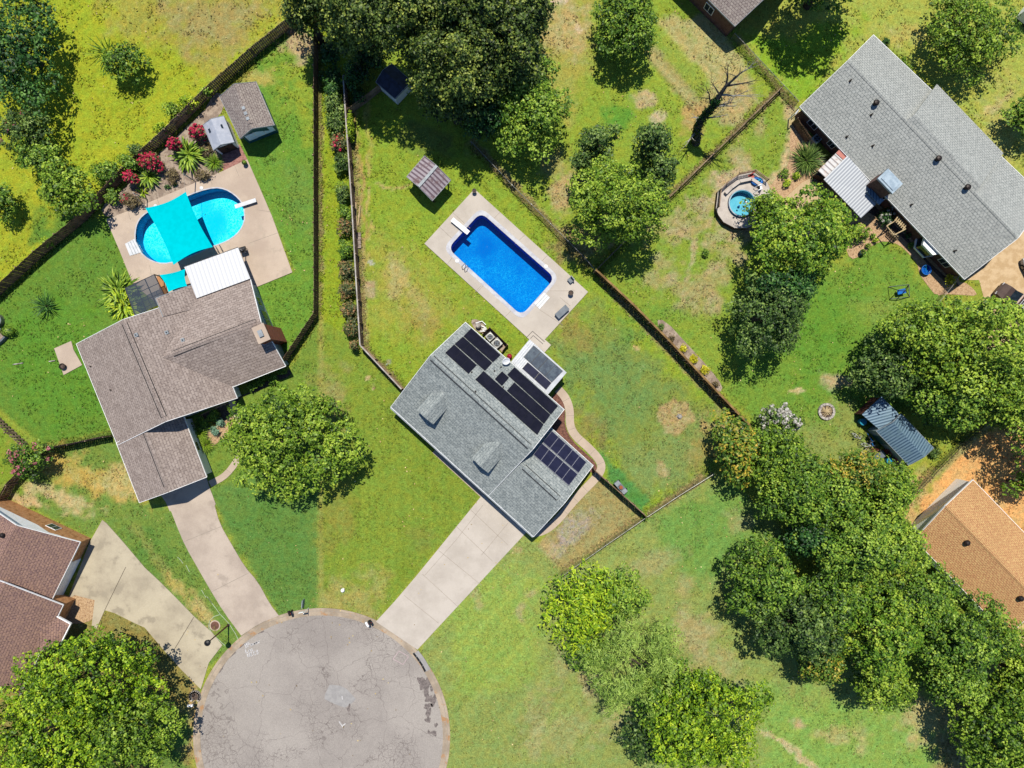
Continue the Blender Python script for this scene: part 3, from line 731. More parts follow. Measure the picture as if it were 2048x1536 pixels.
g_ = struct(ring('gutter_seam', 251.2, 252.2, -38, 218, .059, MT['joint']))
EDGE = struct(slab('earth_verge', arc(258, 196, 216, 20) + arc(266, 216, 196, 20), -.1, .012, MT['bed_sand']))

def patch(name, poly, z, mat, seed=1, amp=0):
    return struct(slab(name, poly, z - .02, z, mat))
patch('asphalt_patch', [(659,1369),(681,1371),(694,1378),(712,1398),(702,1408),(690,1415),(672,1409),(649,1398),(650,1389)], .034, MT['asphalt_patch'])
def blob(x, y, rx, ry, seed, n=22, rot=0):
    r = random.Random(seed); out = []
    ph = [r.random() * 6.3 for _ in range(5)]
    for i in range(n):
        a = 2 * math.pi * i / n
        k = 1 + .22 * math.sin(2 * a + ph[0]) + .16 * math.sin(3 * a + ph[1]) + .12 * math.sin(5 * a + ph[2]) + .08 * math.sin(8 * a + ph[3])
        u, v = rx * k * math.cos(a), ry * k * math.sin(a)
        out.append((x + u * math.cos(rot) - v * math.sin(rot), y + u * math.sin(rot) + v * math.cos(rot)))
    return out
for i, (x, y, rx, ry) in enumerate([(842,1361,6,9),(848,1372,8,9),(857,1362,10,8),(853,1384,6,11),(866,1374,5,9),(860,1398,8,8),(856,1412,8,6),(870,1396,4,9),(857,1426,5,10),(866,1408,4,6),(856,1440,5,6),(868,1466,5,6),(858,1464,3,4),(872,1450,3,5),(698,1416,3,8)]):
    patch('tar_crumble', blob(x, y, rx, ry, i + 3), .0345 + .0012 * (i % 3), MT['asphalt_tar'])
for i, a in enumerate((120, 131, 137, 146)):
    q = arc(241.5, a, a + .01, 1)[0]; patch('tar_crumble', blob(q[0], q[1], 1.6, 7 + 3 * (i % 2), i + 40, rot=math.radians(-a) ), .0345 + .0012 * (i % 3), MT['asphalt_tar'])

def driveway(name, poly, mat, joints, z=.06, jm='joint', w=1.0):
    o = struct(slab(name, poly, -.12, z, mat))
    if joints:
        m = MB()
        for j in joints:
            rb = ribbon(j, w); m.prism([P(*q) for q in rb], z - .01, z + .004)
        m.build('joint', MT[jm], o)
    return o
driveway('driveway', [(966,988),(1053,1064),(835,1299),(752,1243),(788,1204),(830,1155)], MT['concrete_light'],
    [[(912,1052),(985,1122)],[(878,1101),(963,1170)],[(845,1148),(918,1215)],[(808,1190),(877,1246)],[(940,1018),(1016,1090)],[(966,1010),(912,1080),(850,1150)],[(1016,1046),(963,1110)]], w=.7)
driveway('driveway', smooth_poly([(322,990),(322,990),(340,1015),(354,1052),(371,1092),(396,1136),(420,1178),(448,1224),(483,1271),(483,1271),(520,1246),(558,1231),(558,1231),(540,1208),(516,1163),(490,1134),(462,1086),(440,1048),(428,1005),(414,958),(414,958)], 1), MT['concrete_pink'],
    [[(366,1084),(445,1052)],[(422,1184),(497,1146)]], jm='joint', w=.9)
driveway('driveway', [(205,1040),(213,1046),(246,1083),(290,1135),(320,1163),(352,1195),(389,1233),(425,1265),(445,1290),(418,1325),(402,1378),(364,1340),(330,1302),(290,1255),(270,1246),(230,1226),(210,1220),(193,1258),(184,1250),(190,1200),(150,1190),(135,1200),(180,1084)], MT['concrete_old'],
    [[(252,1134),(210,1220)],[(388,1234),(347,1302)]], jm='joint_dark', w=1.0)
patch('garage_apron', [(324,985),(412,950),(415,962),(432,1008),(428,1014),(340,1022)], .066, MT['concrete_pink'])
# walks
def walk(name, line, w, mat, z=.05, joints=True):
    L = smooth_poly(line, 2, False); rb = ribbon(L, w)
    o = struct(slab(name, rb, -.1, z, mat))
    m = MB(); acc = 0
    for i in range(1, len(L)):
        acc += math.dist(L[i], L[i - 1])
        if acc > 26 and joints:
            acc = 0; dx, dy = L[i][0] - L[i - 1][0], L[i][1] - L[i - 1][1]; l = math.hypot(dx, dy) or 1
            ww = (w if not isinstance(w, list) else w[0]) / 2
            q = [(L[i][0] - dy / l * ww, L[i][1] + dx / l * ww), (L[i][0] + dy / l * ww, L[i][1] - dx / l * ww)]
            m.prism([P(*v) for v in ribbon(q, .8)], z - .01, z + .003)
    if m.V: m.build('joint', MT['joint'], o)
    return o
walk('path', [(1116,778),(1132,796),(1140,820),(1139,850),(1150,872),(1176,894),(1200,920),(1204,938),(1190,958),(1168,980),(1140,1010),(1112,1044),(1088,1062),(1066,1066)], 16.5, MT['concrete_warm'])
walk('path', [(868,902),(970,996)], 9, MT['concrete_warm'], z=.052)
walk('path', [(462,798),(471,826),(486,868),(484,905),(455,950),(420,968)], 13, MT['concrete_warm'])
patch('concrete_pad', [(109,697),(143,682),(148,700),(165,730),(128,750)], .07, MT['concrete_warm'])
patch('step_pad', [(1053,674.5),(1067,659),(1102,690),(1089,705)], .09, MT['concrete_light'])
stp = MB()
for pts in (((1053,675),(1065,662.5),(1089,683.5)), ((1061,677),(1066.5,671),(1086,688))):
    for a, b in zip(pts, pts[1:]): stp.bar(P(*a, .10), P(*b, .10), .05, .03)
stp.build('step_edge', MT['black'], bpy.data.objects['step_pad'])
# beds
def bed(name, poly, mat, z=.02, sm=1): return struct(slab(name, smooth_poly(poly, sm) if sm else poly, -.1, z, mat))
bed('mulch_bed', [(1101,795),(1114,784),(1126,800),(1131,824),(1129,852),(1143,880),(1170,905),(1192,925),(1195,945),(1183,948),(1150,915),(1104,870),(1095,850),(1118,826)], MT['mulch_red'])
bed('mulch_bed', [(370,845),(470,795),(476,830),(462,852),(452,872),(432,888),(415,900),(405,890)], MT['pea_gravel'], .018)
bed('mulch_bed', [(385,838),(472,800),(578,735),(584,752),(545,765),(520,782),(488,790),(472,805),(470,828),(430,852),(395,858)], MT['mulch_dark'], .024)
bed('mulch_bed', [(214,438),(260,420),(330,392),(400,362),(446,342),(443,312),(425,290),(405,245),(425,205),(400,228),(340,285),(290,335),(235,390),(200,415)], MT['bed_sand'], .018)
bed('mulch_bed', [(415,203),(440,180),(450,205),(440,232),(420,240),(404,250)], MT['bed_sand'], .016)
bed('mulch_bed', [(1310,640),(1330,640),(1376,690),(1420,738),(1446,772),(1440,786),(1420,776),(1380,735),(1335,690)], MT['bed_sand'], .018)
bed('mulch_bed', [(150,1185),(190,1190),(196,1222),(188,1240),(150,1250),(120,1240),(128,1200)], MT['pea_gravel'], .02)
bed('gravel_bed', [(1592,236),(1630,300),(1700,360),(1780,420),(1850,490),(1930,560),(1890,580),(1872,592),(1858,575),(1838,548),(1836,530),(1820,510),(1800,490),(1770,481),(1745,489),(1722,512),(1700,520),(1690,490),(1700,440),(1600,420),(1545,408),(1530,392),(1548,362),(1560,344),(1578,330),(1580,290),(1580,262)], MT['pea_gravel'], .02)
bed('gravel_bed', [(1872,592),(1886,566),(1926,562),(1948,578),(1955,592),(1925,590),(1890,588)], MT['pea_gravel'], .022)
bed('mulch_bed', [(1640,310),(1742,405),(1800,460),(1880,548),(1925,572),(1905,575),(1868,545),(1836,505),(1790,462),(1740,425),(1690,400)], MT['mulch_dark'], .026)
patch('gravel_yard', [(1922,560),(1985,510),(2060,440),(2300,380),(2300,700),(1975,700),(1966,590),(1958,560)], .012, MT['gravel_drive'])
patch('mulch_bed', [(1747,72),(1760,80),(1800,120),(1860,183),(1856,190),(1780,120)], .013, MT['bed_sand'])
patch('brick_patio', [(443,311),(480,289),(495,319),(447,342)], .05, MT['paver'])
bpy.data.objects['brick_patio'].data.update(); add_uv(bpy.data.objects['brick_patio'].data)

# ------------------------------------------------------------------ pools
def pool(outline, depth, wl, wall, floor, wat, deck_poly, deck_mat, deckz, cop, joints, nm, lab):
    deck = struct(slab(nm + 'deck', deck_poly, -.15, deckz, deck_mat, None, [cop])); 
    if joints:
        m = MB()
        for j in joints: m.prism([P(*q) for q in ribbon(j, .7)], deckz - .01, deckz + .004)
        m.build('joint', MT['joint'], deck)
    root = T('swimming_pool', lab, 'swimming pool', P(*outline[0], 0))
    slab('coping', cop, -.15, deckz + .012, MT['coping'], root, [outline])
    n = len(outline); w = [P(*p, 0) for p in outline]
    V = [(v.x, v.y, deckz - .02) for v in w] + [(v.x, v.y, -depth) for v in w]
    F = [(i, (i + 1) % n, n + (i + 1) % n, n + i) for i in range(n)]
    mesh('basin_wall', V, F, wall, root)
    mesh('basin_floor', [(v.x, v.y, -depth + .001) for v in w], [tuple(range(n))[::-1]], floor, root)
    # rippled surface: small facets, livelier round the return jet under the diving board
    x0, x1 = min(v.x for v in w) - .3, max(v.x for v in w) + .3; y0, y1 = min(v.y for v in w) - .3, max(v.y for v in w) + .3
    st = .15; gx, gy = np.meshgrid(np.arange(x0, x1, st), np.arange(y0, y1, st)); rg = np.random.default_rng(6)
    jet = P(962, 466); dj = np.hypot(gx - jet.x, gy - jet.y); am = (.0015 + .0062 * np.clip(1 - dj / 4.6, 0, 1) ** .8) if wl > -.15 else np.full(gx.shape, .0022)
    hz = wl + rg.normal(size=gx.shape) * am; gx = gx + rg.uniform(-.04, .04, gx.shape); gy = gy + rg.uniform(-.04, .04, gy.shape)
    V = np.stack([gx.ravel(), gy.ravel(), hz.ravel()], 1); ix = np.arange(gx.size).reshape(gx.shape)
    F = np.stack([ix[:-1, :-1], ix[:-1, 1:], ix[1:, 1:], ix[1:, :-1]], -1).reshape(-1, 4); kk = FPX / CAM_H
    cx = 1024 + V[F][:, :, 0].mean(1) * kk; cy = 768 - V[F][:, :, 1].mean(1) * kk
    F = F[seg_sdf(cx, cy, outline) < 2.0]; F = np.concatenate([F[:, [0, 1, 2]], F[:, [0, 2, 3]]])
    npmesh('water', V, F, wat, root)
    return root
def offset_poly(poly, d):
    out = []; n = len(poly)
    ar = sum(poly[i][0] * poly[(i + 1) % n][1] - poly[(i + 1) % n][0] * poly[i][1] for i in range(n)); sg = 1 if ar > 0 else -1
    for i in range(n):
        a, b = poly[i - 1], poly[(i + 1) % n]; dx, dy = b[0] - a[0], b[1] - a[1]; l = math.hypot(dx, dy) or 1
        out.append((poly[i][0] + sg * dy / l * d, poly[i][1] - sg * dx / l * d))
    return out
C2 = rrect([(961.7, 414), (1120, 555), (1044, 642.5), (885, 497)], 20)
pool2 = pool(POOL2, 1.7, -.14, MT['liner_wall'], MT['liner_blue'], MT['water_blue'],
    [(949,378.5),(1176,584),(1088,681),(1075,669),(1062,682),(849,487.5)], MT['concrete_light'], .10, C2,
    [[(905,425),(940,457)],[(880,455),(905,478)],[(1000,425),(983,442)],[(1050,470),(1030,488)],[(1095,511),(1078,528)],[(1100,582),(1150,582)],[(1120,595),(1140,612)],[(1080,620),(1125,650)],[(895,528),(905,515)],[(955,584),(970,568)],[(1010,634),(1022,622)],[(950,585),(962,572)]],
    'rectangular_pool_', 'rectangular in-ground swimming pool with deep blue water and white diving board')
C1 = offset_poly(POOL1, 2.2)
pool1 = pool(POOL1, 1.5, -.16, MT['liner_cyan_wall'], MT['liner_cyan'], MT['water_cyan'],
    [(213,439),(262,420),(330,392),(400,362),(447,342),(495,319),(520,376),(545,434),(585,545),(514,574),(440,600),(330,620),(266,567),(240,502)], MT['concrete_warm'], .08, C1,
    [[(256,421),(262,440)],[(315,398),(320,412)],[(420,354),(425,370)],[(470,332),(478,352)],[(498,487),(556,466)],[(515,420),(541,424)],[(300,530),(305,560)]],
    'kidney_pool_', 'kidney-shaped swimming pool with turquoise water half under a turquoise shade sail')
# shallow ledge, inner steps, lights, boards and ladders
def pool_steps(root, poly, z, mat, nst):
    slab('steps', poly, -.12, z, mat, root)
    m = MB(); a, b, c, d = poly
    for i in range(1, nst + 1):
        t = i / (nst + 1)
        p = (a[0] + (d[0] - a[0]) * t, a[1] + (d[1] - a[1]) * t); q = (b[0] + (c[0] - b[0]) * t, b[1] + (c[1] - b[1]) * t)
        m.bar(P(*p, z + .01), P(*q, z + .01), .04, .02)
    m.build('step_edge', MT['grey_trim'], root)
pool_steps(pool2, [(1068,607),(1088,585),(1099.5,595.5),(1079,618.5)], .135, MT['plastic_white'], 2)
pool_steps(pool1, [(284,505),(270,478),(251,488),(261,512)], .12, MT['plastic_white'], 3)
def ladder(root, base, into, gap=7):
    m = MB(); a = Vector(base); d = Vector(into).normalized(); nrm = Vector((-d.y, d.x))
    for s in (-1, 1):
        q = a + nrm * gap / 2 * s
        pts = [P(*(q - d * 7), .1), P(*(q - d * 6), .75), P(*(q - d * 1), .92), P(*(q + d * 3), .6), P(*(q + d * 4), -.6)]
        m.tube(pts, .035, 8)
    m.build('ladder_rail', MT['steel'], root)
ladder(pool2, (931,531), (1, -1)); ladder(pool1, (436,494), (-.4, -1), 8)
def board(root, p, q, w, h=.45):
    m = MB(); a, b = P(*p, h), P(*q, h); m.bar(a, b, w, .07); m.build('diving_board', MT['plastic_white'], root)
    m = MB(); c = a.lerp(b, .12); m.box((c.x, c.y, h / 2), (.25, .4, h - .08), math.atan2(b.y - a.y, b.x - a.x)); m.build('board_stand', MT['steel'], root)
    m = MB(); c = a.lerp(b, .5); m.box((c.x, c.y, h / 2), (.18, .4, h - .08), math.atan2(b.y - a.y, b.x - a.x)); m.build('board_stand', MT['steel'], root)
board(pool2, (904,438.5), (937,466), .5); board(pool1, (512,400), (470,413.5), .42)
for x, y, z, p_ in ((914,522,.11,pool2),(1092,533,.11,pool2),(403,376,.09,pool1),(311,412,.09,pool1)):
    m = MB(); m.lathe(P(x, y, z), [(.2, 0), (.2, .03), (.02, .035)], 14); m.build('skimmer_lid', MT['plastic_white'], p_)
# ------------------------------------------------------------------ buildings
def gable(th, E1, E2, E3, E4, R1, R2, roofm, wallm, inset=.38, trim='white_paint', thick=.16, gmat=None, wall=True, nm='roof'):
    """E1-E2 one eave, E4-E3 the other, ridge R1 (between E1,E4) - R2"""
    E1, E2, E3, E4, R1, R2 = [Vector(v) for v in (E1, E2, E3, E4, R1, R2)]
    top = [E1, E2, R2, R1, E3, E4]; bot = [v - Vector((0, 0, thick)) for v in top]
    V = top + bot
    def up(f):
        a, b, c = V[f[0]], V[f[1]], V[f[2]]
        return f if (b - a).cross(c - a).z > 0 else f[::-1]
    F = [up((0,1,2,3)), up((3,2,4,5))]
    F += [tuple(i + 6 for i in f[::-1]) for f in F[:2]]
    loop = [0,1,2,4,5,3]
    for i in range(6):
        a, b = loop[i], loop[(i + 1) % 6]; F.append((a, b, b + 6, a + 6))
    roof = mesh(nm, V, F, roofm, th, uv=True)
    if trim:
        m = MB(); cen = sum(top, Vector()) / 6
        for i in range(6):
            a, b = V[loop[i]].copy(), V[loop[(i + 1) % 6]].copy()
            d = (b - a).normalized(); n = Vector((d.y, -d.x, 0)).normalized()
            if n.dot((a + b) / 2 - cen) < 0: n = -n
            o = n * .022
            m.bar(a + o - Vector((0, 0, .085)), b + o - Vector((0, 0, .085)), .04, .2)
        m.build('fascia', MT[trim], roof)
    if wall:
        a = (E2 - E1).normalized(); b = (E4 - E1); b.z = 0; b.normalize(); a2 = Vector((a.x, a.y, 0)).normalized()
        run1 = Vector((R1.x - E1.x, R1.y - E1.y, 0)).dot(b); run2 = Vector((E4.x - R1.x, E4.y - R1.y, 0)).dot(b)
        s1 = (R1.z - E1.z) / run1; s2 = (R1.z - E4.z) / run2; i_ = inset
        def pt(e, sa, sb, z): return Vector((e.x, e.y, 0)) + a2 * i_ * sa + b * i_ * sb + Vector((0, 0, z))
        z1 = E1.z + s1 * i_ - thick - .01; z2 = E4.z + s2 * i_ - thick - .01; zr = R1.z - thick - .01
        b1, b2, b3, b4 = pt(E1,1,1,0), pt(E2,-1,1,0), pt(E3,-1,-1,0), pt(E4,1,-1,0)
        t1, t2, t3, t4 = pt(E1,1,1,z1), pt(E2,-1,1,z1), pt(E3,-1,-1,z2), pt(E4,1,-1,z2)
        r1 = Vector((R1.x, R1.y, zr)) + a2 * i_; r2 = Vector((R2.x, R2.y, zr)) - a2 * i_
        V = [b1,b2,b3,b4,t1,t2,t3,t4,r1,r2]
        mesh('wall', V, [(0,1,5,4),(1,2,6,9,5),(2,3,7,6),(3,0,4,8,7)], wallm, th, uv=True)
        if gmat:
            for (p, q, r_, sgn) in ((t4, t1, r1, -1), (t2, t3, r2, 1)):
                o = a2 * .03 * sgn
                m = MB(); m.add([p + o, q + o, r_ + o, p + a2 * .005 * sgn, q + a2 * .005 * sgn, r_ + a2 * .005 * sgn], [(0,1,2),(3,5,4),(0,3,4,1),(1,4,5,2),(2,5,3,0)])
                m.build('gable_panel', gmat, th, uv=True)
        if (b2 - b1).cross(b3 - b2).z < 0: return dict(f=(b2, b1), r=(b3, b2), k=(b4, b3), l=(b1, b4), roof=roof)
        return dict(f=(b1, b2), r=(b2, b3), k=(b3, b4), l=(b4, b1), roof=roof)
    return dict(roof=roof)

def opening(th, A_, B_, t, w, zb, zt, kind='window', frame='white_paint', mat=None, pane='glass_dark'):
    A_, B_ = Vector(A_), Vector(B_); d = (B_ - A_); d.z = 0; L = d.length; d.normalize(); n = Vector((d.y, -d.x, 0))
    c = Vector((A_.x, A_.y, 0)) + d * L * t; ang = math.atan2(d.y, d.x)
    m = MB(); m.box(c + n * .03 + Vector((0, 0, (zb + zt) / 2)), (w, .07, zt - zb), ang)
    o = m.build(kind, MT[frame] if kind == 'window' else (mat or MT['wood_dark']), th)
    m = MB()
    if kind == 'window':
        for s in (-1, 1): m.box(c + n * .072 + d * s * w * .235 + Vector((0, 0, (zb + zt) / 2)), (w * .42, .02, (zt - zb) * .84), ang)
        m.build('pane', MT[pane], o)
    else:
        m.box(c + n * .09 + d * w * .38 + Vector((0, 0, zb + 1.0)), (.05, .06, .12), ang); m.build('handle', MT['steel'], o)
    return o

def garage_door(th, A_, B_, t, w, h=2.15):
    A_, B_ = Vector(A_), Vector(B_); d = (B_ - A_); d.z = 0; L = d.length; d.normalize(); n = Vector((d.y, -d.x, 0)); ang = math.atan2(d.y, d.x)
    c = Vector((A_.x, A_.y, 0)) + d * L * t; m = MB()
    for i in range(4): m.box(c + n * .03 + Vector((0, 0, .06 + h / 4 * (i + .5))), (w, .07, h / 4 - .02), ang)
    return m.build('garage_door', MT['white_paint'], th)

def ridge_vent(th, a, b, n=2, gap=.42, w=.06, name='ridge_vent'):
    a, b = Vector(a), Vector(b); d = (b - a).normalized(); y = Vector((d.y, -d.x, 0)).normalized()
    m = MB(); z = Vector((0, 0, .05))
    V = []
    for s in (-1, 1):
        V += [a + y * s * gap / 2 - Vector((0, 0, gap * .22)) + z, b + y * s * gap / 2 - Vector((0, 0, gap * .22)) + z]
    V += [a + z, b + z]
    m.add(V, [(0,1,5,4),(4,5,3,2)]); o = m.build(name, th['_rm'] if isinstance(th, dict) else None, None) if False else m
    return m
def add_ridge(th, a, b, rm, dark=True, gap=.46, both=True):
    a, b = Vector(a), Vector(b); d = (b - a).normalized(); y = Vector((d.y, -d.x, 0)).normalized(); sl_ = .5
    m = MB(); hz = gap / 2 * sl_
    V = [a + y * gap / 2 + Vector((0,0,.045 - hz)), b + y * gap / 2 + Vector((0,0,.045 - hz)), a + Vector((0,0,.06)), b + Vector((0,0,.06)), a - y * gap / 2 + Vector((0,0,.045 - hz)), b - y * gap / 2 + Vector((0,0,.045 - hz))]
    m.add(V, [(0,1,3,2),(2,3,5,4)])
    o = m.build('ridge_cap', rm, th, uv=True)
    if dark:
        m = MB()
        for s in ((1, -1) if both else (1,)):
            o_ = y * (gap / 2 + .03) * s + Vector((0, 0, .0 - hz)); m.bar(a + o_, b + o_, .12 if s > 0 else .08, .08)
        m.build('ridge_vent', MT['vent_dark'], o)

def on_plane(px, py, p0, p1, p2, lift=0):
    """point of the plane through p0,p1,p2 seen at this pixel (a ray from the camera's place), for laying parts on roofs"""
    o = Vector((0, 0, CAM_H)); d = Vector(((px - 1024) / FPX, (768 - py) / FPX, -1))
    n = (p1 - p0).cross(p2 - p0).normalized(); n = n if n.z > 0 else -n
    t = (p0 - o).dot(n) / d.dot(n); return o + d * t + n * lift, n

def pipe_vent(th, c, n=None, h=.35, r=.06, mat='dark_metal', name='vent_pipe'):
    m = MB(); m.lathe(c - Vector((0, 0, .05)), [(r * 2, 0), (r * 1.6, .09), (r, .1), (r, h)], 10); return m.build(name, MT[mat], th)
def turbine(th, c):
    m = MB(); m.lathe(c - Vector((0, 0, .08)), [(.2, 0), (.16, .25), (.16, .4)], 14); m.build('vent_neck', MT['dark_metal'], th)
    m = MB(); m.lathe(c + Vector((0, 0, .3)), [(.14, 0), (.28, .1), (.31, .22), (.24, .36), (.06, .42)], 14); m.build('turbine_vent', MT['dark_metal'], th)

# ======== middle house
H2 = T('house', 'grey-roofed house with two small dormers and black solar panels beside the rectangular pool', 'house', P(960, 860))
A1, A2 = P(782,814,2.7), P(976.5,991.2,2.7)
R1, R2 = P(860,712,6.5), P(1065,899,6.5)
B1, B2 = P(931,645,3.8), P(1128,819,3.8)
SG = MT['shingle_grey']
g = gable(H2, A1, A2, B2, B1, R1, R2, SG, MT['siding_dark'])
for t, w in ((.18, 1.4), (.42, 1.4), (.84, 1.2)): opening(H2, *g['f'], t, w, .9, 2.1)
opening(H2, *g['f'], .63, 1.0, .05, 2.1, 'door')
for t, w in ((.2, 1.2), (.75, 1.4)): opening(H2, *g['k'], t, w, 1.0, 2.3)
opening(H2, *g['l'], .35, 1.2, 1.0, 2.2); opening(H2, *g['l'], .62, 1.0, 3.3, 4.4)
add_ridge(H2, R1 + (R2 - R1) * .02, R1 + (R2 - R1) * .97, SG)
G1, G2, G3, G4, GR1, GR2 = P(976.5,991.2,2.66), P(1067,1073,2.66), P(1186,931,2.7), P(1099,853,2.7), P(1036,923,5.12), P(1128,1007,5.12)
gg = gable(H2, G1, G2, G3, G4, GR1, GR2, SG, MT['siding_dark'], nm='garage_roof')
garage_door(H2, *gg['f'], .55, 4.6); opening(H2, *gg['r'], .5, 1.2, 1.0, 2.1)
add_ridge(H2, GR1 + (GR2 - GR1) * .13, GR1 + (GR2 - GR1) * .88, SG)
# dormers
def dormer(th, px, py):
    d = Vector((-.656, -.754, 0)); v = Vector((.741, -.672, 0)); w = 1.12
    zr = 5.66; ze = 4.98
    c = P(px, py, 5.0); c.z = 0
    # main slope below the dormer
    n = (A2 - A1).cross(R1 - A1).normalized(); n = n if n.z > 0 else -n
    zt = lambda p: A1.z - ((p.x - A1.x) * n.x + (p.y - A1.y) * n.y) / n.z
    def back(p, z):   # walk up the slope until it reaches z
        k = 0
        while zt(p - d * k) < z and k < 8: k += .01
        q = p - d * k; q.z = z; return q
    rf = c.copy(); rf.z = zr; rb = back(c, zr - .02)
    out = []
    V = []
    for s in (-1, 1):
        e = c + v * w * s; ef = e.copy(); ef.z = ze; eb = back(e, ze - .02); out.append((ef, eb))
    V = [out[0][0], out[0][1], rb, rf, out[1][1], out[1][0]]; V2 = [p - Vector((0, 0, .1)) for p in V]
    F = [(0,1,2,3)[::-1], (3,2,4,5)[::-1], (6,7,8,9), (9,8,10,11), (0,3,9,6), (3,5,11,9), (0,6,7,1), (5,4,10,11)]
    o = mesh('dormer_roof', V + V2, F, SG, th, uv=True)
    wi = w - .16; f = c - d * .18; V = []
    for s in (-1, 1):
        p = f + v * wi * s; V.append(Vector((p.x, p.y, zt(p) - .05))); V.append(Vector((p.x, p.y, ze - .04)))
    V.append(Vector((f.x, f.y, zr - .14)))
    for s in (-1, 1):
        q = back(f + v * wi * s, ze - .05); q.z = ze - .08; V.append(q)
    V = V
    ow = mesh('dormer_wall', V, [(0,2,3,4,1), (0,1,5), (2,6,3)], MT['siding_blue'], o, uv=True)
    m = MB(); cc = f + d * .02; z0 = zt(f) + .22; m.box(Vector((cc.x, cc.y, (z0 + ze) / 2 - .02)), (.9, .05, ze - z0 - .1), math.atan2(v.y, v.x)); m.build('dormer_window', MT['glass_dark'], o)
dormer(H2, 850, 834); dormer(H2, 960, 931)
# solar panels: rows given by their corners on the slope
def panel_row(th, q, n, plane, mat='solar', frame='solar_gap', lift=.10, dup=None):
    """q: four pixel corners tl, tr, br, bl; n panels along tl->tr"""
    pts = [on_plane(x, y, *plane, lift)[0] for x, y in q]; nn_ = on_plane(*q[0], *plane, lift)[1]
    a, b, c, d = pts
    for i in range(n):
        t0, t1 = i / n, (i + 1) / n
        w4 = [a.lerp(b, t0), a.lerp(b, t1), d.lerp(c, t1), d.lerp(c, t0)]
        ce = sum(w4, Vector()) / 4; w4 = [ce + (p - ce) * (.985 if mat == 'solar_blue' else .996) for p in w4]
        up = nn_ * .035; V = w4 + [p - up for p in w4]
        F = [(0,1,2,3), (7,6,5,4), (0,4,5,1), (1,5,6,2), (2,6,7,3), (3,7,4,0)]
        if (w4[1] - w4[0]).cross(w4[2] - w4[0]).z < 0: F = [f[::-1] for f in F]
        o = mesh('solar_panel', V, F, MT[frame], th)
        cw = [ce + (p - ce) * .95 + nn_ * .004 for p in w4]; f = (0,1,2,3)
        if (cw[1] - cw[0]).cross(cw[2] - cw[0]).z < 0: f = f[::-1]
        mesh('panel_glass', cw, [f], MT[mat], o)
mp = (B1, B2, R1); gp = (G3, G4, GR2)
panel_row(H2, [(942,657),(1000.6,710.5),(985.3,725),(926.6,673)], 4, mp)
panel_row(H2, [(925.4,674),(984,726.3),(969.4,742),(909,688.6)], 4, mp)
panel_row(H2, [(907.8,689.6),(952.8,730.8),(936.4,748),(890.2,706)], 3, mp)
panel_row(H2, [(1028.4,734.8),(1115.5,812.4),(1101.3,829),(1014.3,750)], 6, mp)
panel_row(H2, [(1003.6,743),(1017.4,756),(1003.4,772.2),(989,758.4)], 1, mp)
panel_row(H2, [(1028,765.2),(1100.2,830),(1087.5,847.8),(1013.3,781.8)], 5, mp)
panel_row(H2, [(966.6,742.5),(1086.4,849),(1074,869.8),(950.2,759.4)], 8, mp)
panel_row(H2, [(1103.5,862),(1172.5,924.5),(1156,947),(1084.5,885)], 5, gp, 'solar_blue', 'solar_frame')
panel_row(H2, [(1083.5,886.5),(1155,948.5),(1137,972),(1066,910)], 5, gp, 'solar_blue', 'solar_frame')
for x, y in ((1002,734.5),(989,742),(951,783),(1006.5,774),(943.5,744.5)):
    c, n_ = on_plane(x, y, *mp); pipe_vent(H2, c, h=.28, r=.05)
c, n_ = on_plane(1012, 722, *mp)
m = MB(); m.tube([c, c + Vector((0, 0, .5)), c + Vector((.15, .1, .75))], .03, 8); m.build('dish_mast', MT['dark_metal'], H2)
Md = Matrix.Rotation(.8, 4, 'X') @ Matrix.Rotation(0, 4, 'Y')
m = MB(); m.lathe((0, 0, 0), [(.02, 0), (.2, .02), (.42, .1), (.40, .13), (.18, .06)], 20)
m.V = [(Matrix.Rotation(.7, 3, Vector((.8, .4, 0))) @ v) + c + Vector((0, 0, .8)) for v in m.V]; m.build('satellite_dish', MT['white_paint'], H2)
m = MB(); m.bar(A1 + Vector((0, 0, -.12)) + Vector((-.08, -.09, 0)), P(1067,1073,2.66) + Vector((-.08, -.09, -.12)), .12, .12); m.build('gutter', MT['grey_trim'], H2)

# sunroom on the back of the middle house
SR = T('sunroom', 'white flat-roofed sunroom with a grey and a blue solar array between house and pool steps', 'sunroom', P(1078, 733))
q = [P(1059,678.6,2.9), P(1133.4,745,2.9), P(1096,789,3.0), P(1022,723.5,3.0)]
m = MB(); m.add(q + [v - Vector((0,0,.16)) for v in q], [(3,2,1,0),(4,5,6,7),(0,1,5,4),(1,2,6,5),(2,3,7,6),(3,0,4,7)]); m.build('roof', MT['membrane'], SR)
ce = sum(q, Vector()) / 4; qi = [ce + (v - ce) * .93 for v in q]
m = MB(); m.add([Vector((v.x, v.y, z)) for z in (0, 2.75) for v in qi], [(0,1,5,4),(1,2,6,5),(2,3,7,6),(3,0,4,7)]); m.build('wall', MT['siding_dark'], SR, uv=True)
for i in range(3): opening(SR, qi[0], qi[1], .2 + .3 * i, .9, .6, 2.3)
opening(SR, qi[1], qi[2], .5, 1.2, .05, 2.2, 'door', mat=MT['glass_dark'])
sp_ = (q[0], q[1], q[2])
panel_row(SR, [(1067.4,690.7),(1125.8,742),(1103.6,765),(1047,714)], 4, sp_, 'solar_sheer', 'solar_gap', .06)
panel_row(SR, [(1055.3,724.3),(1103,765.8),(1092.2,779.8),(1044.2,736.8)], 2, sp_, 'solar_blue', 'solar_gap', .06)
m = MB()
for k in (.06, .13, .2):
    a = on_plane(1059 - 2 + 0, 680, *sp_, .03)[0]; b_ = q[0].lerp(q[3], k); c_ = q[0].lerp(q[3], k)
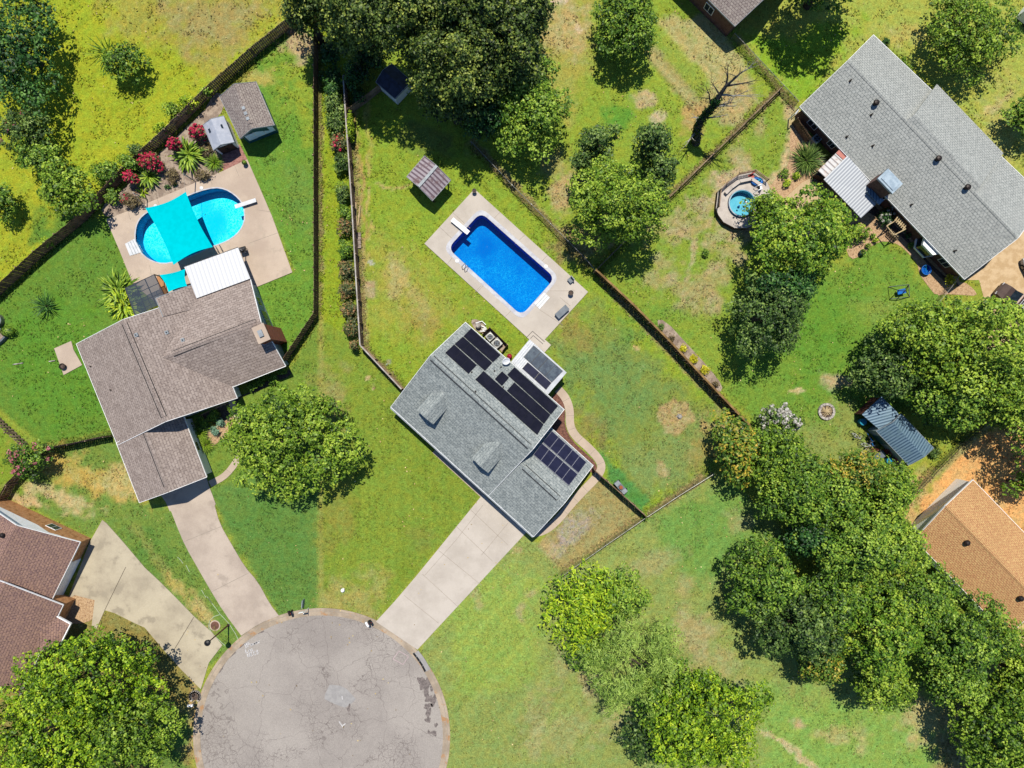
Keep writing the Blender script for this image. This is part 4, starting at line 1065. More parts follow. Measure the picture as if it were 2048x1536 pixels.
for k in range(6):
    t = .03 + k * .045; a = q[0].lerp(q[1], t); b_ = q[3].lerp(q[2], t); m.bar(a + Vector((0,0,.025)), b_ + Vector((0,0,.025)), .03, .05)
m.build('roof_seam', MT['white_paint'], SR)

# ======== left house
H1 = T('house', 'brown-roofed L-shaped house with brick chimney beside the kidney-shaped pool', 'house', P(340, 760))
SB = MT['shingle_brown']
a1, a2, a3, a4 = P(153,688,2.6), P(247,925,2.6), P(473,795,2.6), P(384,570,2.6)
r1, r2 = P(247,639,5.8), P(330,838,5.8)
# western wing: keep the gable square to its ridge
def ground(v): return Vector((v.x, v.y, 0))
g1 = gable(H1, P(153,688,2.6), P(235,890,2.6), P(474,796,2.6), P(392,592,2.6), r1, P(331,843,5.8), SB, MT['siding_cream'])
add_ridge(H1, P(248,646,5.8), P(327,834,5.8), SB, both=True)
g2 = gable(H1, P(233,886,2.58), P(279,1005,2.58), P(413,954,2.58), P(366,830,2.58), P(286,853,4.3), P(337,984,4.3), SB, MT['siding_white'], nm='garage_roof')
add_ridge(H1, P(291,866,4.3), P(332,972,4.3), SB, both=False)
garage_door(H1, *g2['r'], .5, 4.6)
opening(H1, *g2['k'], .5, 1.0, .9, 2.0)
# eastern wing crosses into the western slope
e1, e2, e3, e4 = P(500,557,2.6), P(571,732,2.6), P(463,774,2.6), P(393,595,2.6)
rb_, ra_ = P(522,645,4.95), P(325,714.5,4.95)
top = [P(571,732,2.6), P(522,645,4.95), P(500,557,2.6)]
V = [e1, e4, ra_, rb_, e3, e2]; b_ = [v - Vector((0, 0, .16)) for v in V]
roofE = mesh('wing_roof', V + b_, [(0,3,2,1)[::-1] if False else (0,1,2,3), (3,2,4,5), (6,9,8,7), (9,11,10,8), (0,3,9,6), (3,5,11,9), (0,6,7,1), (4,10,11,5)], SB, H1, uv=True)
m = MB()
for a, b in ((e1, rb_), (rb_, e2), (e2, P(466,773.5,2.6)), (e1, e4)):
    d = (b - a).normalized(); n = Vector((d.y, -d.x, 0)).normalized(); c_ = P(450, 665); n = n if n.dot((a + b) / 2 - c_) > 0 else -n
    m.bar(a + n * .022 - Vector((0, 0, .085)), b + n * .022 - Vector((0, 0, .085)), .05, .2)
m.build('fascia', MT['white_paint'], roofE)
add_ridge(H1, P(345,707.5,4.95), P(512,643,4.95), SB)
def inset_pt(v, c, k): d = c - v; d.z = 0; return Vector((v.x, v.y, 0)) + d.normalized() * k
cW = P(450, 665)
w1 = inset_pt(e1, cW, .5); w2 = inset_pt(e2, cW, .5); w3 = P(455, 772); w0 = P(400, 600)
rz = Vector((rb_.x, rb_.y, 4.72)) + (ground(cW) - ground(rb_)).normalized() * .36
wl_ = mesh('wall', [w1, w2, Vector((w2.x,w2.y,2.55)), rz, Vector((w1.x,w1.y,2.55)), w3, Vector((w3.x,w3.y,2.5)), w0, Vector((w0.x,w0.y,2.5))], [(1,0,4,3,2),(1,2,6,5),(0,7,8,4)], MT['siding_blue'], H1, uv=True)
opening(H1, w2, w1, .78, 1.0, .9, 2.1); opening(H1, w2, w1, .56, 2.0, .6, 2.2, frame='grey_trim')
# little step-out of the north eave
epl = (r1, P(331,843,5.8), P(474,796,2.6))
q = [on_plane(311,597,*epl,.11)[0], on_plane(326,634,*epl,.11)[0], on_plane(402,614,*epl,.11)[0], on_plane(384,570,*epl,.11)[0]]
mesh('porch_roof', q + [v - Vector((0,0,.14)) for v in q], [(0,1,2,3),(7,6,5,4),(0,3,7,4),(0,4,5,1),(2,6,7,3)], SB, H1, uv=True)
m = MB(); m.bar(q[0] - Vector((0,0,.07)), q[1] - Vector((0,0,.07)), .06, .18); m.bar(q[3] - Vector((0,0,.07)), q[0] - Vector((0,0,.07)), .05, .18); m.build('fascia', MT['grey_trim'], H1)
# chimney
cb = [P(529,661,5.6), P(541,688,5.6)]
m = MB(); cc = P(553, 674.5); cc.z = 2.7; ang = math.atan2(-(688 - 661), (541 - 529)); 
m.box((cc.x + .3, cc.y - .0, 2.75), (1.65, 1.15, 5.5), ang); ch = m.build('chimney', MT['brick_rust'], H1, uv=True)
m = MB(); m.box((cc.x + .3, cc.y - .0, 5.56), (1.8, 1.3, .12), ang); m.build('chimney_crown', MT['concrete_warm'], ch)
m = MB(); m.box((cc.x + .3, cc.y - .0, 5.72), (.7, .45, .2), ang); m.build('chimney_flue', MT['grey_trim'], ch)
wp = (P(153,688,2.6), r1, r2)
for x, y in ((182,733),(222,780)): pipe_vent(H1, on_plane(x, y, *wp)[0], h=.3, r=.05)
ep = (r1, r2, P(474,796,2.6))
for x, y in ((273,670),(334,665),(366,680)):
    c, n_ = on_plane(x, y, *ep) if x < 350 else on_plane(x, y, rb_, ra_, e1)
    m = MB(); m.box(c + Vector((0, 0, .05)), (.36, .36, .12), .4); m.build('roof_vent', MT['grey_trim'], H1)
    pipe_vent(H1, c + Vector((0, 0, .05)), h=.25, r=.05)

# white patio cover
PC = T('patio_cover', 'bright white ribbed patio cover joining the brown house to its pool deck', 'patio cover', P(435, 545))
q = [P(368.5,534,2.55), P(476,495,2.55), P(500.5,557,2.85), P(393,596.5,2.85)]
m = MB(); m.add(q + [v - Vector((0,0,.1)) for v in q], [(0,3,2,1),(4,5,6,7),(0,1,5,4),(1,2,6,5),(2,3,7,6),(3,0,4,7)][:]); m.build('roof', MT['metal_white'], PC, uv=True)
m = MB(); a, b = q[0], q[1]
for i in range(42): 
    t = (i + .25) / 42; p = a.lerp(b, t); p2 = a.lerp(b, t + .014); m.bar(p + Vector((0,.03,-.03)), p2 + Vector((0,.03,-.03)), .09, .08)
m.build('rib_end', MT['dark_trim'], PC)
m = MB()
for t in (.02, .5, .98):
    p = a.lerp(b, t); m.tube([Vector((p.x, p.y, .08)), Vector((p.x, p.y, 2.45))], .05, 8)
m.build('post', MT['white_paint'], PC)

# dark screened pergola
PG = T('pergola', 'dark see-through corrugated pergola over the patio corner of the brown house', 'pergola', P(290, 588))
q = [P(250,576,2.5), P(308,549,2.5), P(334,602,2.6), P(270,632,2.6)]
mesh('roof_sheet', q, [(0,3,2,1)], MT['screen'], PG)
m = MB()
for t in (0, .34, .67, 1): m.bar(q[0].lerp(q[1], t) - Vector((0,0,.08)), q[3].lerp(q[2], t) - Vector((0,0,.08)), .07, .12)
for t in (0, .33, .66): m.bar(q[0].lerp(q[3], t) - Vector((0,0,.05)), q[1].lerp(q[2], t) - Vector((0,0,.05)), .05, .08)
m.build('frame', MT['wood_dark'], PG)
m = MB()
for p in q: m.tube([Vector((p.x, p.y, .0)), Vector((p.x, p.y, 2.45))], .06, 6)
m.build('post', MT['wood_dark'], PG)
o = slab('wooden_deck', [(316,553),(332,556),(337,592),(326,598)], 0, .3, MT['wood_orange']); add_uv(o.data); tag(o, 'small orange timber deck tucked between pergola and small turquoise sail', 'deck')

# shade sails
def sail(name, label, corners, poles, sag=.09, n=14):
    th = T(name, label, 'shade sail', ground(sum(corners, Vector()) / 4))
    a, b, c, d = corners; V = []
    for i in range(n + 1):
        for j in range(n + 1):
            u, v = i / n, j / n
            p = (a * (1 - u) + b * u) * (1 - v) + (d * (1 - u) + c * u) * v
            ce = (a + b + c + d) / 4
            pin = (u * (1 - u) * abs(2 * v - 1) ** 1.5 + v * (1 - v) * abs(2 * u - 1) ** 1.5) * 4 * sag
            p = p + (ce - p) * pin; p.z -= .35 * (u * (1 - u) * v * (1 - v)) * 8
            V.append(p)
    F = [(i * (n + 1) + j, (i + 1) * (n + 1) + j, (i + 1) * (n + 1) + j + 1, i * (n + 1) + j + 1) for i in range(n) for j in range(n)]
    V += [v - Vector((0, 0, .012)) for v in V[:(n + 1) ** 2]]; m_ = (n + 1) ** 2
    F += [tuple(i + m_ for i in f[::-1]) for f in F[:]]
    mesh('cloth', V, F, MT['sail'], th, smooth=True)
    for (base, topp, crn) in poles:
        m = MB(); m.tube([base, topp], .055, 8); m.build('pole', MT['galv'], th)
        m = MB(); m.tube([topp, crn], .012, 5); m.build('rope', MT['galv'], th)
    return th
s1c = [P(290.5,416,2.5), P(371.5,383.5,2.5), P(425.5,494,2.5), P(347,530,2.4)]
sail('shade_sail', 'large turquoise shade sail stretched over the kidney-shaped pool', s1c,
     [(P(295,399), P(267,386,2.9), s1c[0]), (P(392,364), P(366,347,2.9), s1c[1])])
s2c = [P(319,550,2.3), P(370,538,2.5), P(374,572,2.6), P(337,584,2.5)]
sail('shade_sail', 'small turquoise shade sail beside the dark pergola', s2c, [(P(322,556), P(317,549,2.5), s2c[0])], .10)

# ======== sheds and small buildings
S1 = T('garden_shed', 'teal-walled shed with a taupe shingle roof behind the white plastic shed', 'shed', P(505, 230))
ST = MT['shingle_taupe']
g = gable(S1, P(439.5,193,2.4), P(480,277,2.4), P(548.5,250,2.4), P(512,164,2.4), P(468,168,4.0), P(504,257,4.0), ST, MT['siding_teal'], inset=.22, trim='grey_trim')
opening(S1, *g['r'], .22, 1.0, .7, 2.1, pane='pale_pane'); opening(S1, *g['r'], .66, 2.1, .8, 2.3, pane='pale_pane'); add_ridge(S1, P(475,184,4), P(500,247,4), ST, dark=False)
m = MB()
for i in range(3):
    c = P(487 + i * 4.2, 216 + i * 10.5, 4.05); m.box(c, (.32, .32, .1), .4)
m.build('roof_vent', MT['grey_trim'], S1)
S2 = T('plastic_shed', 'pale grey plastic shed with brown double doors on the brick patio', 'shed', P(440, 268))
g = gable(S2, P(406.5,249.6,1.95), P(427,300,1.95), P(468,284,1.95), P(447,232,1.95), P(422,238,2.6), P(441.5,289,2.6), MT['white_paint'] if False else M('pale_resin', A(206,210,222), A(190,196,210), rough=.5), MT['siding_cream'], inset=.1, trim='grey_trim', thick=.08)
for x, y, pl in ((420,261,(P(406.5,249.6,1.95), P(422,238,2.6), P(441.5,289,2.6))), (443,253,(P(447,232,1.95), P(422,238,2.6), P(441.5,289,2.6)))):
    c, n_ = on_plane(x, y, *pl, .02); m = MB(); m.box(c, (.28, .42, .04), .35); m.build('skylight', MT['glass_dark'], S2)
m = MB(); A_, B_ = g['r']; d = (B_ - A_).normalized(); n_ = Vector((d.y, -d.x, 0)); c = (A_ + B_) / 2; an = math.atan2(d.y, d.x)
for s in (-1, 1): m.box(c + d * s * .42 + n_ * .03 + Vector((0, 0, .92)), (.82, .05, 1.75), an)
dd = m.build('door', MT['wood_dark'], S2)
m = MB()
for s in (-1, 1): m.box(c + d * s * .09 + n_ * .08 + Vector((0, 0, 1.0)), (.05, .05, .3), an)
m.build('handle', MT['black'], dd)
S3 = T('storage_shed', 'dark-roofed pale shed half hidden under the tall trees', 'shed', P(790, 180))
gable(S3, P(752,164,2.0), P(790,197,2.0), P(822,162,2.0), P(784,128,2.0), P(766,140,2.7), P(808,178,2.7), M('dark_roll_roof', A(58,66,90), A(44,50,68), rough=.8), MT['siding_cream'], inset=.08, trim='grey_trim')

# gazebo
GZ = T('gazebo', 'open timber gazebo with weathered purple-grey boarded roof on four posts', 'gazebo', P(860, 372))
e = [P(813.7,353.3,2.2), P(864.5,401,2.2), P(901,360,2.2), P(849,312,2.2)]
rr1, rr2 = (e[0] + e[1]) / 2 + Vector((0,0,.75)), (e[3] + e[2]) / 2 + Vector((0,0,.75))
gable(GZ, e[0], e[3], e[2], e[1], rr1, rr2, MT['rusty'], None, trim='grey_trim', thick=.07, wall=False)
m = MB(); m.bar(rr1 + Vector((0,0,.04)), rr2 + Vector((0,0,.04)), .3, .05); m.build('ridge_cap', MT['grey_trim'], GZ)
ce = sum(e, Vector()) / 4; pi_ = [ce + (v - ce) * .82 for v in e]
for p in pi_:
    m = MB(); m.bar(Vector((p.x,p.y,0)), Vector((p.x,p.y,2.15)), .16, .16, up=Vector((1,0,0))); m.build('post', MT['wood_dark'], GZ)
m = MB()
for i in range(4):
    p, q_ = pi_[i], pi_[(i + 1) % 4]; m.bar(Vector((p.x,p.y,2.05)), Vector((q_.x,q_.y,2.05)), .08, .18)
    for s, t in ((p, q_), (q_, p)):
        d = (t - s).normalized(); m.bar(Vector((s.x,s.y,1.3)), Vector((s.x,s.y,2.0)) + Vector((d.x,d.y,0)) * .65, .07, .09)
m.build('brace', MT['wood_dark'], GZ)

# ======== right grey house
H3 = T('house', 'long light-grey shingled house with black turbine vents in the upper right', 'house', P(1800, 320))
SL = MT['shingle_light']
k1, k2, k3, k4 = P(1600,213,2.7), P(1929,558,2.7), P(2092,398,2.7), P(1747,70,2.7)
q1, q2 = P(1696,121,5.1), P(2036,476,5.1)
g = gable(H3, k1, k2, k3, k4, q1, q2, SL, MT['brick_red'])
add_ridge(H3, q1.lerp(q2, .01), q1.lerp(q2, .99), SL, dark=False, gap=.3)
for t, w in ((.08, 1.2), (.2, .9), (.5, 1.8), (.92, 1.2)): opening(H3, *g['f'], t, w, .9, 2.1)
opening(H3, *g['r'], .5, 1.4, .9, 2.0); opening(H3, *g['l'], .5, 1.4, .9, 2.0)
bq = [P(1819,234,5.16), P(1829,229,5.4), P(1961,371,5.4), P(1955,383,5.16), P(2007,306,2.7), P(1874,168,2.7)]
wnd = [P(1810,244,5.0), P(1950,392,5.0)]
V = [bq[1], bq[2], bq[4], bq[5], P(1812,241,5.05), P(1951,389,5.05)]; V += [v - Vector((0,0,.16)) for v in V]
bo = mesh('bump_roof', V, [(1,0,3,2) if False else (0,1,2,3), (0,4,5,1), (6,9,8,7), (2,8,9,3), (3,9,6,0), (2,1,7,8), (1,5,11,7), (0,6,10,4)], SL, H3, uv=True)
m = MB(); n_ = (ground(bq[4]) - ground(bq[2])).normalized()
bw = [ground(bq[5]) - n_ * .35, ground(bq[4]) - n_ * .35, ground(bq[4]) - n_ * 2.0, ground(bq[5]) - n_ * 2.0]
ins = (bw[1] - bw[0]).normalized() * .3; bw = [bw[0] + ins, bw[1] - ins, bw[2] - ins, bw[3] + ins]
mesh('wall', [Vector((v.x, v.y, z)) for z in (0, 2.62) for v in bw], [(0,1,5,4),(1,2,6,5),(3,0,4,7)], MT['brick_red'], H3, uv=True)
hp = (k1, k2, q1)
for x, y in ((1749,208),(1873,319),(1931,376)): turbine(H3, on_plane(x, y, *hp)[0] - Vector((0,0,.1)))
for x, y in ((1700,162),(1742,230),(1693,274),(1745,292),(1822,410),(1909,502)): pipe_vent(H3, on_plane(x, y, *hp)[0], h=.42, r=.07)
# chimney with metal cap
c = on_plane(1753, 377, *hp)[0]; an = math.atan2(-(558 - 213), 329)
m = MB(); m.box((c.x, c.y, 2.55), (2.0, 1.3, 5.1), an); ch = m.build('chimney', MT['brick_red'], H3, uv=True)
m = MB(); m.box((c.x, c.y, 5.24), (2.15, 1.45, .28), an); m.box((c.x, c.y, 5.42), (1.7, 1.0, .1), an); m.build('chimney_cap', M('cap_metal', A(196,214,226), A(170,190,205), rough=.4, metal=.2), ch)
c2 = P(1745.5, 376, 3.0)
m = MB(); m.box((P(1750,392,3)[0], P(1750,392,3)[1], 2.96), (1.9, .7, .2), an); m.build('chimney_saddle', MT['metal_blue'], H3, uv=True)
# bay window
bc = P(1843, 496, 0); d = (k2 - k1); d.z = 0; d.normalize(); n_ = Vector((d.y, -d.x, 0)); wf = g['f']
base = Vector(wf[0]) + d * (bc - wf[0]).dot(d)
bay = [base - d * 1.3 + n_ * .02, base - d * .75 + n_ * .85, base + d * .75 + n_ * .85, base + d * 1.3 + n_ * .02]
m = MB(); m.prism(bay, .5, .8); m.prism(bay, 2.0, 2.35); bo = m.build('bay_window', MT['white_paint'], H3)
m = MB(); m.prism([base + (v - base) * .93 for v in bay], .8, 2.0); m.build('pane', MT['glass_dark'], bo)
# white downspout at the west corner
m = MB(); v = k1 + Vector((-.15, -.35, 0)); m.tube([v + Vector((.1,.1,-.2)), v + Vector((-.1, -.2, -.5)), Vector((v.x, v.y, .1))], .07, 8); m.build('downspout', MT['white_paint'], H3)

PR = T('porch_roof', 'grey ribbed metal porch roof against the long grey house', 'porch roof', P(1715, 375))
q = [P(1695,311,2.95), P(1766.5,394.5,2.85), P(1722,436,2.45), P(1647.5,358.6,2.45)]
m = MB(); m.add(q + [v - Vector((0,0,.08)) for v in q], [(0,1,2,3)[::-1] if False else (3,2,1,0),(4,5,6,7),(0,1,5,4),(1,2,6,5),(2,3,7,6),(3,0,4,7)]); m.build('roof', MT['metal_ribbed'], PR, uv=True)
m = MB()
for t in (.04, .5, .96):
    p = q[3].lerp(q[2], t); p = p + (q[0] - q[3]).normalized() * .2; m.tube([Vector((p.x,p.y,0)), Vector((p.x,p.y,2.36))], .06, 8)
m.build('post', MT['wood_dark'], PR)
WR = T('canopy', 'worn white metal canopy with a rusty edge beside the grey ribbed porch roof', 'canopy', P(1655, 330))
q = [P(1675,303,2.5), P(1694,320,2.5), P(1653,357,2.2), P(1636,341,2.2)]
m = MB(); m.add(q + [v - Vector((0,0,.06)) for v in q], [(3,2,1,0),(4,5,6,7),(0,1,5,4),(1,2,6,5),(2,3,7,6),(3,0,4,7)]); m.build('roof', MT['metal_white2'], WR, uv=True)
m = MB(); m.bar(q[0] + Vector((0,0,.02)) , q[1] + Vector((0,0,.02)), .5, .06); m.build('edge_strip', M('salmon_metal', A(224,140,124), rough=.6), WR)
m = MB()
for p in (q[2], q[3], q[0]): m.tube([Vector((p.x,p.y,0)), Vector((p.x,p.y,p.z - .05))], .05, 6)
m.build('post', MT['wood_dark'], WR)
m = MB(); pl = [P(1620,357,0), P(1636,341,0), P(1652,358,0), P(1640,366,0)]; m.prism(pl, .4, 1.5); o = T('cellar_hatch', 'dark brown sloping box at the corner of the worn white canopy', 'storage box', P(1636,355)); m.build('body', MT['wood_dark'], o)
m = MB(); m.prism([ce_ for ce_ in [sum(pl, Vector()) / 4 + (v - sum(pl, Vector()) / 4) * 1.06 for v in pl]], 1.5, 1.56); m.build('lid', MT['dark_trim'], o)
m = MB(); m.prism(pl, 0, .4); m.build('plinth', MT['stone'], o)
o = slab('timber_deck', [(1545,418),(1600,368),(1618,358),(1660,410),(1690,440),(1640,480),(1560,470)], .02, .35, MT['deck_wood']); add_uv(o.data); tag(o, 'tan plank deck between the round pool and the long grey house', 'deck')

# ======== brick house, top
H4 = T('house', 'red brick house with taupe shingles cut off by the top edge', 'house', P(1450, -10))
g = gable(H4, P(1290,-128,3.2), P(1470,52,3.2), P(1610,-86,3.2), P(1430,-266,3.2), P(1362,-202,5.4), P(1545,-18,5.4), MT['shingle_taupe'], MT['brick_red'], inset=.3, trim='grey_trim')
opening(H4, *g['f'], .75, 1.2, 1.0, 2.2); opening(H4, *g['r'], .5, 1.2, 1.0, 2.2)
# ======== lower left house
H5 = T('house', 'reddish-brown roofed house with orange brick gable at the lower left edge', 'house', P(40, 1200))
SP = MT['shingle_purple']
g = gable(H5, P(160,1084.5,2.6), P(62,1284,2.6), P(-190,1160,2.6), P(-98,962,2.6), P(33,1051,5.4), P(-68,1255,5.4), SP, MT['brick_orange'], inset=.3, gmat=MT['white_paint'], trim='white_paint')
opening(H5, *g['l'], .24, 1.2, .9, 2.0); garage_door(H5, g['f'][0], g['f'][1], .5, 6.2)
g = gable(H5, P(126,1210.5,2.85), P(40,1390,2.85), P(-180,1300,2.85), P(-90,1130,2.85), P(10,1166,5.6), P(-68,1345,5.6), SP, MT['brick_orange'], inset=.3, trim='white_paint', nm='front_roof')
q = [P(112,1232,2.86), P(141,1248,2.86), P(120,1290,2.86), P(70,1310,3.4), P(80,1250,3.4)]
mesh('porch_roof', q + [v - Vector((0,0,.2)) for v in q], [(0,1,2,3,4)[::-1],(0,5,6,1),(1,6,7,2)], SP, H5, uv=True)
m = MB(); m.bar(q[0] - Vector((0,0,.1)), q[1] - Vector((0,0,.1)), .1, .26); m.bar(q[1] - Vector((0,0,.1)), q[2] - Vector((0,0,.1)), .1, .26); m.build('fascia', MT['white_paint'], H5)
m = MB(); v = P(138,1250); m.box((v.x - .1, v.y, 1.3), (.22, .22, 2.6)); m.build('porch_post', MT['white_paint'], H5)
c = on_plane(7, 1070, P(-98,962,2.6), P(33,1051,5.4), P(-68,1255,5.4))[0]
m = MB(); m.lathe(c - Vector((0,0,.06)), [(.14, 0), (.14, .2), (.26, .22), (.26, .3), (.16, .42), (.03, .45)], 14); m.build('roof_vent', MT['dark_metal'], H5)
# ======== tan house, right
H6 = T('house', 'tan-shingled house with white gable wall at the right edge', 'house', P(1960, 1120))
g = gable(H6, P(1829,1079,2.8), P(2016,1272,2.8), P(2133,1153,2.8), P(1946,960,2.8), P(1891,1012,5.0), P(2082,1209,5.0), MT['shingle_tan'], MT['siding_cream'], inset=.16, trim='white_paint')
opening(H6, *g['l'], .78, 1.0, .9, 2.0)
for x, y in ((1932,1085),(2039,1196)):
    c = on_plane(x, y, P(1829,1079,2.8), P(2016,1272,2.8), P(1891,1012,5.0))[0]
    m = MB(); m.lathe(c - Vector((0,0,.08)), [(.15, 0), (.15, .25), (.3, .27), (.3, .36), (.18, .5), (.03, .53)], 14); m.build('roof_vent', MT['dark_metal'], H6)
add_ridge(H6, P(1892,1013,5.0), P(2080,1207,5.0), MT['shingle_tan'], dark=False, gap=.3)
# ======== metal barn
S4 = T('metal_shed', 'blue-grey ribbed metal shed in dappled shade under the big tree', 'shed', P(1805, 880))
g = gable(S4, P(1752.6,862,2.3), P(1817.5,930.5,2.3), P(1867,896,2.3), P(1802,828,2.3), P(1786,845,3.2), P(1848,914,3.2), MT['metal_blue'], MT['siding_blue'], inset=.12, trim='grey_trim')
opening(S4, *g['f'], .3, 1.2, .1, 1.9, 'door', mat=MT['siding_teal'])
S5 = T('lean_to', 'low dark metal lean-to at the end of the blue-grey metal shed', 'shed', P(1760, 828))
q = [P(1763,793,2.1), P(1800,830,2.25), P(1762,862,2.0), P(1724,829,1.9)]
m = MB(); m.add(q + [v - Vector((0,0,.07)) for v in q], [(3,2,1,0),(4,5,6,7),(0,1,5,4),(1,2,6,5),(2,3,7,6),(3,0,4,7)]); m.build('roof', MT['metal_blue'], S5, uv=True)
m = MB(); ce = sum(q, Vector()) / 4
qi = [ce + (v - ce) * .93 for v in q]; mesh('wall', [Vector((v.x, v.y, 0)) for v in qi] + [v - Vector((0,0,.09)) for v in qi], [(0,1,5,4),(3,0,4,7)], M('red_brown_boards', A(120,66,54), A(92,50,42), rough=.9), S5)
for p in qi[2:]: m.tube([Vector((p.x,p.y,0)), Vector((p.x,p.y,p.z-.1))], .06, 6)
m.build('post', MT['wood_dark'], S5)
# ------------------------------------------------------------------ vegetation
def unit(rng, n):
    v = rng.normal(size=(n, 3)); return v / np.linalg.norm(v, axis=1, keepdims=True)

def leaves(c, nrm, size, rng, tint, asp=.62, curl=.18):
    n = len(c); nrm = nrm / (np.linalg.norm(nrm, axis=1, keepdims=True) + 1e-9)
    t = unit(rng, n); t = t - nrm * (t * nrm).sum(1, keepdims=True); t /= np.linalg.norm(t, axis=1, keepdims=True) + 1e-9
    b = np.cross(nrm, t); s = (size * rng.uniform(.65, 1.35, n))[:, None]
    V = np.stack([c - t * s * .5 - nrm * s * curl, c + b * s * .5 * asp, c + t * s * .5 - nrm * s * curl, c - b * s * .5 * asp], 1).reshape(-1, 3)
    return V, np.arange(n * 4).reshape(-1, 4), tint

def crown(C, rad, rng, lobes=10, shape=1.0, lobe_r=.44, clump=.75, leaf=.34, dens=1.0, flat=.8, lo=-.35, tbias=0, spiky=0, asp=.62):
    """C centre, rad (rx,ry,rz). lobes -> clumps -> leaves. returns leaf positions and clump centres"""
    C = np.array(C); rad = np.array(rad)
    ld = unit(rng, lobes * 3); ld = ld[ld[:, 2] > lo][:lobes]
    # spread the lobes evenly: push apart
    for _ in range(12):
        d = ld[:, None] - ld[None]; q = (d ** 2).sum(-1) + np.eye(len(ld)) * 9
        ld = ld + (d / q[..., None] ** 1.5).sum(1) * .02; ld /= np.linalg.norm(ld, axis=1, keepdims=True); ld[:, 2] = np.maximum(ld[:, 2], lo)
    ld = np.vstack([ld, [[0, 0, .75]]])
    az = np.arctan2(ld[:, 1], ld[:, 0]); ph = rng.uniform(0, 6.28, 4)
    shp = 1 + shape * (.15 * np.sin(2 * az + ph[0]) + .11 * np.sin(3 * az + ph[1]) + .09 * np.sin(5 * az + ph[2]))
    lc = ld * (1 - lobe_r) * rng.uniform(.66, 1.2, (len(ld), 1)) * np.stack([shp, shp, np.ones_like(shp)], 1)
    kp = rng.random(len(ld)) > .07; lc = lc[kp]; ld = ld[kp]
    lr = lobe_r * rng.uniform(.75, 1.2, len(ld))
    R_ = rad.mean(); cl = []; ltint = []
    for i in range(len(ld)):
        ar = 4 * math.pi * (lr[i] * R_) ** 2 * .7
        n = max(6, int(ar / (clump ** 2 * 2.1)))
        d = unit(rng, n * 2); d = d[d[:, 2] > -.45][:n]
        k = rng.uniform(.62, 1.12, (len(d), 1)) + (rng.random((len(d), 1)) < .12) * spiky
        p = lc[i] + d * lr[i] * k
        cl.append(np.hstack([p, d])); ltint.append(np.full(len(d), rng.uniform(-.14, .14)))
    cl = np.vstack(cl); lt = np.concatenate(ltint)
    cp = C + cl[:, :3] * rad; cd_ = cl[:, 3:]
    cr = clump * rng.uniform(.6, 1.25, len(cp))
    nl = max(4, int(4.6 * dens ** .6 * (clump / leaf) ** 2))
    ci = np.repeat(np.arange(len(cp)), nl); N = len(ci)
    u = unit(rng, N); u[:, 2] = np.abs(u[:, 2]) * rng.choice([1, 1, 1, -.6], N)
    off = u * (cr[ci] * rng.uniform(.5, 1.0, N) ** .5)[:, None] * np.array([1, 1, flat * .8])
    p = cp[ci] + off
    nrm = u * .75 + cd_[ci] * .4 + rng.normal(size=(N, 3)) * .38 + np.array([0, .12, .75])
    ct = rng.uniform(-.3, .3, len(cp))
    tint = np.clip(.5 + tbias + lt[ci] + ct[ci] + rng.normal(size=N) * .17, 0, 1)
    keep = p[:, 2] > .05
    V, F, tt = leaves(p[keep], nrm[keep], leaf, rng, tint[keep], asp)
    return V, F, tt, cp, lc * rad + C

def trunk(th, base, lobes, ztop, r, mat, rng, nm='trunk'):
    m = MB(); b = Vector(base); top = Vector((b.x + rng.normal() * .2, b.y + rng.normal() * .2, ztop))
    m.tube([b - Vector((0,0,.1)), b.lerp(top, .3) + Vector((rng.normal() * .08, rng.normal() * .08, 0)), top], [r * 1.35, r, r * .6], 9)
    for l in lobes[:9]:
        l = Vector(l); s = b.lerp(top, rng.uniform(.45, .98)); mid = s.lerp(l, .5) + Vector((0, 0, .25))
        m.tube([s, mid, l], [r * .42, r * .26, r * .09], 6)
    return m.build(nm, mat, th)

def tree(px, py, rx, ry, h, kind, label, name='tree', cat='tree', group=None, seed=None, lobes=None, clump=None, leaf=.36, dens=1.0, rz=None, zc=None,
         lobe_r=.42, tbias=0, lo=-.35, spiky=.12, flat=.8, bark='bark', tr=None, flowers=None, asp=.62, base=None, shape=1.0):
    seed = seed if seed is not None else int(px * 7 + py * 13); rng = np.random.default_rng(seed & 0xffff)
    zc = zc if zc is not None else h * .53; k = (CAM_H - zc) / FPX
    wx, wy = rx * k * 1.06, ry * k * 1.06; rz = rz or (h - zc); c = P(px, py, zc)
    th = T(name, label, cat, (c.x, c.y, 0), group)
    R_ = (wx + wy) / 2
    if leaf > .3 and kind != 'pine' and asp == .62:
        leaf *= .76; lobes = int(10 + R_ * R_ * .62); lobe_r = min(.42, 1.75 / R_ * (.62 + R_ * .045)); clump = .40
    lobes = lobes or int(5 + R_ * 1.9); clump = clump or min(.8, .3 + R_ * .07)
    V, F, tt, cp, lc = crown(c, (wx, wy, rz), rng, lobes, shape, lobe_r, clump, leaf, dens, flat, lo, tbias, spiky, asp)
    o = npmesh('crown', V, F, LEAF[kind], th, tt)
    r = tr or max(.06, h * .026); b0 = Vector((c.x, c.y, 0)) if base is None else P(*base)
    trunk(th, b0, lc, zc, r, MT[bark], rng)
    if flowers:
        fk, frac, fs = flowers; top = cp[cp[:, 2] > zc - rz * .3]; sel = top[rng.random(len(top)) < frac]
        n = 14; ci = np.repeat(np.arange(len(sel)), n); u = unit(rng, len(ci)); u[:, 2] = np.abs(u[:, 2])
        p = sel[ci] + u * clump * .5 + np.array([0, 0, clump * .55])
        V, F, tt = leaves(p, u + [0, 0, .5], fs, rng, rng.random(len(ci)), .9)
        npmesh('blossoms', V, F, LEAF[fk], th, tt)
    return th

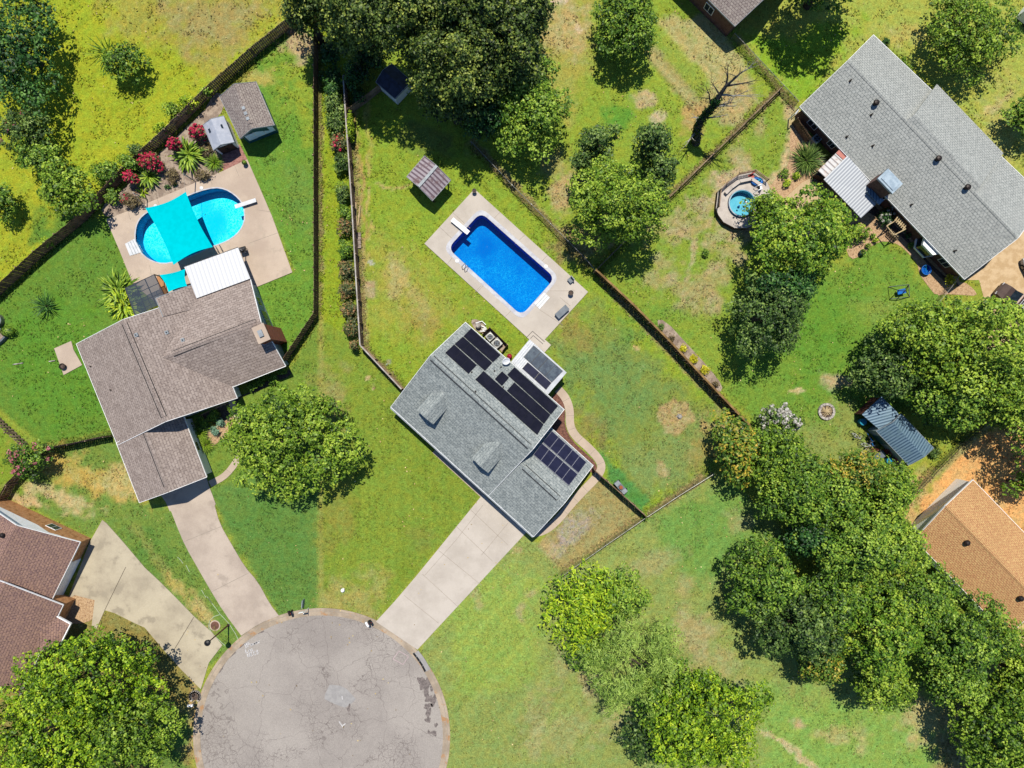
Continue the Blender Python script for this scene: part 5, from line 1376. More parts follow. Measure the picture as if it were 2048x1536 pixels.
def shrub(px, py, r, h, kind, label, name='shrub', cat='shrub', group=None, leaf=.17, ry=None, flowers=None, dens=1.0, clump=None, tbias=0, seed=None, lobes=7):
    R_ = r * CAM_H / FPX
    return tree(px, py, r, ry or r, h, kind, label, name, cat, group, seed, lobes=lobes, clump=clump or max(.14, R_ * .26), leaf=leaf, dens=dens, zc=h * .5, rz=h * .52,
                lobe_r=.5, lo=-.5, tr=.05, flowers=flowers, tbias=tbias, spiky=.1)

def blades(px, py, n, L, wd, up, droop, kind, label, name, cat='plant', group=None, seed=1, spread=.15, stemh=0, seg=4, fold=.25):
    """arching leaves from one crown (grasses, cannas, palms)"""
    rng = np.random.default_rng(seed + int(px)); c = P(px, py, 0); V = []; F = []; tt = []
    th = T(name, label, cat, (c.x, c.y, 0), group)
    for i in range(n):
        a = rng.uniform(0, 6.283); l = L * rng.uniform(.6, 1.15); e = up * rng.uniform(.6, 1.3); w = wd * rng.uniform(.7, 1.2)
        r0 = rng.uniform(0, spread); p = np.array([c.x + math.cos(a) * r0 * 2, c.y + math.sin(a) * r0 * 2, rng.uniform(0, stemh)])
        d = np.array([math.cos(a), math.sin(a), 0]); s = np.array([-math.sin(a), math.cos(a), 0]); b = len(V); el = e
        for k in range(seg + 1):
            t = k / seg; ww = w * math.sin(math.pi * min(.97, t * .82 + .16)) * .5
            V += [p + s * ww + [0, 0, ww * fold * 2], p.copy(), p - s * ww + [0, 0, ww * fold * 2]]
            p = p + (d * math.cos(el) + np.array([0, 0, math.sin(el)])) * l / seg; el -= droop / seg
        for k in range(seg):
            q = b + k * 3
            for j in (0, 1): F.append((q + j, q + j + 1, q + j + 4, q + j + 3)); tt.append(rng.uniform(.1, .95))
    V = np.array(V); V[:, 2] = np.maximum(V[:, 2], .03)
    npmesh('leaves', V, np.array(F), LEAF[kind], th, np.array(tt))
    m = MB(); m.lathe((c.x, c.y, 0), [(.12, 0), (.1, .12), (.03, .3 + stemh * .6)], 8); m.build('stem', MT['bark'], th)
    return th

# ---- big trees.  x, y, rx, ry (pixels of the crown as seen), height
tree(34, 94, 86, 120, 7.5, 'deep', 'tall dark blue-green tree filling the upper left corner', leaf=.42, clump=1.0, dens=.9)
tree(50, 256, 56, 44, 5, 'grey', 'crape myrtle with faint pink tips below the dark corner tree', 'crape_myrtle', leaf=.25, flowers=('pink', .03, .14))
tree(80, 320, 46, 36, 4.5, 'mid', 'small bushy tree between the pink-tipped myrtle and the bright tree by the left fence', leaf=.25)
tree(137, 384, 60, 52, 6, 'bright', 'rounded bright green tree against the left wooden fence', leaf=.3)
shrub(213, 348, 34, 2.6, 'mid', 'loose vine-covered shrub on the fence right of the rounded bright tree', ry=22, leaf=.22)
shrub(262, 328, 24, 2.4, 'mid', 'small leafy shrub on the fence above the left crimson myrtle', ry=18, leaf=.22)
shrub(275, 302, 14, 2.6, 'grey', 'thin grey-green shrub poking over the fence beyond the garden bed', leaf=.2)
shrub(350, 222, 24, 2.3, 'bright', 'bright creeper clump spilling over the fence left of the pale shed', ry=14, leaf=.2)
shrub(378, 208, 20, 2.3, 'lime', 'lime creeper clump on top of the fence near the teal shed', ry=12, leaf=.2)
shrub(325, 258, 16, 2.1, 'lime', 'small lime creeper on the fence above the crimson myrtles', ry=10, leaf=.2)
shrub(415, 186, 14, 2.1, 'bright', 'small bright creeper on the fence beside the teal shed roof', ry=9, leaf=.2)
shrub(96, 486, 14, 1.6, 'lime', 'low lime weeds along the lower left fence', ry=9, leaf=.18)
tree(4, 401, 30, 34, 4, 'mid', 'dark round bush at the left edge below the corner trees', leaf=.25)
tree(250, 126, 42, 40, 4.2, 'mid', 'round green bush alone in the yellow-green lawn', leaf=.26)
blades(215, 106, 34, 1.9, .10, 1.0, .5, 'mid', 'upright reedy stems beside the lone lawn bush', 'reed_clump', seed=3, spread=.5)
for (x, y, rx, ry, h, k, lb, tb) in (
    (612, 22, 50, 44, 12, 'forest', 'olive tree above the top end of the long dark fence', 0),
    (655, -10, 60, 50, 14, 'forest', 'tall olive tree at the top edge left of the wood', .02),
    (722, 42, 76, 72, 16, 'forest', 'broad olive tree in the wood left of its middle', .12),
    (815, 30, 86, 80, 17, 'forest', 'largest sunlit olive tree at the top of the wood', .10),
    (905, 40, 82, 78, 17, 'forest', 'tall dark olive tree at the top middle of the wood', -.04),
    (990, 30, 74, 76, 16, 'forest', 'tall olive tree at the top right of the wood', 0),
    (1052, 24, 50, 58, 14, 'forest', 'outermost right olive tree of the wood at the top edge', .05),
    (860, 128, 72, 62, 14, 'forest', 'sunlit olive tree above the dark-roofed shed', .1),
    (940, 150, 80, 70, 15, 'forest', 'olive tree in the lower middle of the wood', .08),
    (1020, 118, 66, 68, 14, 'forest', 'dark olive tree beside the pale rounded tree', -.08),
    (905, 205, 52, 44, 10, 'forest', 'lower olive tree at the bottom fringe of the wood', -.05),
    (965, 228, 46, 44, 8, 'deep', 'dark understorey tree at the wood corner by the chain-link fence', -.1)):
    tree(x, y, rx, ry, h, k, lb, group='trees of the wood at the top', leaf=.36, clump=.85, dens=.8, tbias=tb - .05)
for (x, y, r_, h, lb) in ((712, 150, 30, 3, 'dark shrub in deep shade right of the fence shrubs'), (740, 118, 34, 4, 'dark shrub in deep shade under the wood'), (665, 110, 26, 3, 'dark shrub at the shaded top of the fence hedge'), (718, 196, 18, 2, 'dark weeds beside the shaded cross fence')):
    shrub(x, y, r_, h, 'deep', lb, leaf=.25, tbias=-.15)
tree(1060, 215, 84, 98, 9, 'mid', 'pale rounded green tree right of the wood', leaf=.36, tbias=.14, clump=.8)
tree(1254, 40, 66, 72, 7.5, 'mid', 'green tree with long round shadow at the top of the grassy yard', leaf=.34, tbias=0)
tree(1196, 292, 44, 40, 8.5, 'grey', 'left of the two greyish treelets behind the big yellow-green tree', leaf=.3)
tree(1300, 286, 40, 36, 8.5, 'grey', 'right of the two greyish treelets behind the big yellow-green tree', leaf=.3)
tree(1318, 348, 34, 40, 7.5, 'grey', 'greyish treelet at the right shoulder of the big yellow-green tree', leaf=.3)
tree(1165, 330, 30, 26, 7, 'grey', 'small greyish treelet at the left shoulder of the big yellow-green tree', leaf=.28)
tree(1226, 408, 98, 100, 11.5, 'bright', 'big yellow-green tree above the corner of the wooden fence', leaf=.34, tbias=.06)
tree(1672, -62, 100, 84, 13, 'mid', 'tree cut off by the top edge left of the long grey house', leaf=.4)
tree(1934, 68, 92, 92, 6, 'bright', 'open-crowned tree above the long grey house', leaf=.36, dens=.75, tbias=-.03)
tree(2058, 232, 46, 40, 4.5, 'mid', 'tree peeking in at the right edge above the long grey house', leaf=.34)
tree(1604, 476, 100, 92, 11, 'yellow', 'large tree with golden tips between the round pool and the curved lawn', leaf=.36, tbias=.05)
tree(1650, 428, 40, 30, 6.5, 'yellow', 'golden-tipped treelet touching the ribbed porch roof', leaf=.34, tbias=.12)
tree(1534, 424, 40, 32, 7, 'bright', 'small bright treelet between the round pool and the golden-tipped tree', leaf=.32)
tree(1540, 630, 84, 86, 9.5, 'grey', 'dark greyish tree below the large golden-tipped tree', leaf=.32, tbias=-.08, dens=.85)
tree(1560, 575, 62, 44, 9, 'deep', 'darker tree wedged between the golden-tipped and the greyish trees', leaf=.34)
tree(1782, 736, 96, 64, 7, 'grey', 'dull green tree shading the metal shed', leaf=.34, dens=.7, tbias=-.05)
tree(1938, 690, 138, 108, 12, 'bright', 'huge bright green tree at the right side', leaf=.38, tbias=.1, dens=.9)
tree(1850, 672, 92, 78, 10.5, 'bright', 'bright green tree left of the huge one, above the dull shaded tree', leaf=.36, tbias=.04, dens=.85)
tree(2030, 780, 96, 84, 11, 'bright', 'bright green tree at the right edge below the huge one', leaf=.38, tbias=.02, dens=.9)
tree(1900, 800, 80, 52, 9, 'mid', 'shaded green tree on the lower fringe of the huge bright one', leaf=.36, dens=.8)
tree(2140, 880, 110, 80, 11, 'bright', 'tree beyond the right edge that shades the bare earth', leaf=.42, dens=.45, clump=1.0)
tree(2050, 968, 30, 26, 5, 'bright', 'small bright tree at the right edge above the tan roof', leaf=.3)
tree(1476, 895, 56, 62, 7, 'autumn', 'small tree with orange-tinged leaves at the end of the wooden fence', leaf=.3, tbias=.08)
tree(1556, 838, 46, 30, 4.5, 'grey', 'white-flowering bush behind the orange-tinged tree', 'flowering_bush', cat='bush', leaf=.25, flowers=('white', .55, .22))
for (x, y, rx, ry, h, k, lb, tb) in (
    (1552, 912, 70, 60, 9, 'bright', 'bright green tree right of the small orange-tinged one', 0),
    (1590, 985, 72, 66, 10, 'mid', 'green tree second down the diagonal tree belt', 0),
    (1660, 1000, 70, 66, 10, 'mid', 'green tree in the belt below the white-flowering bush', .05),
    (1705, 945, 60, 46, 9, 'autumn', 'orange-tipped tree of the belt just below the metal shed', -.02),
    (1768, 985, 62, 60, 10, 'bright', 'bright tree of the belt nearest the white gable wall', 0),
    (1700, 1085, 92, 84, 12, 'mid', 'large green tree in the middle of the belt', .06),
    (1775, 1080, 66, 70, 11, 'bright', 'yellowish tree of the belt left of the tan roof', .05),
    (1610, 1075, 40, 40, 8, 'deep', 'small dark tree in the gap of the belt', -.05),
    (1522, 1160, 78, 72, 10, 'mid', 'left outermost tree of the belt over the open lawn', -.02),
    (1590, 1245, 84, 76, 11, 'grey', 'dull green tree at the lower left of the belt', -.05),
    (1640, 1310, 56, 54, 9, 'autumn', 'dull golden tree at the bottom left of the belt', -.12),
    (1660, 1190, 60, 50, 10, 'mid', 'green tree in the dense middle of the belt below the large one', -.05),
    (1745, 1260, 92, 96, 12, 'yellow', 'large yellow-green tree in the lower middle of the belt', .03),
    (1760, 1365, 66, 44, 9, 'bright', 'bright tree on the lowest fringe of the belt', 0),
    (1840, 1200, 72, 66, 10, 'mid', 'green tree of the belt touching the tan roof', 0),
    (1900, 1270, 84, 76, 11, 'mid', 'broad green tree of the belt below the tan house', 0),
    (1975, 1270, 44, 50, 8, 'bright', 'tree at the right end of the belt beside the tan roof corner', -.05),
    (1890, 1345, 60, 46, 9, 'mid', 'green tree on the lower right fringe of the belt', .06)):
    tree(x, y, rx, ry, h, k, lb, group='diagonal belt of trees at the right', leaf=.33, dens=.85, tbias=tb)
tree(1975, 1440, 96, 92, 11, 'bright', 'shaded tree in the lower right corner', leaf=.36, tbias=-.08, dens=.85)
tree(2040, 1350, 56, 76, 10, 'bright', 'bright tree at the right edge near the bottom corner', leaf=.34, tbias=.04)
tree(2030, 1500, 90, 76, 11, 'yellow', 'golden-green tree cut off by the lower right corner', leaf=.36, tbias=.02)
tree(1160, 1212, 72, 92, 6.5, 'fresh', 'spiky yellow-green tree at the end of the chain-link fence', leaf=.42, asp=.35, tbias=.1, spiky=.25, lobe_r=.34, lobes=20, clump=.5)
tree(1240, 1195, 52, 62, 6, 'mid', 'smooth green tree behind the spiky yellow-green one', leaf=.24, tbias=.1, clump=.5)
tree(1180, 1300, 40, 44, 5, 'mid', 'small green tree between the spiky tree and the pine', leaf=.26)
tree(1265, 1322, 94, 96, 10, 'pine', 'pale olive pine with puffy needle clusters', 'pine_tree', leaf=.4, asp=.16, clump=.5, dens=2.6, lobe_r=.2, lobes=70, tbias=.2, flat=.9, spiky=0, shape=.6)
tree(1400, 1440, 128, 118, 11, 'fresh', 'broad yellow-green tree cut off by the bottom edge', leaf=.32, tbias=-.04, dens=1.1)
tree(1335, 1400, 66, 76, 8.5, 'mid', 'green tree left of the broad yellow-green one at the bottom', leaf=.3)
tree(1300, 1480, 60, 62, 7, 'grey', 'dull reddish-green tree at the bottom under the pine', leaf=.3, tbias=-.12, dens=.7)
tree(577, 882, 130, 106, 7.8, 'bright', 'dense round green tree on the front lawn of the brown house', leaf=.36, tbias=.0, dens=1.4, shape=.3, lobe_r=.34, lobes=30, clump=.72)
tree(172, 1350, 132, 104, 10, 'fresh', 'large yellow-green tree over the lower left driveway', leaf=.36, tbias=-.1, lobe_r=.34, lobes=26)
tree(90, 1480, 140, 100, 10, 'fresh', 'large yellow-green tree in the lower left corner', leaf=.36, tbias=.0, lobe_r=.34, lobes=24)
tree(262, 1460, 84, 96, 8, 'bright', 'darker green tree right of the two large ones by the cul-de-sac', leaf=.34, tbias=-.05)
tree(56, 914, 44, 42, 4.2, 'mid', 'crape myrtle full of pink blossoms at the fence corner', 'crape_myrtle', leaf=.24, flowers=('pink', .26, .15), tbias=-.15)

# ---- hedge shrubs along the middle fence
HS = [(668,150,20,22),(666,182,17,16),(668,208,20,22),(672,247,20,28),(677,290,17,20),(682,327,18,21),(686,384,18,24),(690,427,16,16),(690,455,17,22),(692,500,17,20),(693,540,17,22),(696,580,17,18),(700,620,18,22),(703,655,16,20),(708,690,9,8)]
for i, (x, y, rx, ry) in enumerate(HS):
    k = ('deep','deep','grey','grey','rust','grey','grey','mid','rust','mid','rust','rust','rust','rust','rust')[i]
    shrub(x, y, rx, 2.0, k, 'rounded shrub number %d counted from the top of the fence hedge' % (i + 1) if 0 else
        ('topmost shaded shrub of the long fence hedge','second shaded shrub of the fence hedge','third shrub of the fence hedge, half in shade','large speckled shrub of the fence hedge at the end of the tree shade',
         'shrub with a few red blooms in the upper fence hedge','sixth shrub down the fence hedge, grey-green and round','grey-green shrub with a wide gap above it in the fence hedge','small greener shrub below the gap in the fence hedge',
         'reddish shrub level with the stacked timber','shrub beside the foot of the stacked timber','brown-green shrub just below the timber stack','rust-tinged shrub near the bare square in the grass','fourth shrub from the bottom of the fence hedge, rusty green','lowest large shrub of the fence hedge, dark rusty green','tiny last shrub at the bend of the fence')[i],
        group='shrubs lining the middle fence', ry=ry, leaf=.2, clump=.3, dens=1.1, flowers=('red', .1, .14) if i == 4 else None)
# ---- garden bed by the kidney pool
for (x, y, r_, lb) in ((399,265,17,'crimson crape myrtle beside the pale plastic shed'), (350,290,14,'crimson crape myrtle above the biggest canna'), (303,325,19,'widest crimson crape myrtle in the pool garden'), (262,357,15,'lowest crimson crape myrtle against the fence')):
    shrub(x, y, r_, 2.4, 'rust', lb, 'crape_myrtle', group='crimson myrtles in the pool garden', leaf=.16, flowers=('red', .85, .15))
blades(382, 312, 110, 1.75, .24, .8, 1.5, 'bright', 'big clump of broad-leaved cannas in the pool garden', 'canna_clump', seed=5, spread=.35, stemh=.7)
blades(300, 355, 70, 1.4, .2, .8, 1.5, 'bright', 'smaller canna clump below the widest crimson myrtle', 'canna_clump', seed=8, spread=.25, stemh=.5)
blades(288, 386, 16, .9, .16, .9, 1.2, 'lime', 'tiny lime canna near the pool garden pole', 'canna_clump', seed=9, spread=.1)
blades(430, 327, 260, 1.15, .05, 1.1, 1.5, 'yellow', 'round tuft of ornamental grass by the brick patio', 'ornamental_grass', seed=2, spread=.12, fold=0)
blades(330, 268, 70, .9, .06, 1.0, 1.2, 'mid', 'thin grass tuft between crimson myrtles and fence', 'ornamental_grass', seed=6, spread=.2, fold=0)
shrub(262, 402, 27, 1.4, 'brownish', 'straggly brown-green bush at the lower end of the pool garden', ry=18, leaf=.16, flowers=('red', .08, .12))
shrub(225, 392, 18, 1.6, 'mid', 'leafy dark bush at the fence corner of the pool garden', leaf=.18)
shrub(345, 352, 12, 1.0, 'brownish', 'small brown withered plant in the middle of the sandy bed', ry=18, leaf=.14)
shrub(405, 350, 20, .9, 'brownish', 'brownish low bush on the edge of the pool deck under the cannas', ry=14, leaf=.15)
shrub(412, 300, 18, 1.0, 'brownish', 'brownish low bush in front of the plastic shed', ry=16, leaf=.15)
shrub(335, 374, 5, .4, 'deep', 'left of two tiny tufts in the sandy bed', leaf=.12, lobes=4); shrub(350, 368, 5, .4, 'deep', 'right of two tiny tufts in the sandy bed', leaf=.12, lobes=4)
blades(242, 582, 90, 1.5, .2, .8, 1.4, 'bright', 'upper row of broad-leaved cannas beside the dark pergola', 'canna_clump', seed=12, spread=.75, stemh=.7)
blades(254, 612, 90, 1.5, .2, .8, 1.4, 'lime', 'lower row of broad-leaved cannas against the brown house', 'canna_clump', seed=14, spread=.5, stemh=.6)
blades(98, 613, 60, 1.5, .09, .8, .7, 'deep', 'dark spiky sapling alone on the left lawn', 'sapling', seed=4, spread=.2, stemh=.7)
# ---- front bed of the brown house
blades(402, 868, 240, 1.1, .05, 1.1, 1.5, 'bright', 'upper tuft of ornamental grass by the brown house garage', 'ornamental_grass', seed=22, spread=.12, fold=0)
blades(413, 890, 240, 1.1, .05, 1.1, 1.5, 'bright', 'lower tuft of ornamental grass by the brown house garage', 'ornamental_grass', seed=23, spread=.12, fold=0)
shrub(440, 845, 10, .9, 'blue', 'upper blue-green mound shrub in the gravel bed', leaf=.12); shrub(430, 861, 10, .9, 'blue', 'lower blue-green mound shrub in the gravel bed', leaf=.12)
shrub(422, 849, 8, .5, 'autumn', 'small orange-leaved plant beside the blue-green mounds', leaf=.12, tbias=.4)
for (x, y, r_, lb) in ((403,848,16,'dark shrub in house shade left of the front path'), (428,832,14,'dark shrub in house shade nearest the front path'), (505,770,13,'left dark shrub under the front eave of the brown house'), (520,762,11,'middle dark shrub under the front eave of the brown house'), (545,757,11,'right dark shrub under the front eave of the brown house'), (563,742,9,'small dark shrub at the brick-edged corner bed')):
    shrub(x, y, r_, 1.0, 'mid', lb, leaf=.16)
# ---- plants along the wooden fence and in the right-hand beds
for (x, y, r_, k, lb) in ((1322,654,8,'grey','pale grey shrub, first in the bed along the wooden fence'), (1344,677,6,'brownish','small brown shrub above the golden ones along the wooden fence'), (1366,697,8.5,'gold','uppermost golden shrub along the wooden fence'), (1387,718,9,'gold','middle golden shrub along the wooden fence'), (1408,740,9.5,'gold','lowest golden shrub along the wooden fence'), (1431,768,6,'brownish','small brown shrub below the golden ones'), (1411,506,8,'mid','lone small shrub in the worn lawn below the round pool')):
    shrub(x, y, r_, .8, k, lb, leaf=.13)
blades(1612, 322, 420, 1.75, .07, 1.0, 1.0, 'grey', 'large grey-green willowy bush beside the worn white canopy', 'willow_bush', 'bush', seed=31, spread=.35, fold=0)
for (x, y, r_, k, lb) in ((1568,347,11,'mid','bright leafy plant nearest the round pool deck'), (1593,351,8,'lime','small round plant with dark shadow under the willowy bush'), (1574,366,8,'lime','small plant above the tan deck'), (1732,470,6,'mid','left small plant in the gravel by the curved lawn'), (1745,472,5,'mid','middle small plant in the gravel by the curved lawn'), (1751,481,4.5,'lime','round little plant at the tip of the curved lawn'), (1737,491,5,'bright','lowest small plant in the gravel by the curved lawn'),
                         (1822,491,7,'mid','dark round plant before the bay window'), (1815,471,5,'deep','tiny dark plant before the bay window'), (1808,458,6,'deep','dark plant beside the timber arbour'), (1846,498,6,'autumn','orange-leaved plant under the bay window')):
    shrub(x, y, r_, .7, k, lb, leaf=.13)
shrub(1772, 432, 20, 1.6, 'deep', 'dark bush with white blooms under the porch corner', 'flowering_bush', 'bush', leaf=.16, flowers=('white', .25, .14))
shrub(1712, 465, 24, 2.2, 'yellow', 'golden bush between the curved lawn and the porch', ry=18, leaf=.2)
shrub(1900, 562, 12, 1.2, 'gold', 'yellowing bush at the south corner of the long grey house', leaf=.15, dens=.6); shrub(1908, 520, 14, 1.0, 'rust', 'rusty shrub in the shade of the long grey house', leaf=.15)
for (x, y, r_, k, lb) in ((1772,84,9,'deep','dark round shrub at the top corner of the long grey house'), (1806,126,12,'yellow','yellow-green shrub behind the long grey house'), (1816,138,9,'bright','small bright shrub behind the long grey house'), (1868,905,14,'grey','scrubby weeds at the corner of the blue-grey metal shed'), (1290,1033,7,'bright','weed tuft at the corner of the dark fence')):
    shrub(x, y, r_, .9, k, lb, leaf=.15)
# ivy on the fence under the wood
shrub(702, 255, 5, 2.3, 'lime', 'lime ivy strip on the middle fence by the cross fence', ry=32, leaf=.16, lobes=9); shrub(700, 150, 6, 2.3, 'bright', 'ivy strip on the shaded top of the middle fence', ry=30, leaf=.16, lobes=9)

# ---- dead tree wrapped in ivy
DT_ = T('dead_tree', 'leaning bare dead tree with ivy round its trunk in the top right yard', 'tree', P(1392, 283))
rg = random.Random(4); m = MB(); tw = MB(); tips = []
def limb(p, d, L, r, lvl, mb):
    pts = [p]; rs = [r]; n = 5
    for i in range(n):
        d = (d + Vector((rg.gauss(0, .12), rg.gauss(0, .12), rg.gauss(0, .07)))).normalized(); p = p + d * L / n; pts.append(p); rs.append(r * (1 - .75 * (i + 1) / n))
    mb.tube(pts, rs, 6)
    if lvl < 3:
        for k in range((4, 4, 3)[lvl]):
            i = rg.randint(2, n); dd = (d + Vector((rg.gauss(0, .6), rg.gauss(0, .6), rg.gauss(.1, .35)))).normalized(); limb(pts[i], dd, L * rg.uniform(.4, .65), rs[i] * .6, lvl + 1, mb)
base = P(1392, 285); axis = [base, P(1393,262,2.0), P(1404,236,4.0), P(1425,214,6.0), P(1440,190,7.6), P(1452,172,8.8), P(1466,160,9.8)]
m.tube(axis, [.5, .42, .36, .3, .22, .16, .1], 9)
for (i, tx, ty, tz) in ((6,1500,133,12),(6,1478,140,11.5),(5,1462,134,11),(5,1510,160,10.5),(3,1408,178,8.5),(3,1470,208,8.2),(4,1506,200,9.2),(2,1455,230,5.6),(2,1386,236,4.4),(1,1412,268,2.6),(1,1372,292,2.4),(4,1424,168,9),(3,1470,196,7.6)):
    a = axis[i]; b = P(tx, ty, tz); tw = MB(); limb(a, (b - a).normalized(), (b - a).length, .11, 2, tw) if i < 3 else limb(a, (b - a).normalized(), (b - a).length, .11, 1, tw); tw.build('branch', MT['bark_pale' if tx % 3 == 0 or i < 3 else 'bark_grey'], DT_)
m.build('trunk', MT['bark_grey'], DT_)
rng = np.random.default_rng(3); ts = rng.uniform(.02, .62, 1500) * (len(axis) - 1); ii = ts.astype(int)
ax = np.array([tuple(a) for a in axis]); cp = ax[ii] * (1 - (ts - ii))[:, None] + ax[ii + 1] * (ts - ii)[:, None]
u = unit(rng, 1500); V, F, tt = leaves(cp + u * rng.uniform(.3, .62, 1500)[:, None], u, .26, rng, rng.uniform(0, .6, 1500)); npmesh('ivy', V, F, LEAF['deep'], DT_, tt)
# ------------------------------------------------------------------ fences
def wood_fence(label, pts, h=1.83, mat='fence_dark', cap=None, capw=.13, rails=True, side=1, gap=.02, pw=.2, spacing=2.4, name='wooden_fence', picket=True):
    """pts: ground pixels of the fence foot"""
    W_ = [P(*p) for p in pts]; th = T(name, label, 'fence', W_[0])
    rnd = random.Random(int(pts[0][0])); pk = MB(); rl = MB(); cp = MB()
    for a, b in zip(W_, W_[1:]):
        d = b - a; L = d.length; d.normalize(); n = Vector((-d.y, d.x, 0)) * side; an = math.atan2(d.y, d.x); k = int(L / (pw + gap))
        for i in range(k):
            c = a + d * (i + .5) * L / k; hh = h + rnd.uniform(-.05, .03); c = c + n * rnd.uniform(-.02, .02)
            pk.box((c.x, c.y, hh / 2 + .03), (L / k - gap, .022, hh), an)
        if rails:
            for z in (.35, h * .55, h - .25): rl.bar(a + n * .05 + Vector((0,0,z)), b + n * .05 + Vector((0,0,z)), .05, .09)
        if cap: cp.bar(a + Vector((0,0,h + .06)), b + Vector((0,0,h + .06)), capw, .04)
    pk.build('picket_panel', MT[mat], th)
    if rl.V: rl.build('rail', MT['fence_brown' if mat == 'fence_brown' else 'fence_grey'], th)
    if cap: cp.build('cap_rail', MT[cap], th)
    for a, b in zip(W_, W_[1:]):
        d = b - a; L = d.length; n = Vector((-d.y, d.x, 0)).normalized() * side; k = max(1, round(L / spacing))
        for i in range(k):
            c = a + d * i / k + n * .1; m = MB(); m.box((c.x, c.y, h / 2 + .02), (.1, .1, h + .06), math.atan2(d.y, d.x)); m.build('post', MT['fence_grey'], th)
    return th
wood_fence('long tall dark fence between the yellow-green field and the kidney pool garden', [(634,8),(586,54),(512,113),(425,190),(345,270),(292,318)], 1.95, 'fence_grey', side=1)
wood_fence('dark slatted fence running down to the left edge past the rounded bright tree', [(292,318),(235,375),(172,443),(90,510),(-12,604)], 1.95, 'fence_dark', side=-1)
wood_fence('straight dark fence right of the teal shed, bending to the brown house', [(637,14),(637.5,628),(570,729)], 1.95, 'fence_dark', side=-1)
wood_fence('fence with pale top rail behind the hedge shrubs, ending at the middle house', [(694,165),(699,245),(705,330),(711,420),(719,560),(727,692),(808,778)], 1.75, 'fence_dark', cap='fence_cap', side=1)
wood_fence('short shaded cross fence leading to the dark-roofed shed', [(698,232),(766,180)], 1.6, 'fence_grey')
wood_fence('brown board fence with rails from the pool corner to the orange-tinged tree', [(1188,545),(1258,610),(1330,682),(1400,757),(1492,853)], 1.85, 'fence_brown', side=-1, cap='fence_gold', capw=.2)
wood_fence('dark fence beside the corner of the middle house garage', [(1184,936),(1238,984),(1288,1029)], 1.85, 'fence_dark', side=1)
wood_fence('dark fence between brown house and pink crape myrtle', [(225,870),(155,885),(84,897)], 1.85, 'fence_dark', side=1, cap=None)
wood_fence('weathered fence with rails running off the left edge above the pink crape myrtle', [(57,887),(30,862),(-20,815)], 1.5, 'fence_grey', gap=.25, side=1)
wood_fence('dark fence stub from the pink crape myrtle to the orange brick gable', [(58,940),(34,965),(10,1008)], 1.85, 'fence_dark', side=1)
wood_fence('dark board screen around the bins of the long grey house', [(1583,247),(1610,286)], 1.6, 'fence_dark', side=1)

def wire_fence(label, pts, h=1.2, mat='chain', post='galv', spacing=2.8, name='chain_link_fence', top=True, r=.03):
    W_ = [P(*p) for p in pts]; th = T(name, label, 'fence', W_[0]); V = []; F = []
    for a, b in zip(W_, W_[1:]):
        k = len(V); V += [a + Vector((0,0,.04)), b + Vector((0,0,.04)), b + Vector((0,0,h)), a + Vector((0,0,h))]; F.append((k, k+1, k+2, k+3))
    mesh('wire_mesh', V, F, MT[mat], th, uv=True)
    if top:
        m = MB(); m.tube([w + Vector((0,0,h)) for w in W_], r, 6); m.build('top_rail', MT[post], th)
    for j, (a, b) in enumerate(zip(W_, W_[1:])):
        d = b - a; k = max(1, round(d.length / spacing))
        for i in range(k + (1 if j == len(W_) - 2 else 0)):
            c = a + d * i / k; m = MB(); m.tube([c, c + Vector((0,0,h + .05))], r * 1.2, 6); m.build('post', MT[post], th)
    return th
wire_fence('rusty chain-link fence along the upper side of the rectangular pool yard', [(943,290),(1024,376),(1100,452),(1168,520),(1188,544)], 1.2, 'chain_dark', 'galv')
wire_fence('chain-link fence closing the lower side of the middle yard', [(1290,1030),(1350,990),(1422,945)], 1.2, 'chain', 'galv')
wire_fence('chain-link fence from the dark fence corner down to the spiky tree', [(1290,1030),(1210,1085),(1122,1147)], 1.2, 'chain', 'galv')
wire_fence('chain-link fence from the brick house corner to the long grey house', [(1462,78),(1478,95),(1530,150),(1588,212)], 1.3, 'chain', 'galv')
wire_fence('chain-link fence beside the bare earth and the metal shed', [(1822,984),(1870,932),(1918,884),(1962,842),(2010,800)], 1.2, 'chain', 'dark_metal')
wire_fence('chain-link gate run from the grey house corner to the bright trees', [(1906,552),(1888,578),(1862,610),(1812,645)], 1.3, 'chain', 'galv')
th = T('farm_fence', 'thin rail-and-wire fence crossing diagonally below the dead tree', 'fence', P(1325,408)); a, b = P(1300,432), P(1560,182)
for w0, w1 in ((P(1190,543), P(1325,408)), (P(1325,408), P(1558,181))):
    m = MB()
    for z in (.55, 1.15): m.bar(w0 + Vector((0,0,z)), w1 + Vector((0,0,z)), .07, .1)
    m.build('rail', MT['fence_grey'], th)
    mesh('wire_mesh', [w0, w1, w1 + Vector((0,0,1.15)), w0 + Vector((0,0,1.15))], [(0,1,2,3)], MT['chain_dark'], th, uv=True)
    k = round((w1 - w0).length / 2.4)
    for i in range(k + 1):
        c = w0.lerp(w1, i / k); m = MB(); m.tube([c, c + Vector((0,0,1.3))], .065, 7); m.build('post', MT['fence_grey'], th)
th = T('gate_frame', 'small dark pipe gate frame at the west corner of the long grey house', 'gate', P(1583, 228)); m = MB()
for q in (((1583,230),(1596,217)),): 
    a, b = P(*q[0]), P(*q[1]); m.tube([a, a + Vector((0,0,1.2)), b + Vector((0,0,1.2)), b], .035, 6); m.tube([a + Vector((0,0,.5)), b + Vector((0,0,.5))], .03, 6)
m.build('frame', MT['dark_metal'], th)

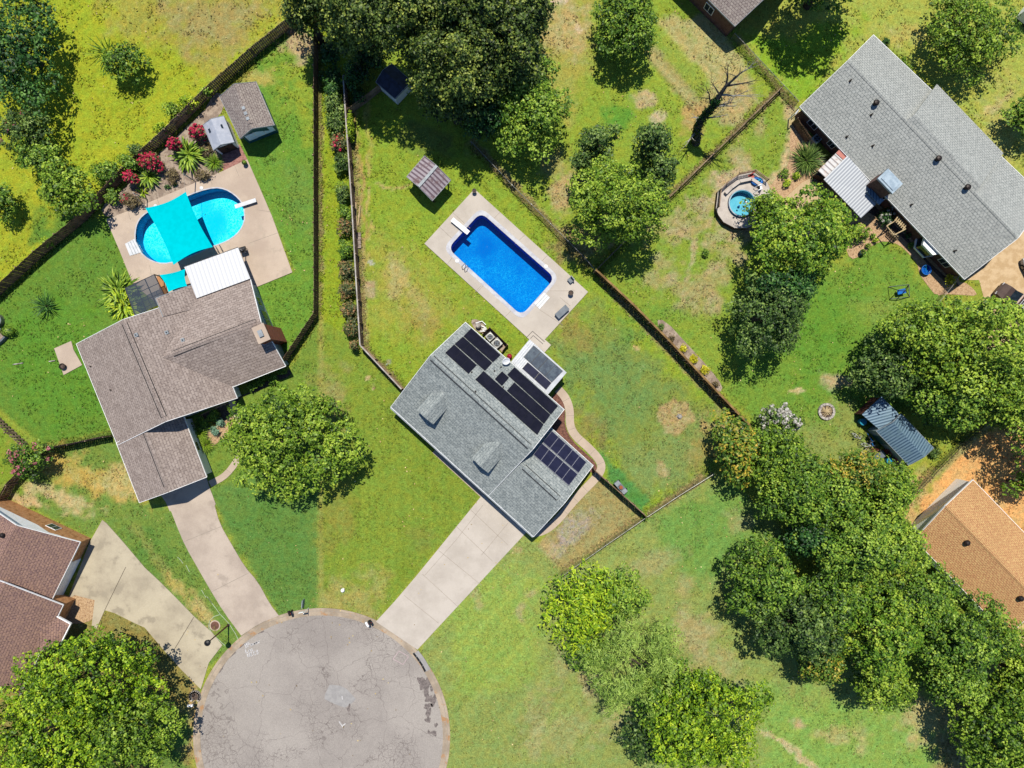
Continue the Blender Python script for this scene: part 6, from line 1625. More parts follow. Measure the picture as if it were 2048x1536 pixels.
# ------------------------------------------------------------------ street things
th = T('street_lamp', 'tall street lamp with black round head between two driveways', 'street lamp', P(457, 1250))
m = MB(); b = P(457,1250); m.tube([b, b + Vector((0,0,5.0))], [.09, .055], 10); m.build('pole', M('rusty_pole', A(120,70,50), A(92,54,40), rough=.7), th)
m = MB(); m.lathe(b, [(.16, 0), (.16, .1), (.1, .14)], 12); m.build('base', MT['dark_metal'], th)
m = MB(); m.lathe(b + Vector((0,0,4.95)), [(.1, 0), (.24, .1), (.30, .34), (.26, .42)], 16); m.build('lamp_head', M('smoked_globe', A(70,76,100), rough=.3), th)
m = MB(); m.lathe(b + Vector((0,0,5.37)), [(.32, 0), (.28, .08), (.06, .16), (.03, .3)], 16); m.build('lamp_cap', MT['black'], th)
def mailbox(label, px, py, rz, boxes, mat, post='wood_dark', base=None):
    c = P(px, py); th = T('mailbox', label, 'mailbox', c, rz=0)
    d = Vector((math.cos(rz), math.sin(rz), 0)); n = Vector((-d.y, d.x, 0))
    m = MB(); m.box(c + Vector((0,0,.5)), (.12, .12, 1.0), rz); m.build('post', MT[post], th)
    for i in range(boxes):
        o_ = n * (i - (boxes - 1) / 2) * .34
        m = MB(); prof = []
        for k in range(9):
            t = math.pi * k / 8; prof.append((math.cos(t) * .12, .14 + math.sin(t) * .12))
        prof = [(.12, 0)] + prof + [(-.12, 0)]
        V = []
        for s in (-.27, .27):
            for (u, z) in prof: V.append(c + o_ + d * s + n * u + Vector((0,0,1.02 + z)))
        k = len(prof); m.add(V, [tuple(range(k)), tuple(range(k, 2 * k))[::-1]] + [(j, k + j, k + (j + 1) % k, (j + 1) % k) for j in range(k)])
        bx = m.build('box', MT[mat[i]], th)
        m = MB(); m.bar(c + o_ + n * .135 + Vector((0,0,1.14)), c + o_ + n * .135 + d * .15 + Vector((0,0,1.14)), .015, .05); m.build('flag', MT['red_plastic'], bx)
    return th
mailbox('single brown mailbox on a concrete base at the top of the cul-de-sac', 585, 1220, math.radians(-70), 1, ['dark_metal'])
o = T('stone_block', 'small stone block under the brown mailbox on the kerb', 'stone', P(582,1226)); m = MB(); m.box(P(582,1226,.12), (.5,.45,.24), .3); m.box(P(582,1226,.26), (.4,.36,.05), .3); m.build('block', MT['stone'], o)
mailbox('twin white and black mailboxes beside the middle driveway', 741, 1240, math.radians(-60), 2, ['white_paint', 'black'])
mailbox('white mailbox beside the left driveway and the cul-de-sac', 390, 1402, math.radians(0), 1, ['white_paint'], 'wood_pale')
th = T('tyre_planter', 'pale round stone ring planter around the white mailbox', 'planter', P(390,1393)); m = MB()
for i in range(14):
    a = math.radians(-40 + i * 20); c = P(390 + 9.5 * math.cos(a), 1393 - 9.5 * math.sin(a), .12); m.box(c, (.34, .24, .24), a + math.pi / 2 + 0)
m.build('stone_ring', MT['stone_white'], th)
m = MB(); m.lathe(P(390,1393), [(.4, .02), (.1, .14)], 12); m.build('soil', MT['mulch_dark'], th)
th = T('bracket_post', 'small white bracket post on the lawn above the brown mailbox', 'post', P(617,1217)); m = MB(); b = P(617,1216)
m.tube([b, b + Vector((0,0,1.9))], .04, 8); m.build('post', MT['white_paint'], th)
m = MB(); m.box(b + Vector((-.28,.1,1.75)), (.5,.04,.35), .2); m.build('sign_panel', MT['white_paint'], th)
m = MB(); v = P(608,1205); m.box((v.x,v.y,.4), (.08,.85,.8), -.1); m.build('meter_box', MT['grey_trim'], th)
th = T('bollard_cap', 'white round utility cap in the strip of lawn', 'utility cap', P(686,1180)); m = MB(); m.lathe(P(686,1180), [(.2,0),(.2,.25),(.13,.36),(.02,.4)], 16); m.build('cap', MT['white_paint'], th)
m = MB(); m.lathe(P(686,1180), [(.23,0),(.23,.06),(.2,.07)], 16); m.build('collar', MT['galv'], th)
m = MB(); m.lathe(P(430,1251), [(.46,0),(.46,.05),(.34,.06),(.3,.05)], 22); o = m.build('manhole_cover', MT['manhole']); tag(o, 'round rusty manhole cover inside white painted lines', 'manhole cover')
m = MB(); m.lathe(P(430,1251), [(.58,0),(.58,.035),(.47,.04)], 22); c_ = m.build('collar', MT['concrete_warm'], o)
th = T('storm_drain', 'dark storm drain slot in the kerb by the middle driveway', 'storm drain', P(845,1325)); m = MB(); ln = [(833,1303),(841,1313),(849,1325),(857,1340)]
m.prism([P(*q) for q in ribbon(ln, 9)], .0, .09); m.build('slab', MT['asphalt_patch'], th)
m = MB(); m.prism([P(*q) for q in ribbon([(q[0] - 6, q[1] + 3) for q in ln], 4)], .02, .075); m.build('slot', MT['black'], th)
m = MB()
for i in range(5):
    t = i / 4 * 2.99; k = int(t); p = (ln[k][0] + (ln[k+1][0] - ln[k][0]) * (t - k) - 6, ln[k][1] + (ln[k+1][1] - ln[k][1]) * (t - k) + 3); m.box(P(*p, .085), (.22, .05, .03), .6)
m.build('bar', MT['galv'], th)
# markings sprayed on lawn and asphalt
def stroke_mesh(name, lines, w, z, mat, label=None, cat=None, group=None, kind='structure'):
    m = MB()
    for L in lines:
        for a, b in zip(L, L[1:]): m.bar(P(*a, z), P(*b, z), w, .006)
    o = m.build(name, MT[mat]); tag(o, kind=kind); return o
stroke_mesh('lawn_marking', [[(403,1180),(412,1195)],[(355,1114),(362,1121),(366,1127)],[(414,1193),(440,1228),(457,1246),(470,1266),(476,1278),(472,1287),(460,1294)],[(440,1229),(428,1233),(419,1242),(417,1254),(424,1266),(440,1282),(450,1291)],[(372,1130),(379,1144)],[(416,1196),(424,1207)]], .06, .04, 'grass_paint')
def letters(word, origin, ex, ey, w=.055):
    G_ = {'^': [[(.5,0),(.45,1)],[(.15,.62),(.45,1),(.85,.68)]], 'P': [[(.15,0),(.2,1),(.7,.9),(.7,.6),(.2,.5)]], 'o': [[(.2,.1),(.1,.35),(.35,.55),(.6,.4),(.5,.1),(.2,.1)]], 'w': [[(.05,.5),(.2,.05),(.4,.4),(.55,.05),(.8,.55)]], 'e': [[(.1,.3),(.55,.35),(.4,.58),(.12,.4),(.15,.1),(.55,.08)]], 'r': [[(.15,.0),(.2,.5)],[(.2,.35),(.5,.58)]],
          'L': [[(.2,1),(.15,.05),(.75,.1)]], 'c': [[(.6,.5),(.25,.55),(.12,.25),(.3,.05),(.65,.1)]], 'U': [[(.1,.95),(.15,.2),(.45,.05),(.7,.3),(.7,1)]], 'E': [[(.7,.95),(.15,.9),(.15,.05),(.7,.08)],[(.15,.5),(.55,.52)]], 'C': [[(.75,.85),(.4,1),(.12,.5),(.35,.05),(.8,.15)]], 'S': [[(.75,.9),(.3,1),(.2,.65),(.65,.45),(.6,.1),(.1,.05)]]}
    out = []; x = 0
    for ch in word:
        for L in G_[ch]: out.append([(origin[0] + ex[0] * (x + u) + ey[0] * v, origin[1] + ex[1] * (x + u) + ey[1] * v) for u, v in L])
        x += .95 if ch.isupper() or ch == '^' else .78
    return out
ex, ey = (7.2, -2.2), (-1.6, -8.2)
L_ = letters('^', (489,1297), (6.5,-1.5), (-1.0,-10)) + letters('Power', (495,1294.5), (6.6,-2.3), (-1.6,-8.0)) + letters('Loc', (491,1306.5), (6.2,-2.0), (-1.4,-7.4)) + letters('UECS', (495,1314.5), (6.2,-2.0), (-1.4,-7.2))
stroke_mesh('road_writing', L_, .12, .038, 'chalk')
stroke_mesh('road_marking', [[(786,1318),(798,1302),(817,1313),(806,1329),(786,1318)]], .07, .038, 'chalk_pink')
stroke_mesh('road_marking', [[(678,1443),(686,1454)],[(686,1451),(691,1447)],[(684,1392),(685,1399)]], .12, .038, 'chalk')

# ------------------------------------------------------------------ garden things
def pot(label, px, py, r=.28, h=.5, mat='stone', z=0., plant=None, name='plant_pot', cat='plant pot'):
    c = P(px, py, z); th = T(name, label, cat, c); m = MB(); m.lathe(c, [(r*.7,0),(r*.95,h*.8),(r*1.08,h*.86),(r*1.08,h),(r*.86,h),(r*.82,h-.08)], 18); m.build('pot', MT[mat], th)
    m = MB(); m.lathe(c + Vector((0,0,h-.1)), [(r*.8,0),(r*.5,.04)], 14); m.build('soil', MT['mulch_dark'], th)
    if plant:
        rng = np.random.default_rng(int(px)); n = 90; u = unit(rng, n); u[:, 2] = abs(u[:, 2]); V, F, tt = leaves(np.array(c) + [0,0,h] + u * r * 1.1, u, .16, rng, rng.random(n)); npmesh('plant', V, F, LEAF[plant], th, tt)
    return th
pot('grey urn at the top corner of the rectangular pool deck', 949, 384, .22, .55, 'dark_metal', .1)
pot('dark urn near the right corner of the rectangular pool deck', 1141, 587, .26, .6, 'dark_metal', .1)
pot('teal pot with a plant at the corner of the kidney pool deck', 492, 328, .24, .5, 'siding_teal', .08, 'mid')
pot('dark teal pot at the edge of the gravel near the curved lawn', 1721, 506, .3, .5, 'siding_teal', 0, 'mid')
pot('rusty brazier bowl on the small concrete pad', 128, 733, .32, .35, 'dark_metal', .07, None, 'fire_bowl', 'fire bowl')
# storage bench and side table by the pool
ang = math.atan2(13, 16)
def deckbox(label, px, py, sx, sy, h, rz, mat, name, cat, z=.1):
    c = P(px, py, 0); th = T(name, label, cat, c); m = MB(); m.box((c.x, c.y, z + h * .44), (sx * .95, sy * .9, h * .88), rz); m.build('body', MT['grey_trim' if mat != 'grey_trim' else 'dark_trim'], th)
    m = MB(); m.box((c.x, c.y, z + h * .94), (sx, sy, h * .12), rz); m.build('lid', MT[mat], th); return th
MT['slate'] = M('slate_plastic', A(122,132,142), A(104,114,124), rough=.5)
deckbox('long slate-grey storage bench on the lower edge of the rectangular pool deck', 1123.5, 624.5, 1.55, .68, .55, math.radians(42), 'slate', 'storage_bench', 'storage bench')
th = T('lounge_chair', 'small grey chair at the upper right edge of the rectangular pool deck', 'chair', P(1141,561)); c = P(1141,561); m = MB(); m.box((c.x,c.y,.42), (.55,.55,.08), .7); m.build('seat', MT['slate'], th)
m = MB(); m.box((c.x + .18, c.y + .18, .68), (.08,.55,.5), .7); m.build('backrest', MT['grey_trim'], th)
for sx in (-1, 1):
    for sy in (-1, 1):
        m = MB(); v = Matrix.Rotation(.7, 3, 'Z') @ Vector((sx * .22, sy * .22, 0)); m.tube([(c.x+v.x,c.y+v.y,.1),(c.x+v.x,c.y+v.y,.4)], .025, 6); m.build('leg', MT['galv'], th)
# air conditioners
def ac(label, px, py, rz, r=.42, h=.75):
    c = P(px, py); th = T('air_conditioner', label, 'air conditioner', c); m = MB(); m.box((c.x,c.y,h/2), (r*2,r*2,h), rz); m.build('casing', M('ac_casing', A(214,214,206), A(190,190,184), rough=.5), th)
    m = MB(); m.lathe((c.x,c.y,h), [(r*.86,0),(r*.86,.035),(r*.74,.04),(r*.7,.0)], 20); m.build('fan_guard', MT['galv'], th)
    m = MB(); m.lathe((c.x,c.y,h), [(r*.7,.004),(r*.2,.006)], 20)
    m.build('fan_well', MT['black'], th)
    m = MB()
    for k in range(4):
        a = rz + k * math.pi / 2; m.bar((c.x,c.y,h+.02), (c.x+math.cos(a)*r*.66,c.y+math.sin(a)*r*.66,h+.02), .12, .01)
    m.build('fan_blade', MT['slate'], th); return th
ac('smaller upper air conditioner in the timber enclosure of the middle house', 980.5, 674, -.85, .38); ac('larger lower air conditioner in the timber enclosure of the middle house', 994, 687, -.85, .45); ac('air conditioner beside the long grey house', 1628, 282, -.85, .42)
th = T('timber_enclosure', 'dark timber enclosure around two air conditioners', 'enclosure', P(985,665)); q = [P(966,668),P(980,656),P(1015,690),P(1004,704)]; m = MB()
for a, b in zip(q, q[1:]):
    k = int((b - a).length / .15)
    for i in range(k):
        c = a.lerp(b, (i + .5) / k); m.box((c.x,c.y,.5), ((b-a).length / k - .015, .03, 1.0), math.atan2((b-a).y,(b-a).x))
m.build('boards', MT['fence_brown'], th)
for p in q:
    m = MB(); m.box((p.x,p.y,.52), (.11,.11,1.04), .7); m.build('post', MT['fence_grey'], th)
slab_ = struct(slab('gravel_floor', [(966,668),(980,656),(1015,690),(1004,704)], -.05, .03, MT['bed_sand']))
th = T('pool_pump', 'pale pump and pipes by the back corner of the middle house', 'pool pump', P(957,652)); c = P(957,652); m = MB(); m.lathe(c, [(.3,0),(.3,.6),(.2,.75),(.05,.8)], 14); m.build('filter_tank', MT['stone_white'], th)
m = MB(); m.tube([c + Vector((.3,0,.2)), c + Vector((.8,-.2,.2)), c + Vector((.8,-.6,.35)), c + Vector((.2,-.6,.5))], .06, 6); m.tube([c + Vector((-.3,.3,.15)), c + Vector((.4,.5,.3)), c + Vector((.8,.1,.3))], .05, 6); m.build('pipe', MT['white_paint'], th)
m = MB(); m.box(c + Vector((.65,-.35,.2)), (.5,.3,.35), .4); m.build('motor', MT['galv'], th)
bed('earth_patch', [(940,640),(955,638),(972,650),(966,668),(950,660)], MT['bed_sand'], .022)
pot('terracotta pot with red flowers by the sunroom corner', 1019, 713, .26, .4, 'terracotta', 0, 'red')
# grill by the pool deck, bins
th = T('grill', 'black barbecue grill at the corner of the white patio cover', 'grill', P(492,501)); c = P(491,502); m = MB(); m.box((c.x,c.y,.85), (.75,.5,.3), .3); m.build('firebox', MT['black'], th)
m = MB(); m.lathe((c.x,c.y,.98), [(.3,0),(.26,.14),(.1,.22)], 14, 1.2, .8); m.build('lid', MT['dark_trim'], th)
for sx in (-1, 1):
    for sy in (-1, 1):
        m = MB(); m.tube([(c.x+sx*.28,c.y+sy*.18,.08),(c.x+sx*.28,c.y+sy*.18,.72)], .025, 6); m.build('leg', MT['black'], th)
# stacked timber and blocks by the fence
TG = 'timbers stacked by the middle fence'
for i, (a, b, lb) in enumerate((((708,402),(711,455),'left long pale beam lying along the middle fence'), ((712,405),(713.5,460),'right long pale beam lying along the middle fence'), ((721,412),(716.5,452),'short slanting pale beam beside the long ones'))):
    m = MB(); A0, B0 = P(*a), P(*b); m.bar(A0 + Vector((0,0,.12)), B0 + Vector((0,0,.12)), .16, .16); m.bar(A0 + Vector((.02,0,.22)), B0 + Vector((.02,0,.22)), .1, .035); o = m.build('timber_beam', MT['wood_pale']); tag(o, lb, 'beam', TG)
th = T('block_pile', 'low pile of pale concrete blocks below the timber beams', 'block pile', P(716,482)); rg = random.Random(5)
for i in range(8):
    m = MB(); c = P(713.5 + (i % 2) * 5.5, 469 + (i // 2) * 8, .14); m.box(c, (.34,.38,.26), rg.uniform(-.15,.15)); m.box(c + Vector((0,0,.135)), (.14,.16,.02), 0); m.build('block', MT['stone'], th)
# leaning poles, hose, stump
th = T('hose_reel', 'grey garden cart on the strip of fresh grass beside the dark fence', 'garden cart', P(1238,973)); c = P(1240,973); rz = math.radians(-48)
m = MB(); m.box((c.x,c.y,.5), (1.6,.62,.1), rz); m.build('seat', MT['slate'], th)
d = Vector((math.cos(rz), math.sin(rz), 0))
m = MB(); m.box(c + d * .55 + Vector((0,0,.65)), (.45,.55,.22), rz); m.box(c - d * .55 + Vector((0,0,.65)), (.45,.55,.22), rz); m.build('tray', MT['grey_trim'], th)
m = MB(); m.lathe(c + Vector((0,0,.55)), [(.2,0),(.2,.2),(.08,.22)], 12); m.build('reel', MT['terracotta'], th)
for s in (-1, 1):
    for t_ in (-1, 1):
        m = MB(); n = Vector((-d.y, d.x, 0)); q = c + d * s * .6 + n * t_ * .3; m.lathe((q.x,q.y,0), [(.05,0),(.13,.1),(.13,.2),(.05,.3)], 12); m.build('wheel', MT['tyre'], th)
o = T('tree_stump', 'weathered grey stump in the round leaf-covered patch', 'tree stump', P(1359,833)); m = MB(); m.lathe(P(1359,833), [(.3,0),(.22,.2),(.2,.3),(.08,.31)], 9); m.build('stump', MT['bark_pale'], o)
m = MB()
for a in range(6): m.tube([P(1359,833,.12), P(1359 + 7 * math.cos(a * 1.05), 833 + 7 * math.sin(a * 1.05), .0)], [.1, .03], 6)
m.build('root', MT['bark_pale'], o)
for (x, y, s, lb) in ((1457,861,.32,'small white block left of the fence end'), (1483,857,.36,'round grey-white lidded bin at the fence end')):
    o = T('stone_block' if s < .35 else 'bin', lb, 'stone' if s < .35 else 'bin', P(x, y)); m = MB()
    if s < .35: m.box(P(x,y,.2), (.35,.5,.4), .2)
    else: m.lathe(P(x,y), [(.28,0),(.32,.6),(.34,.62),(.1,.7)], 16)
    m.build('body', MT['stone_white' if s < .35 else 'galv'], o)
    m = MB(); m.lathe(P(x,y, .4 if s < .35 else .69), [(.08,0),(.08,.05),(.02,.06)], 8); m.build('lid', MT['grey_trim'], o)
# fire pit
th = T('fire_pit', 'round stone-ringed fire pit full of sticks in the right-hand lawn', 'fire pit', P(1653,823)); m = MB()
for i in range(16):
    a = i * 2 * math.pi / 16; c = P(1653 + 14.5 * math.cos(a), 823 + 14.5 * math.sin(a), .13); m.box(c, (.3,.26,.26), -a + math.pi / 2)
m.build('stone_ring', MT['stone_white'], th); m = MB(); rg = random.Random(8)
m.lathe(P(1653,823), [(.68,.0),(.66,.05)], 18); m.build('ash', MT['mulch_dark'], th); m = MB()
for i in range(26):
    a = rg.uniform(0, 6.3); r0 = rg.uniform(0, .15); c = P(1653,823,.1); m.tube([c + Vector((math.cos(a)*.62, math.sin(a)*.62, .02)), c + Vector((math.cos(a+2)*r0, math.sin(a+2)*r0, .16))], .035, 5)
m.build('sticks', MT['wood_pale'], th)
# swing set
th = T('swing_set', 'dark pipe swing set with a blue seat on the right-hand lawn', 'swing set', P(1797,582)); zt = 1.9
a, b = P(1778,583), P(1818,584); fr = MB()
for c, tx in ((P(1776,572),0),(P(1776,596),0)): pass
top0, top1 = P(1793,580,zt), P(1817,578,zt)
for s in ((1776,574),(1780,598)): 
    m = MB(); m.tube([P(*s), P(1798,581,zt)], .04, 6); m.build('leg', MT['dark_metal'], th)
for s in ((1818,569),(1819,594)):
    m = MB(); m.tube([P(*s), P(1812,582,zt)], .04, 6); m.build('leg', MT['dark_metal'], th)
m = MB(); m.tube([P(1798,581,zt), P(1812,582,zt)], .04, 6); m.build('top_bar', MT['dark_metal'], th)
m = MB(); m.tube([P(1776,574,.03), P(1818,569,.03)], .03, 5); m.tube([P(1780,598,.03), P(1819,594,.03)], .03, 5); m.tube([P(1818,569,.03), P(1819,594,.03)], .03, 5); m.build('base_bar', MT['slate'], th)
m = MB(); m.box(P(1803,583,.55), (.9,.5,.06), .2); m.build('seat', MT['blue_plastic'], th)
m = MB()
for s in (-1, 1): m.tube([P(1803,583,.55) + Vector((s*.4,0,0)), P(1804,582,zt) + Vector((s*.3,0,0))], .015, 4)
m.build('chain', MT['galv'], th)
# round trough pools
th = T('paddling_pool', 'round bright blue paddling pool on the gravel by the curved lawn', 'paddling pool', P(1848,541)); m = MB(); c = P(1848,541)
m.lathe(c, [(.44,0),(.5,.42),(.54,.44),(.54,.48),(.47,.48),(.42,.1)], 26); m.build('tub', MT['blue_plastic'], th)
m = MB(); m.lathe(c, [(.46,.3),(.01,.301)], 26); m.build('water', MT['water_blue'], th)
m = MB(); m.tube([c + Vector((-.1,.6,.5)), c + Vector((0,.2,.4)), c + Vector((.1,-.35,.35))], .02, 5); m.build('hose', MT['cyan_plastic'], th)
# arbour with ladder-like slats
th = T('arbour', 'pale timber arbour with slatted top leaning by the brick wall', 'arbour', P(1795,438)); m = MB(); a0, b0 = P(1793,440), P(1810,457)
for s in ((1793,440),(1811,458),(1775,452),(1790,470)):
    pb = MB(); pb.bar(P(*s), P(*s, 1.9), .09, .09, up=Vector((1,0,0))); pb.build('post', MT['wood_pale'], th)
for s in (((1793,440),(1773,452)),((1811,458),(1788,470)),((1793,440),(1811,458)),((1773,452),(1788,470))): m.bar(P(*s[0],1.95), P(*s[1],1.95), .1, .1)
m.build('beam', MT['wood_pale'], th); m = MB()
for i in range(6):
    t = i / 5; p = (1794 + 16 * t, 437 + 17 * t); m.bar(P(p[0]+3,p[1]-5,2.04), P(p[0]-5,p[1]+5,2.04), .12, .05)
m.build('slat', MT['wood_pale'], th)
th = T('garden_bench', 'small weathered slatted bench at the foot of the timber arbour', 'bench', P(1781,470)); c = P(1782,471); rz = math.radians(-43); m = MB(); d = Vector((math.cos(rz), math.sin(rz), 0)); n = Vector((-d.y, d.x, 0))
for i in range(4): m.bar(c - d * .65 + n * (i * .13 - .2) + Vector((0,0,.45)), c + d * .65 + n * (i * .13 - .2) + Vector((0,0,.45)), .1, .03)
m.build('seat', MT['wood_pale'], th); m = MB()
for i in range(3): m.bar(c - d * .65 - n * .3 + Vector((0,0,.55 + i * .14)), c + d * .65 - n * .3 + Vector((0,0,.55 + i * .14)), .03, .1)
m.build('backrest', MT['fence_grey'], th)
for s in (-1, 1):
    for t_ in (-1, 1): m = MB(); q = c + d * s * .6 + n * t_ * .2; m.tube([(q.x,q.y,0),(q.x,q.y,.44)], .03, 6); m.build('leg', MT['fence_grey'], th)

# ------------------------------------------------------------------ round pool with raised deck
DZ = .85
DK = T('raised_deck', 'faceted grey deck with railings around the round pool', 'deck', P(1484,408))
dk = [(1432,417),(1436,382),(1452,366),(1474,350),(1506,343),(1533,362),(1552,402),(1545,425),(1520,445),(1494,456),(1470,456),(1447,444),(1437,430)]
dkw = [P(x, y, DZ) for x, y in dk]; cen = P(1486,406,DZ)
PCn, PRr = P(1484.5,406,1.15), 1.42
hole = [(PCn.x + (PRr + .06) * math.cos(i * math.pi / 16), PCn.y + (PRr + .06) * math.sin(i * math.pi / 16)) for i in range(32)]
slab('deck_top', [(v.x, v.y) for v in dkw], DZ - .12, DZ, MT['deck_grey'], DK, [hole], world=True)
m = MB(); sk = [cen + (v - cen) * .985 for v in dkw]
for a, b in zip(sk, sk[1:] + sk[:1]): m.bar(Vector((a.x,a.y,.36)), Vector((b.x,b.y,.36)), .05, .72)
m.build('skirt', MT['wood_dark'], DK)
rail_i = [0, 1, 2, 3, 4, 5]; m = MB(); bl = MB()
rp = [cen + (dkw[i] - cen) * .97 for i in rail_i]
for a, b in zip(rp, rp[1:]):
    for z in (.35, .62, .95): m.bar(a + Vector((0,0,z)), b + Vector((0,0,z)), .09 if z > .9 else .05, .06)
    k = int((b - a).length / .16)
    for i in range(k): c = a.lerp(b, i / k); bl.bar(c + Vector((0,0,.08)), c + Vector((0,0,.92)), .035, .035, up=Vector((1,0,0)))
m.build('railing', MT['fence_grey'], DK); bl.build('balusters', MT['dark_trim'], DK)
for a in rp:
    m = MB(); m.bar(a - Vector((0,0,DZ - .02)), a + Vector((0,0,1.05)), .1, .1, up=Vector((1,0,0))); m.build('post', MT['fence_grey'], DK)
m = MB(); bi = [cen + (dkw[i] - cen) * .74 for i in (1, 2, 3, 4, 5)]
for a, b in zip(bi, bi[1:]): m.bar(a + Vector((0,0,.42)), b + Vector((0,0,.42)), .34, .06); m.bar(a + Vector((0,0,.2)), b + Vector((0,0,.2)), .28, .38)
m.build('bench', MT['deck_grey'], DK)
RP = T('round_pool', 'small round blue pool sunk in the raised deck', 'swimming pool', P(1484,406)); m = MB(); c0 = Vector((PCn.x, PCn.y, 0))
n_ = 32; V = []
for r_, z in ((PRr, 0), (PRr, 1.15), (PRr - .1, 1.17), (PRr - .1, .3)):
    V += [c0 + Vector((r_ * math.cos(i * 2 * math.pi / n_), r_ * math.sin(i * 2 * math.pi / n_), z)) for i in range(n_)]
F = [(k * n_ + i, k * n_ + (i + 1) % n_, (k + 1) * n_ + (i + 1) % n_, (k + 1) * n_ + i) for k in range(3) for i in range(n_)]
mesh('wall', V, F, MT['liner_pale'], RP); mesh('floor', V[3 * n_:], [tuple(range(n_))], MT['liner_pale'], RP)
mesh('water', [c0 + Vector(((PRr - .1) * math.cos(i * 2 * math.pi / n_), (PRr - .1) * math.sin(i * 2 * math.pi / n_), .98)) for i in range(n_)], [tuple(range(n_))], MT['water_cyan'], RP)
m = MB(); m.tube([c0 + Vector((PRr * math.cos(i * .19635), PRr * math.sin(i * .19635), 1.17)) for i in range(33)], .05, 6); m.build('rim', MT['coping'], RP)
def floaty(label, dx, dy, mat, r=.12):
    c = c0 + Vector((dx, dy, .98)); th = T('pool_toy', label, 'pool toy', c, 'toys floating in the round pool'); m = MB(); m.lathe(c - Vector((0,0,.03)), [(r*.5,0),(r,.04),(r,.09),(r*.4,.13)], 12); m.lathe(c + Vector((0,0,.09)), [(r*.45,0),(r*.4,.06),(.01,.09)], 8); m.build('body', MT[mat], th)
MT['lime_p'] = M('lime_plastic', A(190,220,60), rough=.5)
floaty('lime toy floating in the middle of the round pool', -.15, .05, 'lime_p', .14); floaty('white toy floating right of the lime one', .45, .1, 'white_paint'); floaty('dark blue toy floating below the lime one', -.3, -.3, 'blue_plastic', .09)
th = T('deck_chair', 'red folding chair on the raised deck', 'chair', P(1500,354)); c = P(1500,355,DZ); m = MB(); m.box(c + Vector((0,0,.4)), (.5,.5,.06), .5); m.build('seat', MT['red_plastic'], th); m = MB(); m.box(c + Vector((0,.22,.65)), (.5,.06,.5), .5); m.build('backrest', MT['red_plastic'], th)
m = MB()
for sx in (-1,1):
    for sy in (-1,1): m.tube([c + Vector((sx*.2,sy*.2,0)), c + Vector((sx*.2,sy*.2,.38))], .02, 5)
m.build('leg', MT['galv'], th)
th = T('float_ring', 'bright blue inflatable lounge at the corner of the raised deck', 'inflatable', P(1512,363)); c = P(1513,364,DZ); m = MB(); m.tube([c + Vector((.5*math.cos(i*.5236), .32*math.sin(i*.5236), .2)) for i in range(13)], .16, 8, cap=False); m.build('tube', MT['blue_plastic'], th)
m = MB(); m.tube([c + Vector((.35,.2,.35)), c + Vector((-.3,-.2,.35))], .1, 8); m.build('pillow', MT['cyan_plastic'], th)
th = T('pool_steps', 'white plastic pool ladder between raised deck and round pool', 'ladder', P(1512,380)); c = P(1513,380,DZ); m = MB()
for s in (-1, 1): m.tube([c + Vector((.45 + 0, s*.25 + .2, 0)), c + Vector((.3, s*.25+.15, .85)), c + Vector((-.1, s*.25, .85)), c + Vector((-.35, s*.25-.1, .1))], .04, 6)
m.build('rail', MT['white_paint'], th); m = MB()
for i in range(3): m.box(c + Vector((.36 - i * .05, .18, .2 + i * .22)), (.2,.45,.05), .1)
m.build('step', MT['white_paint'], th)

# ------------------------------------------------------------------ clutter by the metal shed
def bicycle(label, px, py, rz, col, lean=.35):
    c = P(px, py); th = T('bicycle', label, 'bicycle', c, 'bicycles dumped beside the metal shed'); Mx = Matrix.Translation(c) @ Matrix.Rotation(rz, 4, 'Z') @ Matrix.Rotation(lean, 4, 'X')
    tr = lambda x, y, z: Mx @ Vector((x, y, z))
    for x in (-.5, .5):
        m = MB(); m.tube([tr(x + .32*math.cos(i*.3927), 0, .33 + .32*math.sin(i*.3927)) for i in range(17)], .028, 6, cap=False); w = m.build('wheel', MT['tyre'], th)
        m = MB()
        for i in range(8): m.tube([tr(x, 0, .33), tr(x + .31*math.cos(i*.785), 0, .33 + .31*math.sin(i*.785))], .006, 4)
        m.build('spokes', MT['galv'], w)
    m = MB()
    for a, b in (((-.5,0,.33),(-.1,0,.3)),((-.1,0,.3),(-.2,0,.8)),((-.2,0,.75),(.35,0,.82)),((-.1,0,.3),(.35,0,.78)),((-.5,0,.33),(-.2,0,.75)),((.35,0,.85),(.5,0,.33))): m.tube([tr(*a), tr(*b)], .025, 6)
    m.build('frame', col, th); m = MB(); m.tube([tr(.33,-.28,.98), tr(.38,0,.95), tr(.33,.28,.98)], .018, 6); m.tube([tr(.36,0,.84), tr(.38,0,.96)], .018, 5); m.build('handlebar', MT['galv'], th)
    m = MB(); m.bar(tr(-.32,0,.86), tr(-.08,0,.86), .13, .06); m.build('saddle', MT['black'], th)
BL = M('bike_blue', A(30,120,200), rough=.4); BW = M('bike_white', A(210,210,214), rough=.4); BR_ = M('bike_red', A(150,50,44), rough=.4)
bicycle('white bicycle farthest from the metal shed', 1713, 864, -.3, BW, .9); bicycle('blue bicycle leaning on the metal shed wall', 1740, 872, -.9, BL, .5); bicycle('second blue bicycle nearest the metal shed door', 1746, 880, -1.1, BL, .7)
bicycle('silver bicycle lying across the pile', 1728, 880, .3, BW, 1.1); bicycle('dark red bicycle at the bottom of the pile', 1742, 892, .6, BR_, 1.0)
